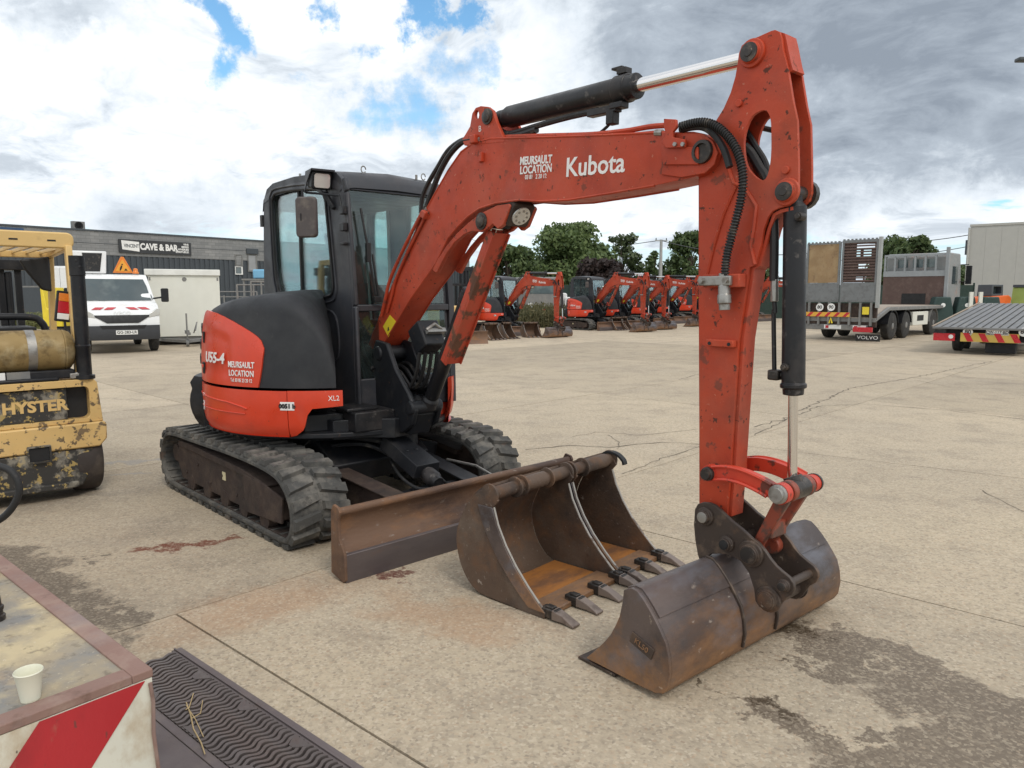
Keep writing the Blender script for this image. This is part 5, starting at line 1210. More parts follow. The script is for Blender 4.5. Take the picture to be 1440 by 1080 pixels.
LB_ = [('red parked excavator alone left of the row, its boom before the weeds', 698, 30.5, .80, .93),
       ('first red excavator of the row with its whole rounded red rear showing', 824, 35.0, .72, .97),
       ('second red excavator of the row, just right of the one with its whole rear showing', 862, 37.2, .66, .94),
       ('third red excavator in the parked row, in the middle of it', 897, 40.5, .82, .98),
       ('fourth red excavator of the parked row, just left of the tall red arm', 931, 43.5, .70, .97),
       ('farthest red excavator of the row partly hidden by the tall red arm', 964, 47.0, .86, 1.03),
       ('red excavator glimpsed between the tall red arm and its black cylinder', 1043, 47.0, .70, 1.0)]
for lb, u, d, yw, sc in LB_: parked(u, d, yw, sc, lb)
def sparebucket(src, u, v, yaw, sc, label):
    p = ground(u, v); c = copy_tree(src); c.location = (p.x, p.y, 0); c.rotation_euler = (0, 0, yaw-PI/2); c.scale = (sc,)*3
    return tag(c, label, 'digger bucket', 'buckets lying before the parked excavators')
sparebucket(bkA, 690, 479, .8, 1.0, 'brown digging bucket left of the lone parked excavator')
sparebucket(bkB, 716, 477, .8, 1.0, 'narrow brown bucket right beside the one left of the lone excavator')
sparebucket(bkA, 742, 475, .5, .95, 'brown bucket on the ground under the arm of the lone parked excavator')
sparebucket(bkA, 868, 465, .7, 1.0, 'brown bucket before the first excavator of the row')
sparebucket(bkB, 884, 464, .9, 1.0, 'tilted brown bucket before the second excavator of the row')

# ---------------------------------------------------------------- shared small builders
def wheel(parent, c, r, w, ax, name='wheel', rimmat=None, dual=False, tyremat=None):
    """wheel with its tyre as one part and the rim as sub-part; ax = +1 / -1 side facing outward (local y)"""
    m = MB(); c = Vector(c); a = c - Vector((0, ax*w/2, 0)); b = c + Vector((0, ax*w/2, 0))
    m.rev(a, b, [(0, r*.62), (.01, r*.90), (w*.12, r*.985), (w*.3, r), (w*.7, r), (w*.88, r*.985), (w-.01, r*.90), (w, r*.62)], 30)
    o = m.build(name, tyremat or m_tyre, parent, smooth=50)
    k = MB(); k.rev(b-Vector((0, ax*.05, 0)), b, [(0, r*.60), (.03, r*.58), (.01, r*.50), (.012, r*.30), (.055, r*.22), (.06, r*.08), (.06, 0)], 24, caps=False); k.build('rim', rimmat or m_steel, o, smooth=50)
    return o
def mapv(mb, fn): mb.v = [fn(*p) for p in mb.v]; return mb
m_ylw = material('worn_yellow_paint', (.66, .44, .17), .5, 0, [((.06, .045, .035), 17, .575, .60, 11, .85), ((.09, .065, .05), 6, .60, .625, 12, .8), ((.30, .09, .05), 8, .60, .65, 10, .6), ((.55, .46, .32), 3, .5, .8, 6, .35)], bump=.0008)
m_ylwc = material('cleaner_yellow_paint', (.68, .46, .18), .45, 0, [((.30, .20, .10), 6, .58, .75, 7, .5)], bump=.0004)
m_dirtyblk = material('scuffed_black_and_yellow', (.035, .033, .030), .6, .0, [((.50, .36, .12), 17, .56, .60, 10, .75), ((.36, .33, .27), 8, .52, .62, 10, .6)], bump=.001)
m_tank = material('brassy_gas_tank', (.30, .21, .085), .6, .2, [((.13, .085, .035), 9, .50, .64, 11, .75, .85), ((.55, .48, .30), 5, .55, .75, 6, .5)], bump=.0008)
m_greyp = material('grey_vehicle_frame', (.20, .20, .195), .6, .2, [((.33, .31, .27), 4, .5, .75, 7, .6), ((.12, .07, .05), 6, .6, .75, 8, .4)])
m_red = material('red_reflector', (.50, .02, .03), .25); m_orng = material('orange_reflector', (.75, .22, .03), .3); m_wht = material('white_reflective', (.8, .8, .78), .4)
m_bluel = material('pale_blue_panel', (.18, .42, .62), .5)

# ================================================================ forklift at the left edge
FKR = atd(147, 591, 5.9); FK = Frame((FKR.x, FKR.y, 0), .73)
fk = empty('forklift', FK.o, FK.rz, 'worn yellow forklift with gas tank seen from behind at the left edge', 'forklift')
def FP(u, v, x=0.): p = FK.px(u, v, x); return (p.y, p.z)
WD = 1.18
def yz(L_, x=0.): return [FP(u, v, x) for u, v in L_]
top_l, top_r = FP(-60, 537), FP(139, 532)
zt_ = top_r[1]
# counterweight with window opening
yR = 0.0; yL = -WD
z1_, z2_ = FP(147, 591)[1], FP(141, 626)[1]; zb_ = FP(130, 680)[1]
zo0 = FP(118, 590)[1]; zo1 = FP(122, 543)[1]; yo = FP(126, 560)[0]
m = MB(); m.prism([(yL+.04, z1_), (yR-.01, z1_), (yR-.035, zt_-.03), (yR-.06, zt_), (yL+.10, zt_), (yL+.06, zt_-.03)], -.14, 0, [rrect(yL+.22, zo0+.01, yo, zo1, .04)], axis='x')
cwk = m.build('counterweight', m_ylw, fk, bevel=.014)
m = MB(); m.prism([(yL, z2_+.03), (yL+.05, z2_), (yR-.05, z2_), (yR+.005, z2_+.06), (yR+.008, z1_-.02), (yR-.005, z1_-.002), (yL+.01, z1_-.002)], -.5, .035, axis='x'); m.build('bumper_band', m_ylw, fk, bevel=.012)
m = MB(); m.prism([(yL+.05, zb_), (yR-.19, zb_), (yR-.15, zb_+.06), (yR-.10, z2_-.002), (yL+.04, z2_-.002)], -.45, .02, axis='x'); m.build('lower_counterweight', m_dirtyblk, fk, bevel=.015)
m = MB(); m.b2((.0, yL+.04, zb_-.0), (.05, yR-.22, zb_+.05)); m.build('step_edge', m_dirtyblk, fk, bevel=.01)
a = FP(38, 652); b = FP(70, 624); m = MB(); m.prism(rrect(a[0], a[1]-.0, b[0], b[1], .01), .0355, .055, [rrect(a[0]+.012, a[1]+.012, b[0]-.012, b[1]-.012, .006)], axis='x'); tow = m.build('tow_pocket', m_dirtyblk, fk); m = MB(); m.b2((.036, a[0]+.013, a[1]+.013), (.040, b[0]-.013, b[1]-.013)); m.build('recess', m_dark, tow)
m = MB(); m.b2((-.13, yL+.15, zo0-.02), (-.10, yo+.03, zo1+.02)); m.build('inner_panel', m_dark, fk)
a = FP(-8, 601, -.03); b = FP(93, 547, -.03); m = MB(); m.prism([(a[0], zo0+.012), (b[0], zo0+.012), (b[0], zo1-.01), (a[0], zo1-.01)], -.06, -.03, axis='x'); npk = m.build('radiator_panel', m_dirtyblk, fk, bevel=.004)
a = FP(5, 580, -.03); b = FP(92, 566, -.03)
text('HYSTER', .118, 'lettering', m_ylwc, npk, facing((-.026, (a[0]+b[0])/2, (a[1]+b[1])/2), (1, 0, 0)) @ rotM(0, 0, 0), bold=.005, sx=1.05)
m = MB(); m.prism([(yL+.03, z2_), (yR-.03, z2_), (yR-.03, zt_-.05), (yL+.03, zt_-.05)], -1.2, -.145, axis='x'); m.build('chassis', m_ylw, fk, bevel=.02)
for yy in (-.125, -WD+.12): wheel(fk, (-.24, yy, .275), .275, .22, 1 if yy > -.5 else -1, tyremat=material('brown_dusty_tyre', (.045, .036, .032), .85, 0, [((.15, .12, .09), 5, .5, .7, 6, .6)], bump=.001) if yy > -.5 else None)
for yy in (-.12, -WD+.12): wheel(fk, (-1.75, yy, .33), .33, .24, 1 if yy > -.5 else -1)
m = MB(); m.b2((-2.1, yL+.08, .25), (-1.2, yR-.12, .62)); m.build('front_axle_box', m_dirtyblk, fk, bevel=.02)
# tank on its cradle
tc0 = FP(-30, 495, -.16); tc1 = FP(103, 492, -.16); rt = (FP(60, 464, -.16)[1]-FP(60, 522, -.16)[1])/2; zc_ = (FP(60, 464, -.16)[1]+FP(60, 522, -.16)[1])/2
xt = -.16
m = MB(); p0 = Vector((xt, yL+.12, zc_)); p1 = Vector((xt, tc1[0], zc_)); L_ = (p1-p0).length
m.rev(p0, p1, [(0, rt*.55), (.03, rt*.85), (.07, rt), (L_-.085, rt), (L_-.08, rt*.96), (L_-.07, rt), (L_-.03, rt*.90), (L_, rt*.62)], 28); tk = m.build('gas_tank', m_tank, fk, smooth=50)
sx_ = FP(41, 490, xt)[0]; m = MB(); m.rev(Vector((xt, sx_-.03, zc_)), Vector((xt, sx_+.03, zc_)), [(0, rt*1.02), (.06, rt*1.02)], 28); m.build('strap', m_steel, tk)
m = MB(); m.b2((xt-.16, yL+.2, zt_+.01), (xt+.12, tc1[0]-.02, zc_-rt*.92)); m.b2((xt-.1, yL+.3, zt_), (xt+.16, tc1[0]-.14, zt_+.03)); m.build('tank_cradle', m_black, fk, bevel=.012)
a = FP(20, 520, xt+.13); m = MB(); m.b2((xt+.121, a[0]-.22, zt_+.03), (xt+.126, a[0]-.06, zt_+.085)); m.build('label_plate', m_wht, fk); m = MB(); m.b2((xt+.121, a[0]-.05, zt_+.03), (xt+.126, a[0]+.10, zt_+.085)); m.build('data_plate', m_greyp, fk)
m = MB(); yy = FP(100, 526, -.06)[0]; m.tube([(-.06, yy-.2, zt_+.03), (-.06, yy, zt_+.035), (-.04, yy+.06, zt_+.05)], .014); m.box((-.05, yy+.03, zt_+.03), (.06, .09, .04)); m.build('gas_fitting', m_steel, fk, bevel=.004)
# exhaust stack
e0 = FP(119, 526, -.05); e1 = FP(119, 360, -.05); m = MB(); m.rev((-.05, e0[0], zt_), (-.05, e0[0], e1[1]), [(0, .075), (.03, .075), (.035, .055), (.25, .055), (.255, .058), (.27, .058), (.275, .052), (e1[1]-zt_-.16, .052), (e1[1]-zt_-.155, .057), (e1[1]-zt_, .057)], 20)
ex = m.build('exhaust_pipe', m_black, fk); m = MB(); m.ball((-.05+.052, e0[0]+.006, e1[1]-.09), .016, sc=(.4, 1, 1)); m.ball((-.05+.052, e0[0]-.012, e1[1]-.04), .012, sc=(.4, 1, 1)); m.build('hole', m_dark, ex)
# overhead guard
gz1 = FP(50, 325, -.35)[1]; gz0 = FP(50, 348, -.35)[1]; xr = -.35; yr = FP(104, 340, xr)[0]
m = MB(); m.prism(rrect(yL+.0, gz0, yr, gz1, .05), xr-.04, xr+.0, axis='x'); gd = m.build('guard_rear_beam', m_ylwc, fk, bevel=.012)
for k in range(4): m = MB(); yy = yr-.16-k*.26; m.b2((xr, yy-.03, gz1-.075), (xr+.002, yy+.03, gz1-.062)); m.build('slot', m_dark, gd)
l0 = FP(103, 348, xr); l1 = FP(118, 524, -.10)
m = MB(); m.beam((xr-.02, l0[0]-.035, gz0+.02), (-.14, l1[0]-.03, zt_), .05, .075, up=(1, 0, 0)); m.build('guard_post', m_ylwc, fk, bevel=.008)
m = MB(); m.beam((xr-.02, yL+.06, gz0+.02), (-.14, yL+.1, zt_), .05, .075, up=(1, 0, 0)); m.build('guard_post', m_ylwc, fk, bevel=.008)
l2 = FP(70, 356, -1.55); l3 = FP(71, 463, -1.6)
for yy in (l2[0], l2[0]-WD+.15): m = MB(); m.beam((-1.55, yy, gz0+.0), (-1.72, yy, zt_-.05), .05, .09, up=(1, 0, 0)); m.build('guard_post', m_ylwc, fk, bevel=.008)
m = MB(); m.beam((xr, yr-.05, gz0+.02), (-1.58, l2[0], gz0+.0), .05, .06); m.beam((xr, yL+.05, gz0+.02), (-1.58, l2[0]-WD+.2, gz0), .05, .06); m.beam((-1.56, l2[0]+.02, gz0), (-1.56, l2[0]-WD+.15, gz0), .05, .06); m.build('guard_top_frame', m_ylwc, fk, bevel=.006)
for k in range(9):
    m = MB(); yy = l2[0]-.08-k*.11; m.beam((xr-.04, yy+.02, gz0+.035), (-1.54, yy, gz0+.02), .018, .03); m.build('guard_bar', m_ylwc, fk)
# mast, seat, mirror, lamp
m = MB(); a = FP(4, 365, -2.0); b = FP(30, 365, -2.0)
for yy in (b[0]-.04, b[0]-.18, b[0]-.62, b[0]-.76): m.b2((-2.1, yy-.03, .3), (-1.98, yy+.03, a[1]))
m.b2((-2.12, b[0]-.8, a[1]-.10), (-1.94, b[0]+.02, a[1])); m.b2((-2.12, b[0]-.8, 1.2), (-1.96, b[0]+.02, 1.28)); m.cyl((-2.0, b[0]-.12, .4), (-2.0, b[0]-.12, a[1]-.12), .03); m.build('mast', m_black, fk, bevel=.008)
a = FP(20, 445, -.75); m = MB(); m.tube(smoothpath([(-.55, yL+.25, a[1]+.0), (-.55, a[0]+.05, a[1]), (-.55, a[0]+.16, a[1]-.05), (-.55, a[0]+.19, a[1]-.14)], 5), .03); m.b2((-.85, yL+.25, zt_), (-.4, a[0]+.1, a[1]-.08)); m.tube([(-.45, yL+.2, a[1]-.13), (-.45, a[0]+.12, a[1]-.13)], .02); m.build('seat_back', m_black, fk, bevel=.02)
a = FP(53, 380, -1.45); m = MB(); m.prism([(a[0]-.14, a[1]+.09), (a[0]+.10, a[1]+.13), (a[0]+.10, a[1]-.20), (a[0]+.02, a[1]-.18), (a[0]-.10, a[1]-.0)], -1.49, -1.43, axis='x'); m.build('mirror', m_dark, fk, bevel=.015)
a = FP(82, 451, -.30); b = FP(97, 411, -.30); lw = b[0]-a[0]
Ml = Matrix.Translation((-.30, (a[0]+b[0])/2, (a[1]+b[1])/2)) @ rotM(T(-8), 0, 0); h_ = (b[1]-a[1])
m = MB(); m.prism(rrect(-.055, -h_/2-.01, .055, h_/2+.01, .01), -.03, .01, axis='x', M=Ml); tl = m.build('tail_light', m_dark, fk, bevel=.004)
for (za, zb2_, mt) in ((.18, .46, m_orng), (-.24, .17, m_red), (-.46, -.25, m_wht)):
    m = MB(); m.prism(rrect(-.042, za*h_, .042, zb2_*h_, .004), .0105, .02, axis='x', M=Ml); m.build('lens', mt, tl, bevel=.003)
m = MB(); m.b2((-.33, (a[0]+b[0])/2+.07, a[1]+.03), (-.26, (a[0]+b[0])/2+.16, b[1]-.03)); m.tube([(-.3, (a[0]+b[0])/2, a[1]), (-.3, (a[0]+b[0])/2+.01, zt_)], .01); m.build('light_bracket', m_black, fk, bevel=.004)

# ================================================================ white van
VO = ground(176, 497); VF = Frame((VO.x, VO.y, 0), .60)
vn = empty('van', VF.o, VF.rz, 'white aerial work van with black bumper parked behind the yellow forklift', 'van')
SP = [(.0, .42), (.02, .78), (-.02, 1.0), (-.10, 1.13), (-.55, 1.34), (-.80, 1.42), (-1.52, 2.14), (-1.70, 2.22), (-2.6, 2.25), (-2.75, 2.2), (-2.8, .45)]
def vtaper(x, y, z):
    k = 1 if z < 1.35 else 1 - .13*min(1, (z-1.35)/.8)
    fr_ = max(0, (x+.45)/.45) if x > -.45 else 0
    return (x - .16*(abs(y)/1.0)**3*(1 if x > -1.2 else 0), y*k*(1-.05*fr_**2), z)
m = MB()
ys = [-1.0, -.9, -.6, -.2, .2, .6, .9, 1.0]
rows = [[(x, y, z) for x, z in SP] for y in ys]; m.sheet(rows); m.add(rows[0], [tuple(range(len(SP)))]); m.add(rows[-1], [tuple(range(len(SP)))])
mapv(m, vtaper); vb_ = m.build('body', m_whitep, vn, smooth=35)
def vpatch(name, pts, mat, parent=vn, off=.012, ny=7, th=0):
    """surface patch laid on the van nose: pts rows of (x,z,ymax)"""
    m = MB(); rows = []
    for (x, z, ya, yb) in pts: rows.append([Vector(vtaper(x, ya+(yb-ya)*i/ny, z)) + Vector((off, 0, off*.6)) for i in range(ny+1)])
    m.sheet([[tuple(p) for p in r] for r in rows]); 
    m2 = MB(); m2.sheet([[tuple(p - Vector((.03, 0, .0))) for p in r] for r in rows]); o = m.build(name, mat, parent, smooth=50); return o
vpatch('windscreen', [(-.84, 1.46, -.90, .90), (-1.0, 1.62, -.90, .90), (-1.25, 1.87, -.89, .89), (-1.46, 2.08, -.86, .86)], m_vglass := material('dark_windscreen', (.055, .075, .08), .06, 0, [((.16, .19, .18), 1.2, .5, .7, 3, .8)], spec=.8))
vpatch('grille', [(.012, .84, -.42, .42), (-.0, .95, -.60, .60), (-.05, 1.06, -.80, .80)], m_dark)
vpatch('bumper', [(.02, .36, -.98, .98), (.05, .45, -1.0, 1.0), (.05, .62, -1.0, 1.0), (.03, .76, -1.0, 1.0)], material('grey_black_bumper', (.035, .037, .042), .6), off=.03)
vpatch('lower_intake', [(.03, .66, -.55, .55), (.03, .76, -.62, .62)], m_dark, off=.045)
for s in (-1, 1):
    m = MB(); m.prism([(s*.66, .98), (s*.97, 1.06), (s*.98, 1.22), (s*.90, 1.24), (s*.70, 1.10)], -.20, .0, axis='x'); mapv(m, lambda x, y, z: (x-.05-.12*max(0, (abs(y)-.6))/.4, y, z)); hl_ = m.build('headlight', m_lamp, vn, bevel=.01)
    m = MB(); m.prism(rrect(s*1.22-.10, 1.42, s*1.22+.10, 1.82, .04), -.80, -.70, axis='x'); m.beam((-.78, s*.9, 1.52), (-.76, s*1.15, 1.56), .04, .05); m.build('mirror', m_black, vn, bevel=.02)
    wheel(vn, (-.82, s*.86, .36), .36, .22, s); wheel(vn, (-4.2, s*.86, .36), .36, .22, s)
    m = MB(); m.prism([(-.95, 1.5), (-1.62, 2.10), (-2.2, 2.10), (-2.25, 1.45)], s*.905, s*.93); mapv(m, lambda x, y, z: (x, y*(1-.10*min(1, max(0, (z-1.45)/.7))), z)); m.build('side_window', m_vglass, vn)
for k, (ya, yb, sk) in enumerate(((-.62, -.40, .12), (-.32, -.10, .12), (.12, .34, -.12), (.42, .64, -.12))):
    q = [(-.40, ya), (-.40, yb), (-.26, yb-sk), (-.26, ya-sk)]; m = MB(); m.add([tuple(Vector(vtaper(x, y, 1.34-(x+.55)*-.466 if 0 else 1.13+(-.10-x)*.467)) + Vector((.006, 0, .012))) for x, y in q], [(0, 1, 2, 3)]); m.build('hazard_stripe', m_red, vn, smooth=0)
Mx = facing((-.075, 0, 1.115), (1, 0, .35)); text('IVECO', .15, 'lettering', material('silver_badge', (.68, .68, .68), .4), vn, Mx, bold=.003)
m = MB(); m.b2((.085, -.20, .53), (.092, .34, .65)); npv = m.build('number_plate', m_wht, vn); text('GG-283-LR', .105, 'lettering', m_dark, npv, facing((.094, .07, .59), (1, 0, 0)), bold=.002)
# chassis, folded boom body and basket
m = MB(); m.b2((-5.4, -.95, .6), (-2.9, .95, .85)); m.b2((-5.2, -1.0, .86), (-2.9, -.4, 1.7)); m.b2((-4.6, -.3, .86), (-3.6, .3, 1.9)); m.build('rear_body', m_greyp, vn, bevel=.02)
m = MB(); m.b2((-2.9, -1.02, 1.1), (-2.85, -.9, 2.2)); m.build('rack_post', m_greyp, vn)
m = MB(); m.prism([(-.98, 2.26), (-.12, 2.26), (-.08, 2.92), (-1.0, 2.92)], -3.0, -2.2, axis='x'); bsk = m.build('work_basket', m_whitep, vn, bevel=.03)
m = MB(); m.prism([(-.66, 2.32), (-.28, 2.32), (-.20, 2.86), (-.72, 2.86)], -2.199, -2.185, axis='x'); m.build('basket_cover', m_hose, bsk, bevel=.004)
# triangular road works sign
tp_ = VF.px(174, 398, -1.6); s_ = .27
m = MB(); tri = [(tp_.y-s_*1.0, 2.27), (tp_.y+s_*1.0, 2.27), (tp_.y+.04, 2.27+s_*1.75), (tp_.y-.04, 2.27+s_*1.75)]; m.prism(tri, -1.62, -1.60, axis='x'); sg = m.build('warning_triangle', m_orng, vn, bevel=.02)
m = MB(); m.prism([(tp_.y-s_*.76, 2.32), (tp_.y+s_*.76, 2.32), (tp_.y, 2.27+s_*1.48)], -1.599, -1.594, axis='x'); m.build('triangle_face', material('amber_sign_face', (.80, .36, .04), .4), sg)
m = MB(); zz = 2.34
g_ = .62; m.prism([(tp_.y-.14*g_, zz), (tp_.y-.10*g_, zz), (tp_.y-.03*g_, zz+.13*g_), (tp_.y-.01*g_, zz+.24*g_), (tp_.y-.07*g_, zz+.24*g_), (tp_.y-.12*g_, zz+.13*g_)], -1.5935, -1.590, axis='x'); m.prism(circ(tp_.y-.02*g_, zz+.29*g_, .035*g_, 10), -1.5935, -1.590, axis='x'); m.prism([(tp_.y+.05*g_, zz), (tp_.y+.20*g_, zz), (tp_.y+.13*g_, zz+.07)], -1.5935, -1.590, axis='x'); m.build('pictogram', m_dark, sg)
m = MB(); m.rev((-1.8, .62, 2.26), (-1.8, .62, 2.42), [(0, .09), (.03, .09), (.05, .07), (.14, .06), (.16, .02)], 14); m.build('beacon', m_orng, vn)

# ================================================================ cream box trailer
TO = ground(213, 486); TF = Frame((TO.x, TO.y, 0), .42)
tr_ = empty('box_trailer', TF.o, TF.rz, 'cream box trailer with flat white roof standing right of the van', 'trailer')
wz = lambda u, v: (lambda p: (p.y, p.z))(TF.px(u, v, 0)); a = wz(213, 474); b = wz(308, 388)
m = MB(); m.b2((-4.2, a[0], a[1]), (0, b[0], b[1])); bx_ = m.build('box_body', m_offw, tr_, bevel=.01)
for k in range(1, 3): m = MB(); yy = a[0]+(b[0]-a[0])*k/3; m.b2((0, yy-.006, a[1]+.02), (.006, yy+.006, b[1]-.02)); m.build('panel_seam', m_greyp if 0 else m_offw, bx_)
m = MB(); m.b2((-4.3, a[0]-.10, b[1]+.001), (.07, b[0]+.03, b[1]+.20)); m.build('roof', material('white_roof', (.72, .72, .68), .5), tr_, bevel=.02)
for yy in (a[0]+.02, b[0]-.08): m = MB(); m.b2((.0, yy, b[1]-.16), (.015, yy+.05, b[1]-.06)); m.build('lifting_eye', m_greyp, tr_)
m = MB(); yy = (a[0]+b[0])/2; m.rev((0, yy, b[1]-.12), (.02, yy, b[1]-.12), [(0, .07), (.02, .06)], 16); m.build('round_vent', m_greyp, tr_)
m = MB(); m.b2((-3.3, a[0]-.012, b[1]-.35), (-2.9, a[0]-.001, b[1]-.28)); m.build('side_vent', m_dark, tr_)
m = MB(); m.b2((-4.1, a[0]+.1, a[1]-.14), (-.05, b[0]-.1, a[1]-.001)); m.beam((-.1, a[0]+.3, a[1]-.1), (1.1, yy, a[1]-.1), .08, .10); m.beam((-.1, b[0]-.3, a[1]-.1), (1.1, yy, a[1]-.1), .08, .10); m.build('trailer_frame', m_greyp, tr_, bevel=.01)
m = MB(); m.cyl((1.05, yy, .05), (1.05, yy, 1.05), .025); m.rev((1.05, yy-.04, .12), (1.05, yy+.04, .12), [(0, .11), (.08, .11)], 16); m.box((.6, yy, .45), (.5, .14, .10)); m.box((1.25, yy+.05, .42), (.2, .1, .08)); m.tube([(.3, yy+.2, .4), (.6, yy+.3, .75), (.8, yy+.25, .5)], .02); m.build('drawbar', m_greyp, tr_)
for s in (0, 1): wheel(tr_, (-2.2, (a[0]+.02 if s == 0 else b[0]-.05), .32), .32, .2, -1 if s == 0 else 1)

# ================================================================ building on the left with the bar sign
BO_ = atd(0, 317, 50.); BF = Frame((BO_.x, BO_.y, 0), .873)
bz = lambda u, v, x=0.: (lambda p: (p.y, p.z))(BF.px(u, v, x))
HB = bz(0, 317)[1]
def brickmat(name, c1, c2, mort, sc):
    m = bpy.data.materials.new(name); m.use_nodes = True; m.node_tree.nodes.clear(); N = NT(m.node_tree)
    o = N.new('ShaderNodeOutputMaterial'); b = N.new('ShaderNodeBsdfPrincipled'); N.l.new(b.outputs[0], o.inputs[0]); tc = N.new('ShaderNodeTexCoord')
    sp = N.new('ShaderNodeSeparateXYZ'); N.l.new(tc.outputs['Object'], sp.inputs[0]); cb_ = N.new('ShaderNodeCombineXYZ'); N.l.new(sp.outputs[1], cb_.inputs[0]); N.l.new(sp.outputs[2], cb_.inputs[1])
    br = N.new('ShaderNodeTexBrick'); N.l.new(cb_.outputs[0], br.inputs['Vector']); br.inputs['Color1'].default_value = (*c1, 1); br.inputs['Color2'].default_value = (*c2, 1); br.inputs['Mortar'].default_value = (*mort, 1)
    br.inputs['Scale'].default_value = sc; br.inputs['Mortar Size'].default_value = .012; br.inputs['Brick Width'].default_value = .62; br.inputs['Row Height'].default_value = .22
    c = N.mix(N.mr(N.noise(tc.outputs['Object'], .9, 6, .7), .35, .7, 0, .6), br.outputs[0], (.15, .155, .16)); N.put(b.inputs['Base Color'], c); b.inputs['Roughness'].default_value = .9; return m
m_stone = brickmat('grey_stone_courses', (.30, .30, .295), (.22, .225, .225), (.16, .16, .16), 1.0)
m_clad = material('anthracite_cladding', (.055, .065, .075), .5, 0, var=.06)
bl_ = empty('commercial_building', BF.o, BF.rz, 'long grey stone and dark clad commercial building with a bar sign on the left', 'building')
zc1 = bz(122, 357.6)[1]; ye_ = 46.
m = MB(); m.b2((-12, -14, zc1), (0, ye_, HB)); m.build('stone_wall', m_stone, bl_)
m = MB(); m.b2((-12, -14, 0), (-.08, ye_, zc1-.001)); wl = m.build('lower_wall', m_clad, bl_)
m = MB(); yy = -13.9; 
while yy < ye_: m.b2((-.079, yy, .05), (-.02, yy+.20, zc1-.01)); yy += .42
tag(m.build('cladding_ribs', m_clad, bl_, smooth=0), kind='stuff')
m = MB(); m.b2((-12, -14, HB+.001), (.06, ye_+.05, HB+.12)); m.b2((-.0, -14, HB*.5+zc1*.5-.03), (.02, ye_, HB*.5+zc1*.5+.0)); m.build('parapet_cap', m_clad, bl_)
m = MB(); a = bz(-20, 323, .1); b = bz(33, 318.5, .1); m.b2((.065, a[0], HB-.42), (.10, b[0], HB-.10)); m.build('blue_fascia', material('blue_fascia', (.03, .07, .15), .5), bl_)
sa = bz(168, 358, .12); sb2 = bz(268.5, 342, .12); za = bz(168, 336, .12)[1]; zb3 = bz(168, 355, .12)[1]
m = MB(); m.b2((.02, sa[0], zb3), (.12, sb2[0], za)); sgn = m.build('sign_board', material('dark_sign', (.035, .037, .04), .5), bl_, bevel=.01)
ym = lambda u: bz(u, 350, .12)[0]; zm = (za+zb3)/2; hS = za-zb3
text('CAVE & BAR', hS*.66, 'lettering', m_wht, sgn, facing((.123, (ym(198)+ym(249))/2, zm), (1, 0, 0)), bold=.03, sx=.80)
m = MB(); m.prism([(ym(172), zb3+hS*.25), (ym(196), zb3+hS*.12), (ym(196), zb3+hS*.85), (ym(171), zb3+hS*.92)], .121, .135, axis='x'); pn = m.build('pennant', m_wht, sgn)
text('VINCENT', hS*.36, 'lettering', m_clad, pn, facing((.138, (ym(174)+ym(194))/2+.05, zm+.02), (1, 0, 0)), bold=.01, sx=.72)
for k, t_ in enumerate(('VINS', 'BIERES', 'WHISKIES', 'SPIRITUEUX')): text(t_, hS*.20, 'lettering', m_wht, sgn, facing((.123, ym(267)-.1, zb3+hS*(.83-k*.20)), (1, 0, 0)), align='RIGHT', bold=.008)
def win(u0, v0, u1, v1, mat, nm='window'):
    a = bz(u0, v1, .03); b = bz(u1, v0, .03); m = MB(); m.prism([(a[0], a[1]), (b[0], a[1]), (b[0], b[1]), (a[0], b[1])], -.0, .06, [[(a[0]+.05, a[1]+.08), (b[0]-.12, a[1]+.08), (b[0]-.12, b[1]-.05), (a[0]+.05, b[1]-.05)]], axis='x'); f = m.build(nm, m_greyp if mat is not m_winl else m_wht, bl_)
    m = MB(); m.b2((.002, a[0]+.1, a[1]+.1), (.02, b[0]-.1, b[1]-.1)); m.build('pane', mat, f); return f
m_winl = material('window_pane_grey', (.16, .19, .20), .15); win(331, 375, 341, 386, m_winl); win(331, 358, 341, 374, m_stone); win(349, 358, 361, 382, material('grey_shutter', (.30, .31, .32), .6))
a = bz(347, 355, .1); b = bz(363, 353, .1); m = MB(); m.b2((.0, a[0], a[1]-.1), (.15, b[0], a[1]+.35)); m.build('shutter_box', m_clad, bl_)
a = bz(101, 323, -1); b = bz(118, 314, -1); ac = MB(); ac.b2((-1.2, a[0], HB+.12), (-.8, b[0], b[1]+.1)); aco_ = tag(ac.build('air_conditioner', m_greyp, bevel=.02), 'small grey air conditioning unit on the roof edge of the long building', 'air conditioner'); aco_.matrix_world = Matrix.Translation(BF.o) @ Matrix.Rotation(BF.rz, 4, 'Z')
m = MB(); m.rev((-.80, (a[0]+b[0])/2, (HB+.2+b[1])/2), (-.77, (a[0]+b[0])/2, (HB+.2+b[1])/2), [(0, .30), (.02, .26), (.0, .2)], 18); m.build('fan_grille', m_dark, aco_)

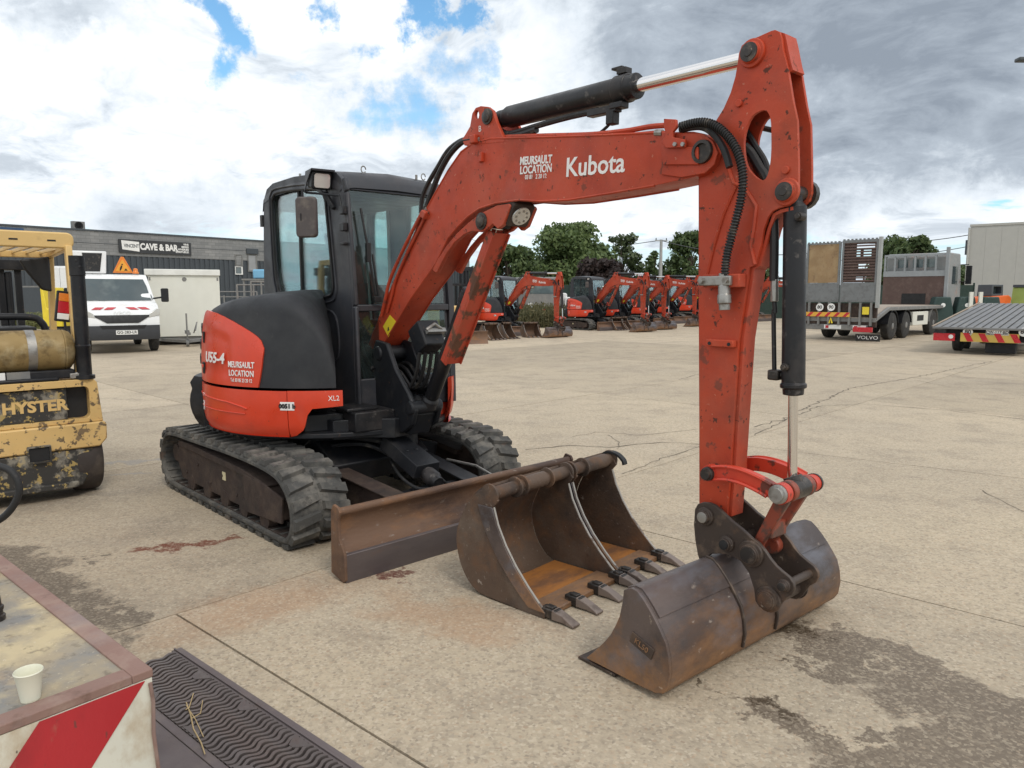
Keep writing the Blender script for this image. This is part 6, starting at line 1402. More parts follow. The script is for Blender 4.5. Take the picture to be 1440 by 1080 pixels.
# white cabin van, yellow vehicle and gate seen between the forklift posts
def boxthing(name, u0, v0, u1, v1, depth, dpth, mat, label, cat, group=None, z0=None):
    a = atd(u0, v1, depth); b = atd(u1, v0, depth); zb = a.z if z0 is None else z0
    e_ = empty(name, ((a.x+b.x)/2, depth, zb), 0, label, cat, group); w, h = b.x-a.x, b.z-zb; return e_, w, h
e_, w, h = boxthing('cabinet_van', 72, 376, 99, 440, 30, 2, None, 'tall white panelled truck box glimpsed between the yellow forklift posts', 'truck', z0=0)
m = MB(); m.b2((-w/2, 0, .9), (-.01, 2.4, h)); m.build('rear_door', m_whitep, e_, bevel=.01); m = MB(); m.b2((.01, 0, .9), (w/2, 2.4, h)); m.build('rear_door', m_whitep, e_, bevel=.01)
m = MB(); m.b2((-w/2-.03, .1, h+.001), (w/2+.03, 2.4, h+.06)); m.build('roof', m_whitep, e_); m = MB(); m.b2((-w/2, .2, .35), (w/2, 2.2, .899)); m.build('chassis', m_greyp, e_)
for s in (-1, 1):
    q_ = wheel(e_, (0, 0, 0), .36, .22, s); q_.matrix_local = Matrix.Translation((s*(w/2-.12), 1.0, .36)) @ rotM(0, 0, -PI/2)
e_, w, h = boxthing('yellow_van', 60, 404, 84, 440, 25, 2, None, 'low bright yellow machine behind the forklift post, before the white truck box', 'machine', z0=0)
m_brt = material('bright_yellow_paint', (.80, .62, .04), .45)
m = MB(); m.prism([(-w/2, .55), (w/2, .55), (w/2, 1.15), (-w/2+.14, 1.15), (-w/2+.05, h), (-w/2-.03, h)], 0, 1.2); m.build('body', m_brt, e_, bevel=.02); m = MB(); m.b2((-w/2, .1, .15), (w/2, 1.1, .549)); m.build('underframe', m_black, e_)
for s in (-1, 1): m = MB(); m.rev((s*w*.3, -.02, .25), (s*w*.3, .22, .25), [(0, .25), (.24, .25)], 18); m.build('wheel', m_tyre, e_)
e_, w, h = boxthing('panel_gate', 31, 402, 59, 450, 38, .1, None, 'dark grey panelled metal gate behind the forklift mast', 'gate', z0=0)
m = MB(); m.b2((-w/2, 0, .1), (-w/2+.08, .08, h)); m.build('post', m_greyp, e_); m = MB(); m.b2((w/2-.08, 0, .1), (w/2, .08, h)); m.build('post', m_greyp, e_); m = MB(); m.b2((-w/2+.08, .02, h-.08), (w/2-.08, .06, h)); m.build('top_rail', m_greyp, e_); m = MB(); m.b2((-w/2+.08, .03, .15), (w/2-.08, .05, h-.09)); m.build('panel', m_clad, e_)
# clutter between trailer and excavator
def lift(u, depth, h, w, mat, label, cat, name):
    h = h*.86
    p = atd(u, 415, depth); e_ = empty(name, (p.x, p.y, 0), .3, label, cat)
    m = MB(); m.b2((-w/2, -.4, .35), (w/2, .4, .75)); m.build('chassis', m_black, e_, bevel=.03)
    for sx in (-1, 1):
        m = MB(); m.rev((sx*w*.35, -.45, .28), (sx*w*.35, .45, .28), [(0, .28), (.2, .28), (.21, .1), (.69, .1), (.7, .28), (.9, .28)], 16); m.build('wheel', m_tyre, e_)
    for k in range(4):
        z0 = .8+k*(h-1.9)/4; z1 = .8+(k+1)*(h-1.9)/4; m = MB(); m.beam((-w*.4, -.2, z0), (w*.4, -.2, z1), .05, .08); m.beam((w*.4, .2, z0), (-w*.4, .2, z1), .05, .08); m.build('scissor_arm', m_greyp, e_)
    m = MB(); m.b2((-w/2, -.4, h-1.1), (w/2, .4, h-1.0)); m.build('platform', mat, e_)
    m = MB()
    for x in (-w/2, 0, w/2): m.cyl((x, -.4, h-1.0), (x, -.4, h), .03, n=6); m.cyl((x, .4, h-1.0), (x, .4, h), .03, n=6)
    m.cyl((-w/2, -.4, h), (w/2, -.4, h), .03, n=6); m.cyl((-w/2, .4, h), (w/2, .4, h), .03, n=6); m.build('guard_rail', m_greyp, e_); return e_
lift(357, 38, 2.5, 1.6, m_red, 'scissor lift with white rails left of the excavator cab', 'lift', 'scissor_lift')
lift(334, 40, 2.1, 2.0, m_black, 'dark scissor lift standing just right of the cream trailer', 'lift', 'scissor_lift')
lift(368, 34, 2.6, .9, m_hood, 'narrow red lift closest to the excavator cab rear', 'lift', 'mast_lift')
p = atd(363, 380, 44); m = MB(); m.b2((-.55, 0, 0), (.55, .6, .55)); bb = tag(m.build('blue_tank', m_bluel, bevel=.08), 'light blue plastic tank on a grey rack left of the excavator cab', 'tank'); bb.location = (p.x+.2, p.y, 2.6)
rk = empty('storage_rack', (p.x, p.y, 0), 0, 'grey steel storage rack carrying a light blue tank', 'rack')
for x in (-.9, .9): m = MB(); m.b2((x-.05, 0, 0), (x+.05, .1, 2.59)); m.build('post', m_greyp, rk)
m = MB(); m.b2((-1, -.05, 2.5), (1, .7, 2.595)); m.build('shelf', m_greyp, rk); m = MB(); m.b2((-1, -.05, 1.4), (1, .7, 1.5)); m.build('shelf', m_greyp, rk)
fe = empty('rail_fence', (atd(335, 415, 42).x, 42, 0), .25, 'low grey rail fence behind the cream trailer', 'fence')
for z in (1.5, 1.05): m = MB(); m.b2((-4, 0, z), (4, .05, z+.06)); m.build('rail', m_greyp, fe)
for k in range(6): m = MB(); m.b2((-4+k*1.6, -.02, 0), (-3.93+k*1.6, .07, 1.6)); m.build('post', m_greyp, fe)

# ================================================================ beaver-tail truck
KO = atd(1228, 482, 25.2); KT = Frame((KO.x, KO.y, 0), -.785)
tk_ = empty('beavertail_truck', KT.o, KT.rz, 'grey beavertail plant truck with upright boarded loading ramps, seen from behind right of the arm', 'truck')
kz = lambda u, v, x=0.: (lambda p: (p.y, p.z))(KT.px(u, v, x)); ks = lambda u, v, y=0.: (lambda p: (p.x, p.z))(KT.py(u, v, y))
m_ply = material('weathered_plywood', (.30, .20, .105), .8, 0, [((.40, .29, .16), 2.5, .45, .65, 8, .7), ((.16, .10, .06), 4, .56, .7, 8, .6)])
m_rampg = material('grey_ramp_steel', (.19, .20, .205), .6, .3, [((.12, .12, .12), 8, .5, .65, 6, .5)])
m_brn = material('brown_board', (.10, .062, .052), .7, 0, [((.17, .12, .10), 4, .5, .7, 7, .6)])
W_ = 2.5; zr1 = kz(1228, 338)[1]; zr0 = kz(1228, 425)[1]; zmid = kz(1228, 398)[1]
for k in range(2):
    ya = -W_+k*W_/2+.02; yb = ya+W_/2-.04
    m = MB(); m.prism([(ya, zr0), (yb, zr0), (yb, zr1+k*.05), (ya, zr1+k*.05)], -.10, -.02, [[(ya+.07, zmid+.02), (yb-.07, zmid+.02), (yb-.07, zr1-.05), (ya+.07, zr1-.05)]], axis='x'); rp_ = m.build('ramp', m_rampg, tk_, bevel=.006)
    if k == 0: m = MB(); m.b2((-.09, ya+.075, zmid+.025), (-.05, yb-.075, zr1-.055)); m.build('plywood_sheet', m_ply, rp_)
    else:
        m = MB(); zz = zmid+.06
        while zz < zr1-.07: m.b2((-.08, ya+.07, zz), (-.04, yb-.07, zz+.05)); zz += .10
        tag(m.build('ramp_slats', m_brn, rp_, smooth=0), kind='stuff')
        m = MB(); yo_, w_y, w_z = ya+.072, yb-ya-.145, zr1-zmid-.09; Q = lambda a, b, c, d: [(yo_+a*w_y, zmid+.03+b*w_z), (yo_+c*w_y, zmid+.03+b*w_z), (yo_+c*w_y, zmid+.03+d*w_z), (yo_+a*w_y, zmid+.03+d*w_z)]
        m.prism(Q(0, 0, 1, 1), -.095, -.088, [Q(.38, .84, .94, .97), Q(.38, .66, .50, .82), Q(.60, .66, .84, .82), Q(.46, .34, .80, .48), Q(.40, .04, .62, .14), Q(.68, .04, .90, .14)], axis='x'); m.build('backing_board', m_brn, rp_)
    for j in range(9): m = MB(); zz = zr1+k*.05; m.b2((-.08, ya+.02+j*.135, zz), (-.03, ya+.08+j*.135, zz+.04)); m.build('cleat', m_rampg, rp_)
    m = MB(); m.b2((-.018, ya+.05, zr0+.05), (-.010, yb-.05, zmid-.02)); m.build('checker_plate', m_rampg, rp_)
m = MB(); m.b2((-.14, -.018, zr0-.2), (.0, .09, zr1+.12)); m.build('ramp_post', material('galvanised_post', (.36, .37, .36), .5, .3), tk_, bevel=.01)
zs1 = kz(1228, 440)[1]; zs0 = kz(1228, 446.5)[1]; zbm = kz(1228, 467)[1]
m = MB(); m.b2((-.25, -W_, zs0-.35), (-.12, 0, zr0-.04)); m.build('rear_crossmember', m_mud, tk_)
for k in range(7): m = MB(); yy = -W_+.15+k*.36; m.b2((-.119, yy, zs0-.30), (-.03, yy+.07, zr0-.01)); m.build('hinge_lug', m_greyp, tk_)
m = MB(); m.b2((-.029, -W_+.05, zs0), (-.015, -.85, zs1)); hb_ = m.build('marker_board', material('yellow_marker', (.70, .38, .05), .4), tk_)
for k in range(5): m = MB(); y0_ = -W_+.12+k*.32; m.prism([(y0_, zs0+.005), (y0_+.12, zs0+.005), (y0_+.26, zs1-.005), (y0_+.14, zs1-.005)], -.0148, -.012, axis='x'); m.build('stripe', m_red, hb_)
for u, s_ in ((1152.5, '80'), (1168.5, '90')):
    c = kz(u, 432, 0); m = MB(); m.rev((-.028, c[0], c[1]), (-.012, c[0], c[1]), [(0, .135), (.016, .135)], 22); so_ = m.build('speed_disc', m_wht, tk_); text(s_, .17, 'lettering', m_dark, so_, facing((-.010, c[0], c[1]), (1, 0, 0)), bold=.004)
c = kz(1217, 437, 0); m = MB(); m.b2((-.03, c[0]-.11, c[1]-.13), (-.012, c[0]+.11, c[1]+.13)); m.build('yellow_box', m_brt, tk_)
m = MB(); m.b2((-.25, -W_+.05, .38), (-.10, -.25, .58)); m.build('underrun_bar', m_greyp, tk_, bevel=.02)
for (ya, yb) in ((-1.75, -1.15), (-.75, -.3)): m = MB(); m.b2((-.099, ya, .42), (-.085, yb, .56)); m.build('reflective_panel', m_wht, tk_); m = MB(); m.b2((-.084, ya+.05, .44), (-.08, ya+.16, .54)); m.build('stripe', m_red, tk_)
a = kz(1205, 467); m = MB(); m.b2((-.12, -.72, a[1]), (-.02, -.08, a[1]+.17)); m.build('tail_lamp', m_red, tk_, bevel=.01)
m = MB(); m.b2((-.16, -.66, .02), (-.14, .16, .26)); mf = m.build('mud_flap', m_tyre, tk_); text('VOLVO', .17, 'lettering', m_wht, mf, facing((-.138, -.25, .14), (1, 0, 0)), sx=1.25)
m = MB(); m.tube([(-.02, -1.55, .62), (-.02, -1.5, .8), (-.02, -1.45, .62)], .03); m.build('tow_hook', m_brt, tk_)
# side: sloping tail and flat deck
P_ = [ks(1229, 448), ks(1252, 432), ks(1330, 424.5)]; dz = P_[1][1]; xe = P_[2][0]
print('truck deck', P_)
dz2 = dz
m = MB(); m.prism([(-.1, P_[0][1]), (P_[1][0], dz2), (xe, dz2), (xe, dz2-.12), (P_[1][0], dz2-.12), (-.1, P_[0][1]-.14)], -W_, .0); m.build('deck', m_greyp, tk_, bevel=.01)
m = MB(); m.prism([(-.1, P_[0][1]+.001), (P_[1][0], dz2+.001), (xe, dz2+.001), (xe, dz2+.02), (P_[1][0], dz2+.02), (-.1, P_[0][1]+.02)], -W_+.1, -.1); m.build('deck_boards', material('bleached_deck', (.34, .29, .24), .8), tk_)
m = MB(); m.b2((xe+.1, -W_+.7, .75), (-.9, -.7, dz2-.13)); m.build('chassis_rail', m_mud, tk_)
for u in (1257, 1276): 
    x_ = ks(u, 455)[0]; wheel(tk_, (x_, -.18, .50), .50, .30, 1, rimmat=m_greyp); wheel(tk_, (x_, -W_+.18, .50), .50, .30, -1)
    m = MB(); m.strip([(x_+.58*math.cos(t), .50+.58*math.sin(t)) for t in rng(.15, PI-.15, 12)], -.42, -.02, .02); m.build('mudguard', m_black, tk_)
x_ = ks(1314, 450)[0]; wheel(tk_, (x_, -.18, .50), .50, .30, 1, rimmat=m_greyp); wheel(tk_, (x_, -W_+.18, .50), .50, .30, -1); m = MB(); m.strip([(x_+.6*math.cos(t), .50+.62*math.sin(t)) for t in rng(.1, PI-.1, 12)], -.42, -.02, .02); m.build('mudguard', m_greyp, tk_)
xa = ks(1285, 450)[0]; xb_ = ks(1306, 450)[0]; m = MB(); m.b2((xb_, -.5, .45), (xa, -.03, .98)); m.build('side_locker', m_offw, tk_, bevel=.02); m = MB(); m.b2((xb_+.6, -.029, .62), (xa-.5, -.024, .84)); m.build('locker_handle_plate', m_dark, tk_)
# headboard and cab
xh = xe+.15; zt2 = ks(1328, 356)[1]
zt2 = kz(1328, 356, xh)[1]; zl = kz(1328, 388, xh)[1]; z3 = kz(1328, 380, xh)[1]
m = MB(); m.b2((xh-.1, -W_, dz2), (xh, .0, zl)); hbo = m.build('headboard', m_brn, tk_)
m = MB(); m.b2((xh-.0, -W_+.8, dz2+.05), (xh+.01, -W_+1.75, dz2+.5)); m.build('opening', m_dark, hbo)
m = MB(); m.b2((xh-.12, -W_, zl), (xh+.02, .0, z3)); m.b2((xh-.1, -W_, zt2-.08), (xh, 0, zt2))
for k in range(7): yy = -W_+k*(W_-.07)/6; m.b2((xh-.09, yy, z3), (xh-.01, yy+.07, zt2-.08))
m.b2((xh-.1, -.06, dz2), (xh+.04, .06, zt2+.25)); tag(m.build('headboard_frame', material('headboard_grey', (.30, .32, .33), .5, .3), tk_), kind=None)
m = MB(); m.prism([(xh-.25, .75), (xh-.25, zt2-.1), (xh-.4, zt2+.05), (xh-2.0, zt2+.05), (xh-2.35, 2.2), (xh-2.4, .55), (xh-.6, .55)], -W_+.02, -.02); cabk = m.build('cab', material('faded_grey_cab', (.24, .25, .25), .5, 0, [((.36, .19, .14), 2, .54, .7, 5, .5)]), tk_, bevel=.05)
for (ya, yb) in ((-2.0, -1.6), (-1.4, -1.0), (-.85, -.5)): m = MB(); m.b2((xh-.249, ya, z3+.15), (xh-.235, yb, z3+.5)); m.build('rear_window', m_vglass, cabk)
m = MB(); m.b2((xh-1.7, -.022, 2.1), (xh-.9, -.005, 2.85)); m.build('side_window', m_vglass, cabk)
m = MB(); m.b2((xh-2.2, .20, 2.1), (xh-2.1, .42, 2.9)); m.beam((xh-2.15, -.02, 2.95), (xh-2.15, .3, 2.95), .03, .04); m.beam((xh-2.15, -.02, 2.2), (xh-2.15, .3, 2.2), .03, .04); m.build('mirror', m_black, cabk, bevel=.02)
wheel(tk_, (xh-1.5, -.18, .50), .50, .30, 1, rimmat=m_greyp); wheel(tk_, (xh-1.5, -W_+.18, .50), .50, .30, -1)

# ================================================================ tilted recovery deck on the right
RO = atd(1313, 459, 20.5); RF = Frame((RO.x, RO.y, 0), -.72)
rt_ = empty('tilt_bed_trailer', RF.o, RF.rz, 'flatbed trailer with a tilted ribbed grey deck at the right edge', 'trailer')
zR = RO.z; m_deck = material('ribbed_grey_deck', (.20, .20, .20), .5, .4, [((.16, .16, .165), 3, .48, .66, 7, .6), ((.36, .33, .27), 5, .55, .75, 7, .5)], stretch=(.3, 1, 1))
sl_ = .085; Wd = 2.5
for k in range(13):
    y_ = .02+k*Wd/13
    m = MB(); m.prism([(-.0, zR), (-7.0, zR+7*sl_), (-7.0, zR+7*sl_-.07), (0, zR-.06)], y_, y_+Wd/13-.045); m.build('deck_plank', m_deck, rt_)
    
m = MB(); m.prism([(-.02, zR-.03), (-7.0, zR+7*sl_-.03), (-7.0, zR+7*sl_-.2), (-.3, zR-.10)], -.0, Wd); m.build('deck_frame', m_black, rt_)
m = MB(); m.prism([(0, zR-.0), (-7, zR+7*sl_+.0), (-7, zR+7*sl_+.03), (0, zR+.02)], -.05, -.0); m.build('side_rail', material('wood_side_rail', (.32, .25, .19), .8), rt_)
m = MB(); m.b2((.0, -.02, zR-.06), (.05, Wd, zR+.0)); m.build('tail_edge', m_deck, rt_, bevel=.01)
zq = lambda u, v, x=-.04: (lambda p: (p.y, p.z))(RF.px(u, v, x))
a = zq(1312, 478.5); b = zq(1343, 469); m = MB(); m.b2((-.10, a[0], a[1]), (-.04, b[0], b[1])); tlm = m.build('tail_lamp', m_red, rt_, bevel=.008)
c = zq(1340, 473.5); m = MB(); m.rev((-.039, c[0]-.05, c[1]), (-.025, c[0]-.05, c[1]), [(0, .06), (.014, .05)], 16); m.build('reversing_lamp', m_wht, tlm)
a = zq(1350, 480); b = zq(1500, 472); m = MB(); m.b2((-.08, a[0], a[1]), (-.04, Wd-.5, b[1])); mk = m.build('marker_board', material('dull_yellow_marker', (.55, .38, .08), .5), rt_)
for k in range(4): m = MB(); y0_ = a[0]+.05+k*.36; m.prism([(y0_, b[1]-.008), (y0_+.15, b[1]-.008), (y0_+.27, a[1]+.008), (y0_+.12, a[1]+.008)], -.0398, -.036, axis='x'); m.build('stripe', m_red, mk)
for u in (1361, 1440):
    c = zq(u, 467); m = MB(); m.rev((-.06, c[0], c[1]), (-.04, c[0], c[1]), [(0, .12), (.02, .12)], 20); so_ = m.build('speed_disc', m_wht, rt_); text('80', .15, 'lettering', m_dark, so_, facing((-.038, c[0], c[1]), (1, 0, 0)), bold=.004)
a = zq(1386, 471); b = zq(1419, 464); m = MB(); m.b2((-.06, a[0], a[1]), (-.04, b[0], b[1])); npo = m.build('number_plate', m_wht, rt_); text('CW-117-BD', .10, 'lettering', m_dark, npo, facing((-.038, (a[0]+b[0])/2, (a[1]+b[1])/2), (1, 0, 0)), bold=.002)
m = MB(); m.b2((-.45, .25, zq(1380, 480)[1]-.02), (-.345, Wd-.2, zq(1380, 462)[1])); m.b2((-.7, 1.2, .05), (-.4, 1.9, zq(1380, 482)[1])); m.build('rear_frame', m_black, rt_, bevel=.01)
m = MB(); m.b2((-6.5, .5, .45), (-.5, 2.0, .68)); m.build('chassis', m_black, rt_, bevel=.01)
for x_ in (-1.6, -2.7): 
    for (yy, s) in ((2.2, 1), (.35, -1)): wheel(rt_, (x_, yy, .30), .30, .25, s)
for (yy, s) in ((2.2, 1), (.35, -1)): wheel(rt_, (-6.0, yy, .42), .42, .28, s)


# ================================================================ right building and machines
GO = atd(1358, 415, 56.); GF = Frame((GO.x, GO.y, 0), -.66); HG = 1.62+96/FPX*56
wb_ = empty('metal_warehouse', GF.o, GF.rz, 'plain beige grey metal clad warehouse at the right edge', 'building')
m_beige = material('beige_metal_cladding', (.42, .415, .385), .55, 0, var=.04)
m = MB(); m.b2((-14, 0, 0), (0, 20, HG)); m.build('wall', m_beige, wb_)
for k in range(20): m = MB(); m.b2((.001, k*1.0+.003, .02), (.035, k*1.0+.995, HG-.25)); m.build('wall_panel', m_beige, wb_)
m = MB(); m.b2((-14.1, -.05, HG-.12), (.06, 20, HG+.04)); m.build('roof_edge', m_beige, wb_); m = MB(); m.cyl((.12, -.06, 0), (.12, -.06, HG-.2), .07, n=8); m.build('downpipe', m_beige, wb_)
m = MB(); m.b2((-.3, -.28, HG-2.2), (-.1, -.16, HG-1.1)); m.build('wall_lamp', m_clad, wb_)
m = MB(); m.cyl((-1, 4.2, HG+.08), (-1, 4.2, HG+.9), .03, n=6); m.beam((-1, 3.2, HG+.85), (-1, 5.2, HG+.85), .03, .03); m.beam((-1, 3.6, HG+.7), (-1, 4.9, HG+1.0), .03, .03); m.build('aerial', m_clad, wb_)
def px_at(u, d): return atd(u, 415, d)
# orange digger body
p = px_at(1392, 36); om = empty('orange_excavator', (p.x, p.y, 0), .4, 'orange machine with a small dark cab behind the tilted deck', 'machine')
m_or = material('orange_machine_paint', (.72, .13, .02), .45, 0, [(BROWN, 5, .62, .72, 6, .5)])
m = MB(); m.prism([(-1.5, 1.15), (-1.2, 1.75), (-.4, 1.85), (.9, 1.9), (1.15, 1.75), (1.0, 1.0), (.2, .8), (-1.2, .95)], -.6, .6); m.build('body', m_or, om, bevel=.06)
m = MB(); m.prism([(-.55, 1.85), (.55, 1.85), (.5, 2.5), (-.5, 2.5)], -.45, .45, [[(-.38, 1.98), (.38, 1.98), (.35, 2.38), (-.35, 2.38)]]); m.build('cab', m_clad, om, bevel=.03)
m = MB(); m.b2((-.36, -.1, 2.0), (.36, .1, 2.36)); m.build('rear_window', m_vglass, om)
for s in (-1, 1): m = MB(); m.prism(smoothpath([(-1.4, .3, 0), (-1.2, .02, 0), (1.2, .02, 0), (1.4, .3, 0), (1.2, .58, 0), (-1.2, .58, 0)], 4, True) and [(p_[0], p_[1]) for p_ in smoothpath([(-1.4, .3, 0), (-1.2, .02, 0), (1.2, .02, 0), (1.4, .3, 0), (1.2, .58, 0), (-1.2, .58, 0)], 4, True)], s*.55-.18, s*.55+.18); m.build('track', m_tyre, om)
m = MB(); m.b2((-.5, -.4, .5), (.5, .4, .9)); m.build('undercarriage', m_black, om)
om.scale = (.8, .8, .85)
# yellow-green telehandler
p = px_at(1440, 36); ym_ = empty('telehandler', (p.x, p.y, 0), .5, 'yellow and lime green loader with dark cab at the right edge behind the deck', 'loader')
m_lime = material('lime_paint', (.30, .40, .10), .6); m = MB(); m.prism([(-.7, .9), (-.45, 1.5), (-.35, 2.35), (.25, 2.35), (.35, 1.5), (.9, 1.2), (.9, .8)], -.5, .5); m.build('body', m_lime, ym_, bevel=.04)
m = MB(); m.b2((-.42, -.45, 2.351), (.35, .45, 2.5))
m.build('roof', m_clad, ym_); m = MB(); m.b2((-.3, -.52, 1.85), (.2, -.505, 2.25)); m.build('window', m_vglass, ym_)
m = MB(); m.prism([(-.8, .9), (-.5, 1.6), (-.1, 1.3), (.5, 1.7), (1.2, 1.6), (1.2, .8)], -.7, -.52); m.build('fender', m_brt, ym_, bevel=.03)
m = MB(); m.beam((-.2, -.8, 1.0), (.7, -.8, 2.6), .14, .18); m.build('lift_arm', m_black, ym_)
for x_ in (-.9, .9):
    for s in (-1, 1): wheel(ym_, (x_, s*.75, .5), .5, .3, s)
ym_.scale = (.8, .8, .85)
# dark green crash barrier panels
p = px_at(1366, 31); cbr = empty('crash_barrier', (p.x, p.y, 0), -.12, 'dark green plastic barrier with white posts between the truck and the tilted deck', 'barrier')
m_dg = material('dark_green_plastic', (.022, .05, .045), .6, 0, [((.3, .3, .28), 6, .64, .72, 5, .5)])
for k in range(3): m = MB(); x_ = -1.6+k*.95; m.prism([(x_, .35), (x_+.8, .35), (x_+.84, .9), (x_+.7, 1.55), (x_+.1, 1.55), (x_-.02, .9)], -.25, .25); m.build('barrier_block', m_dg, cbr, bevel=.05); m = MB(); m.rev((x_+.4, -.26, 1.2), (x_+.4, -.25, 1.2), [(0, .09), (.01, .09)], 14); m.build('round_mark', m_wht, cbr)
for x_ in (-.15, .22): m = MB(); m.b2((x_-.07, -.36, .0), (x_+.07, -.26, 1.75)); m.build('post', m_offw, cbr)
m = MB(); m.b2((-1.6, -.2, 0), (1.2, .2, .349)); m.build('base_beam', m_black, cbr)
# yellow plant glimpsed behind the truck cab
p = px_at(1352, 60); yy_ = empty('yellow_digger', (p.x, p.y, 0), .2, 'small yellow machine far behind the truck cab', 'machine')
m = MB(); m.prism([(-1.6, .7), (-1.5, 1.5), (-.4, 1.7), (.1, 2.3), (1.4, 2.3), (1.6, 1.3), (1.5, .7)], -.8, .8); m.build('body', m_brt, yy_, bevel=.05); m = MB(); m.b2((-1.5, -.8, 0), (1.5, .8, .69)); m.build('undercarriage', m_black, yy_); m = MB(); m.b2((.2, -.82, 1.6), (1.2, -.805, 2.15)); m.build('window', m_vglass, yy_)

# green mesh fence and white tanks behind the parked row
p = px_at(770, 50); gf = empty('mesh_fence', (p.x, p.y, 0), .0, 'dark green screened fence running behind the parked excavators', 'fence')
m_gf = material('green_fence_screen', (.018, .038, .030), .8)
for k in range(14): m = MB(); x_ = -6+k*2.5; m.b2((x_+.03, 0, .05), (x_+2.45, .04, 2.3)); m.build('screen_panel', m_gf, gf)
for k in range(15): m = MB(); x_ = -6+k*2.5; m.b2((x_-.03, -.04, 0), (x_+.03, .08, 2.45)); m.build('post', m_gf, gf)
for (u, w, h, lb) in ((788, .7, 1.75, 'tall white plastic tank standing right of the lone excavator arm'), (830, 3.4, 1.5, 'long low white tank behind the first excavator of the row')):
    p = px_at(u, 46); t_ = empty('white_tank', (p.x, p.y, 0), .1, lb, 'tank'); m = MB(); m.prism(rrect(-w/2, .12, w/2, h, .14), -.5, .5); m.build('tank_body', m_whitep, t_, bevel=.05); m = MB(); m.b2((-w/2, -.5, 0), (w/2, .5, .119)); m.build('pallet', m_greyp, t_); m = MB(); m.cyl((0, 0, h), (0, 0, h+.1), .15, n=14); m.build('lid', m_dark, t_)
# far truck with lights behind the weeds
p = px_at(765, 44); ft = empty('parked_lorry', (p.x, p.y, 0), .3, 'lorry with orange and red markings glimpsed through the lone excavator boom', 'lorry')
m = MB(); m.b2((-1.2, 0, .9), (1.2, 2.5, 2.7)); m.build('cab', m_greyp, ft, bevel=.08); m = MB(); m.b2((-.9, -.02, 1.7), (.9, -.005, 2.4)); m.build('windscreen', m_vglass, ft); m = MB(); m.b2((-1.2, -.05, .5), (1.2, .3, .89)); m.build('bumper', m_brn, ft); m = MB(); m.b2((-.8, -.06, .6), (.8, -.051, .8)); m.build('grille', m_red, ft)
for s in (-1, 1): m = MB(); m.rev((s*.85, -.1, 1.0), (s*.85, 0, 1.0), [(0, .14), (.1, .16)], 14); m.build('headlight', m_wht, ft); m = MB(); m.b2((s*1.0-.12, -.04, 2.35), (s*1.0+.12, -.02, 2.6)); m.build('side_marker', m_orng, ft); q_ = wheel(ft, (0, 0, 0), .5, .3, s); q_.matrix_local = Matrix.Translation((s*1.0, .8, .5)) @ rotM(0, 0, -PI/2)
# black mast machine just left of the lone excavator
p = px_at(655, 30); mm_ = empty('forklift', (p.x, p.y, 0), .75, 'black forklift mast and blade seen through the gap beside the boom cylinder', 'forklift')
for s in (-.35, -.1, .1, .35): m = MB(); m.b2((-.05, s-.04, .1), (.05, s+.04, 2.75)); m.build('mast_rail', m_black, mm_)
m = MB(); m.b2((-.08, -.4, 2.6), (.08, .4, 2.75)); m.b2((-.08, -.4, 1.3), (.08, .4, 1.4)); m.build('mast_tie', m_black, mm_); m = MB(); m.b2((-1.6, -.5, .35), (-.1, .5, 1.2)); m.build('body', m_ylwc, mm_, bevel=.06)
for x_ in (-.3, -1.3):
    for s in (-1, 1): wheel(mm_, (x_, s*.45, .3), .3, .2, s)
m = MB(); m.b2((-1.3, -.4, 1.99), (-.2, .4, 2.08)); m.build('guard_roof', m_black, mm_)
for s in (-.4, .34):
    for x_ in (-1.3, -.26): m = MB(); m.b2((x_, s, 1.2), (x_+.06, s+.06, 1.989)); m.build('guard_post', m_black, mm_)
p = ground(648, 484); bb = MB(); bb.strip([(.05, 0), (-.03, .14), (-.03, .3), (.03, .42)], -.95, .95, .03); b_ = tag(bb.build('blade', m_blade, None), 'loose rusty dozer blade on the ground left of the parked excavator', 'dozer blade'); b_.location = p; b_.rotation_euler = (0, 0, .35-PI/2)

# ================================================================ power pole and wires
m_pole = material('concrete_pole', (.38, .38, .37), .8); m_wire = material('wire', (.08, .08, .09), .6)
PD = 72; p = px_at(928, PD); ptop = atd(928, 337, PD); pw = empty('power_pole', (p.x, p.y, 0), 0, 'slim pale concrete power pole among the trees behind the red row', 'power pole')
m = MB(); m.cyl((0, 0, 0), (0, 0, ptop.z), .22, .13, n=10); m.build('pole', m_pole, pw); m = MB(); m.b2((-.6, -.05, ptop.z-.15), (.6, .05, ptop.z-.05)); m.build('cross_arm', m_pole, pw)
for x_ in (-.5, .5): m = MB(); m.cyl((x_, 0, ptop.z-.05), (x_, 0, ptop.z+.15), .05, n=8); m.build('insulator', m_clad, pw)
def wire(a, b, sag, label):
    a, b = Vector(a), Vector(b); m = MB(); m.tube([a.lerp(b, t/14) - Vector((0, 0, sag*4*(t/14)*(1-t/14))) for t in range(15)], .035, 5); return tag(m.build('overhead_wire', m_wire), label, 'wire', 'overhead wires')
wire(atd(928, 338, PD), atd(640, 330, 120), 1.5, 'overhead wire running left from the power pole'); wire(atd(929, 338, PD), atd(1180, 352, 60), .8, 'overhead wire running right from the power pole behind the arm')
wire(atd(1180, 340, 75), atd(1365, 330, 62), .4, 'upper overhead wire above the truck headboard'); wire(atd(1180, 366, 80), atd(1365, 346, 66), .3, 'lower overhead wire reaching the beige warehouse')
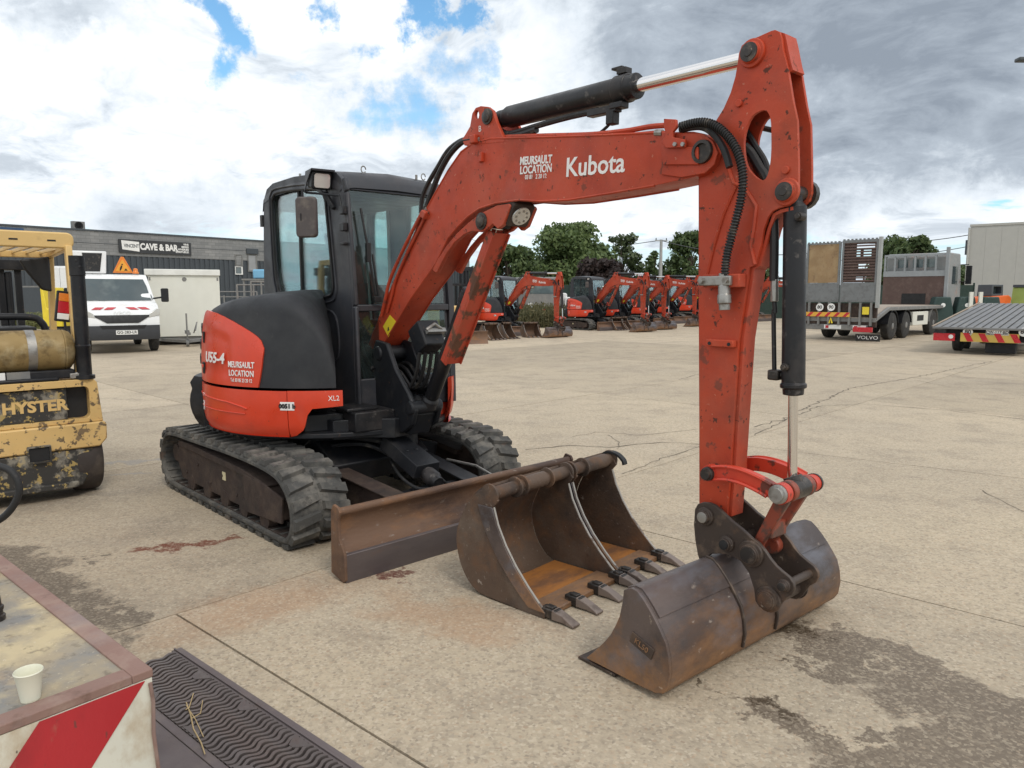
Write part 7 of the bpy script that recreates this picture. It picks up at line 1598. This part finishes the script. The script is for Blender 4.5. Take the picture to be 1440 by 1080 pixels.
# lamp arm poking in at the right edge
p = atd(1436, 84, 14); lampp = empty('street_lamp', (p.x+1.1, p.y, 0), 0, 'tip of a street lamp just inside the right edge of the sky', 'street lamp')
m = MB(); m.cyl((0, 0, 0), (0, 0, p.z), .07, n=10); m.build('pole', m_greyp, lampp); m = MB(); m.beam((0, 0, p.z), (-.85, 0, p.z), .05, .05); m.build('arm', m_greyp, lampp); m = MB(); m.box((-1.0, 0, p.z), (.36, .16, .07)); m.build('lamp_head', m_clad, lampp, bevel=.02)

# ================================================================ trees, hedges, weeds, grass
def leafmat(name, c1, c2):
    m = bpy.data.materials.new(name); m.use_nodes = True; m.node_tree.nodes.clear(); N = NT(m.node_tree); o = N.new('ShaderNodeOutputMaterial'); b = N.new('ShaderNodeBsdfPrincipled'); b.inputs['Roughness'].default_value = .65
    g = N.new('ShaderNodeNewGeometry'); tc = N.new('ShaderNodeTexCoord'); f = N.math('ADD', N.math('MULTIPLY', g.outputs['Random Per Island'], .6), N.math('MULTIPLY', N.noise(tc.outputs['Object'], .9, 3), .5))
    c = N.mix(N.mr(f, .2, .85), c1, c2); N.put(b.inputs['Base Color'], c)
    t = N.new('ShaderNodeBsdfTranslucent'); N.put(t.inputs[0], c); mx = N.new('ShaderNodeMixShader'); mx.inputs[0].default_value = .3; N.l.new(b.outputs[0], mx.inputs[1]); N.l.new(t.outputs[0], mx.inputs[2]); N.l.new(mx.outputs[0], o.inputs[0]); return m
m_leaf = leafmat('green_leaves', (.062, .105, .034), (.165, .22, .075)); m_leafd = leafmat('dark_green_leaves', (.046, .082, .030), (.125, .17, .06)); m_purp = leafmat('purple_brown_leaves', (.022, .016, .016), (.06, .038, .034)); m_leafp = leafmat('pale_green_leaves', (.05, .08, .035), (.11, .14, .06))
m_bark = material('bark', (.10, .08, .06), .9, bump=.01, bscale=6)
m_weed = leafmat('weedy_green_brown', (.06, .07, .03), (.17, .15, .07))
def leaves(m, rnd, c, r, n, sz, sq=(1, 1, 1)):
    for _ in range(n):
        d = Vector((rnd.gauss(0, 1), rnd.gauss(0, 1), rnd.gauss(0, 1))).normalized(); k = r*(.35+.85*rnd.random()**.7)
        p = Vector(c) + Vector((d.x*sq[0], d.y*sq[1], d.z*sq[2]))*k; nrm = (d + Vector((rnd.gauss(0, .7), rnd.gauss(0, .7), rnd.gauss(0, .7)))).normalized()
        a = nrm.orthogonal().normalized(); a = (Matrix.Rotation(rnd.random()*6.28, 3, nrm) @ a); b = nrm.cross(a); s = sz*rnd.uniform(.6, 1.4)
        m.add([p-a*s-b*s*.5, p+a*s*.2-b*s*.65, p+a*s+b*s*.1, p-a*s*.1+b*s*.7], [(0, 1, 2, 3)])
def tree(u, v_top, depth, wpx, label, mat, seed, name='tree', group='trees behind the yard', dens=1., trunk=.35, sparse=False):
    rnd = random.Random(seed); base = px_at(u, depth); H = atd(u, v_top, depth).z; R = wpx/2/FPX*depth
    e_ = empty(name, (base.x, base.y, 0), 0, label, 'tree', group); t = MB(); h0 = H*.30
    t.tube([(0, 0, 0), (.05*H*.1, 0, h0), (0, 0, H*.62)], [trunk*.6, trunk*.45, trunk*.2], 8); cl = []
    nl = 58 if not sparse else 32
    for k in range(nl):
        a = rnd.random()*6.28; el = rnd.random(); rr = R*(.25+.75*rnd.random()**.6)*(1-.55*max(0, el-.45)/.55)*(1 if el > .15 else .75); z = H*(.20+.76*el); c = Vector((rr*math.cos(a), rr*math.sin(a)*.9, z))
        r = (R*.36)*rnd.uniform(.6, 1.2)*(1-.30*el) if not sparse else R*.26*rnd.uniform(.6, 1.2); 
        if z + r > H: c.z = H - r*rnd.uniform(.8, 1.0)
        cl.append((c, r)); s0 = Vector((0, 0, h0+(z-h0)*.35*rnd.random())); t.tube([s0, s0.lerp(c, .5)+Vector((0, 0, .2)), c], [trunk*.25, trunk*.15, trunk*.05], 5)
    t.build('trunk', m_bark, e_); lm_ = MB(); sz = .13 + .0022*depth*.3
    for c, r in cl:
        leaves(lm_, rnd, c, r, int((250 if not sparse else 105)*dens*(r/1.2)**1.5)+25, sz, (1, 1, .85))
    cr = lm_.build('crown', mat, e_, smooth=0); tag(cr, kind='stuff') if 0 else None; return e_
tree(718, 345, 66, 80, 'rounded green tree left of the tallest tree, above the lone parked excavator', m_leafd, 3)
tree(800, 313, 70, 122, 'tallest broad green tree behind the parked excavators', m_leaf, 5, dens=1.5)
tree(846, 364, 62, 76, 'low purple brown leaved tree at the right foot of the tallest tree', m_purp, 8)
tree(872, 328, 74, 62, 'sparse feathery tree between the tallest tree and the power pole', m_leafp, 11, sparse=True, dens=1.7)
tree(921, 349, 80, 40, 'small green tree behind the power pole', m_leafd, 14, sparse=True, dens=1.4)
tree(966, 324, 78, 62, 'tall green tree right of the power pole, cut by the red arm', m_leafd, 17, dens=.9)
tree(1040, 352, 82, 90, 'green tree mostly hidden behind the red arm', m_leafd, 19)
tree(1268, 332, 60, 92, 'flat topped green tree behind the beavertail truck', m_leafd, 23)
tree(1346, 372, 85, 46, 'small dark tree between the truck cab and the beige warehouse', m_leafd, 29)
tree(660, 375, 90, 60, 'distant green tree seen between boom and cylinder guard', m_leafd, 31)
def thicket(u0, u1, v0, depth, dd, n, mat, name, sz=.12, hz=(.2, 1.), seed=1, kind='stuff'):
    rnd = random.Random(seed); m = MB(); A, B = px_at(u0, depth), px_at(u1, depth); H = atd(u0, v0, depth).z
    for _ in range(n):
        x = rnd.uniform(A.x, B.x); y = depth+rnd.uniform(-dd, dd); h = H*rnd.uniform(*hz); c = Vector((x, y, h*rnd.random()))
        nrm = Vector((rnd.gauss(0, 1), rnd.gauss(0, 1), rnd.gauss(0, .6))).normalized(); a = nrm.orthogonal().normalized(); a = Matrix.Rotation(rnd.random()*6.28, 3, nrm) @ a; b = nrm.cross(a); s = sz*rnd.uniform(.5, 1.5)
        m.add([c-a*s-b*s*.3, c+a*s*.2-b*s*.4, c+a*s+b*s*.1, c-a*s*.1+b*s*.4], [(0, 1, 2, 3)])
        if rnd.random() < .12: m.add([(x-.01, y, 0), (x+.01, y, 0), (x+.03, y, h), (x+.01, y, h)], [(0, 1, 2, 3)])
    return tag(m.build(name, mat, None, smooth=0), kind=kind)
thicket(725, 805, 428, 38, 1.6, 5200, m_weed, 'weeds', .09, (.4, 1.1), 2)
thicket(600, 1120, 396, 90, 5, 15000, m_leafd, 'hedge', .55, (.5, 1.1), 3)
thicket(560, 1160, 397, 94, 1.5, 3500, m_leafd, 'hedge', 1.3, (.2, .95), 9)
thicket(1225, 1365, 398, 88, 5, 3000, m_leafd, 'hedge', .5, (.6, 1.1), 4)
thicket(20, 110, 440, 36, 1.2, 5000, leafmat('yellow_green_grass', (.14, .16, .05), (.24, .24, .10)), 'grass', .07, (.4, 1.1), 5)
thicket(-60, 45, 404, 44, 2, 2500, m_leafd, 'hedge', .25, (.5, 1.), 6) if 0 else None
# things reflected in the cab glass need a horizon behind the camera too
def far_wall():
    e_ = empty('rental_depot', (4, -38, 0), 0, 'plain ochre depot building behind the camera', 'building')
    return e_
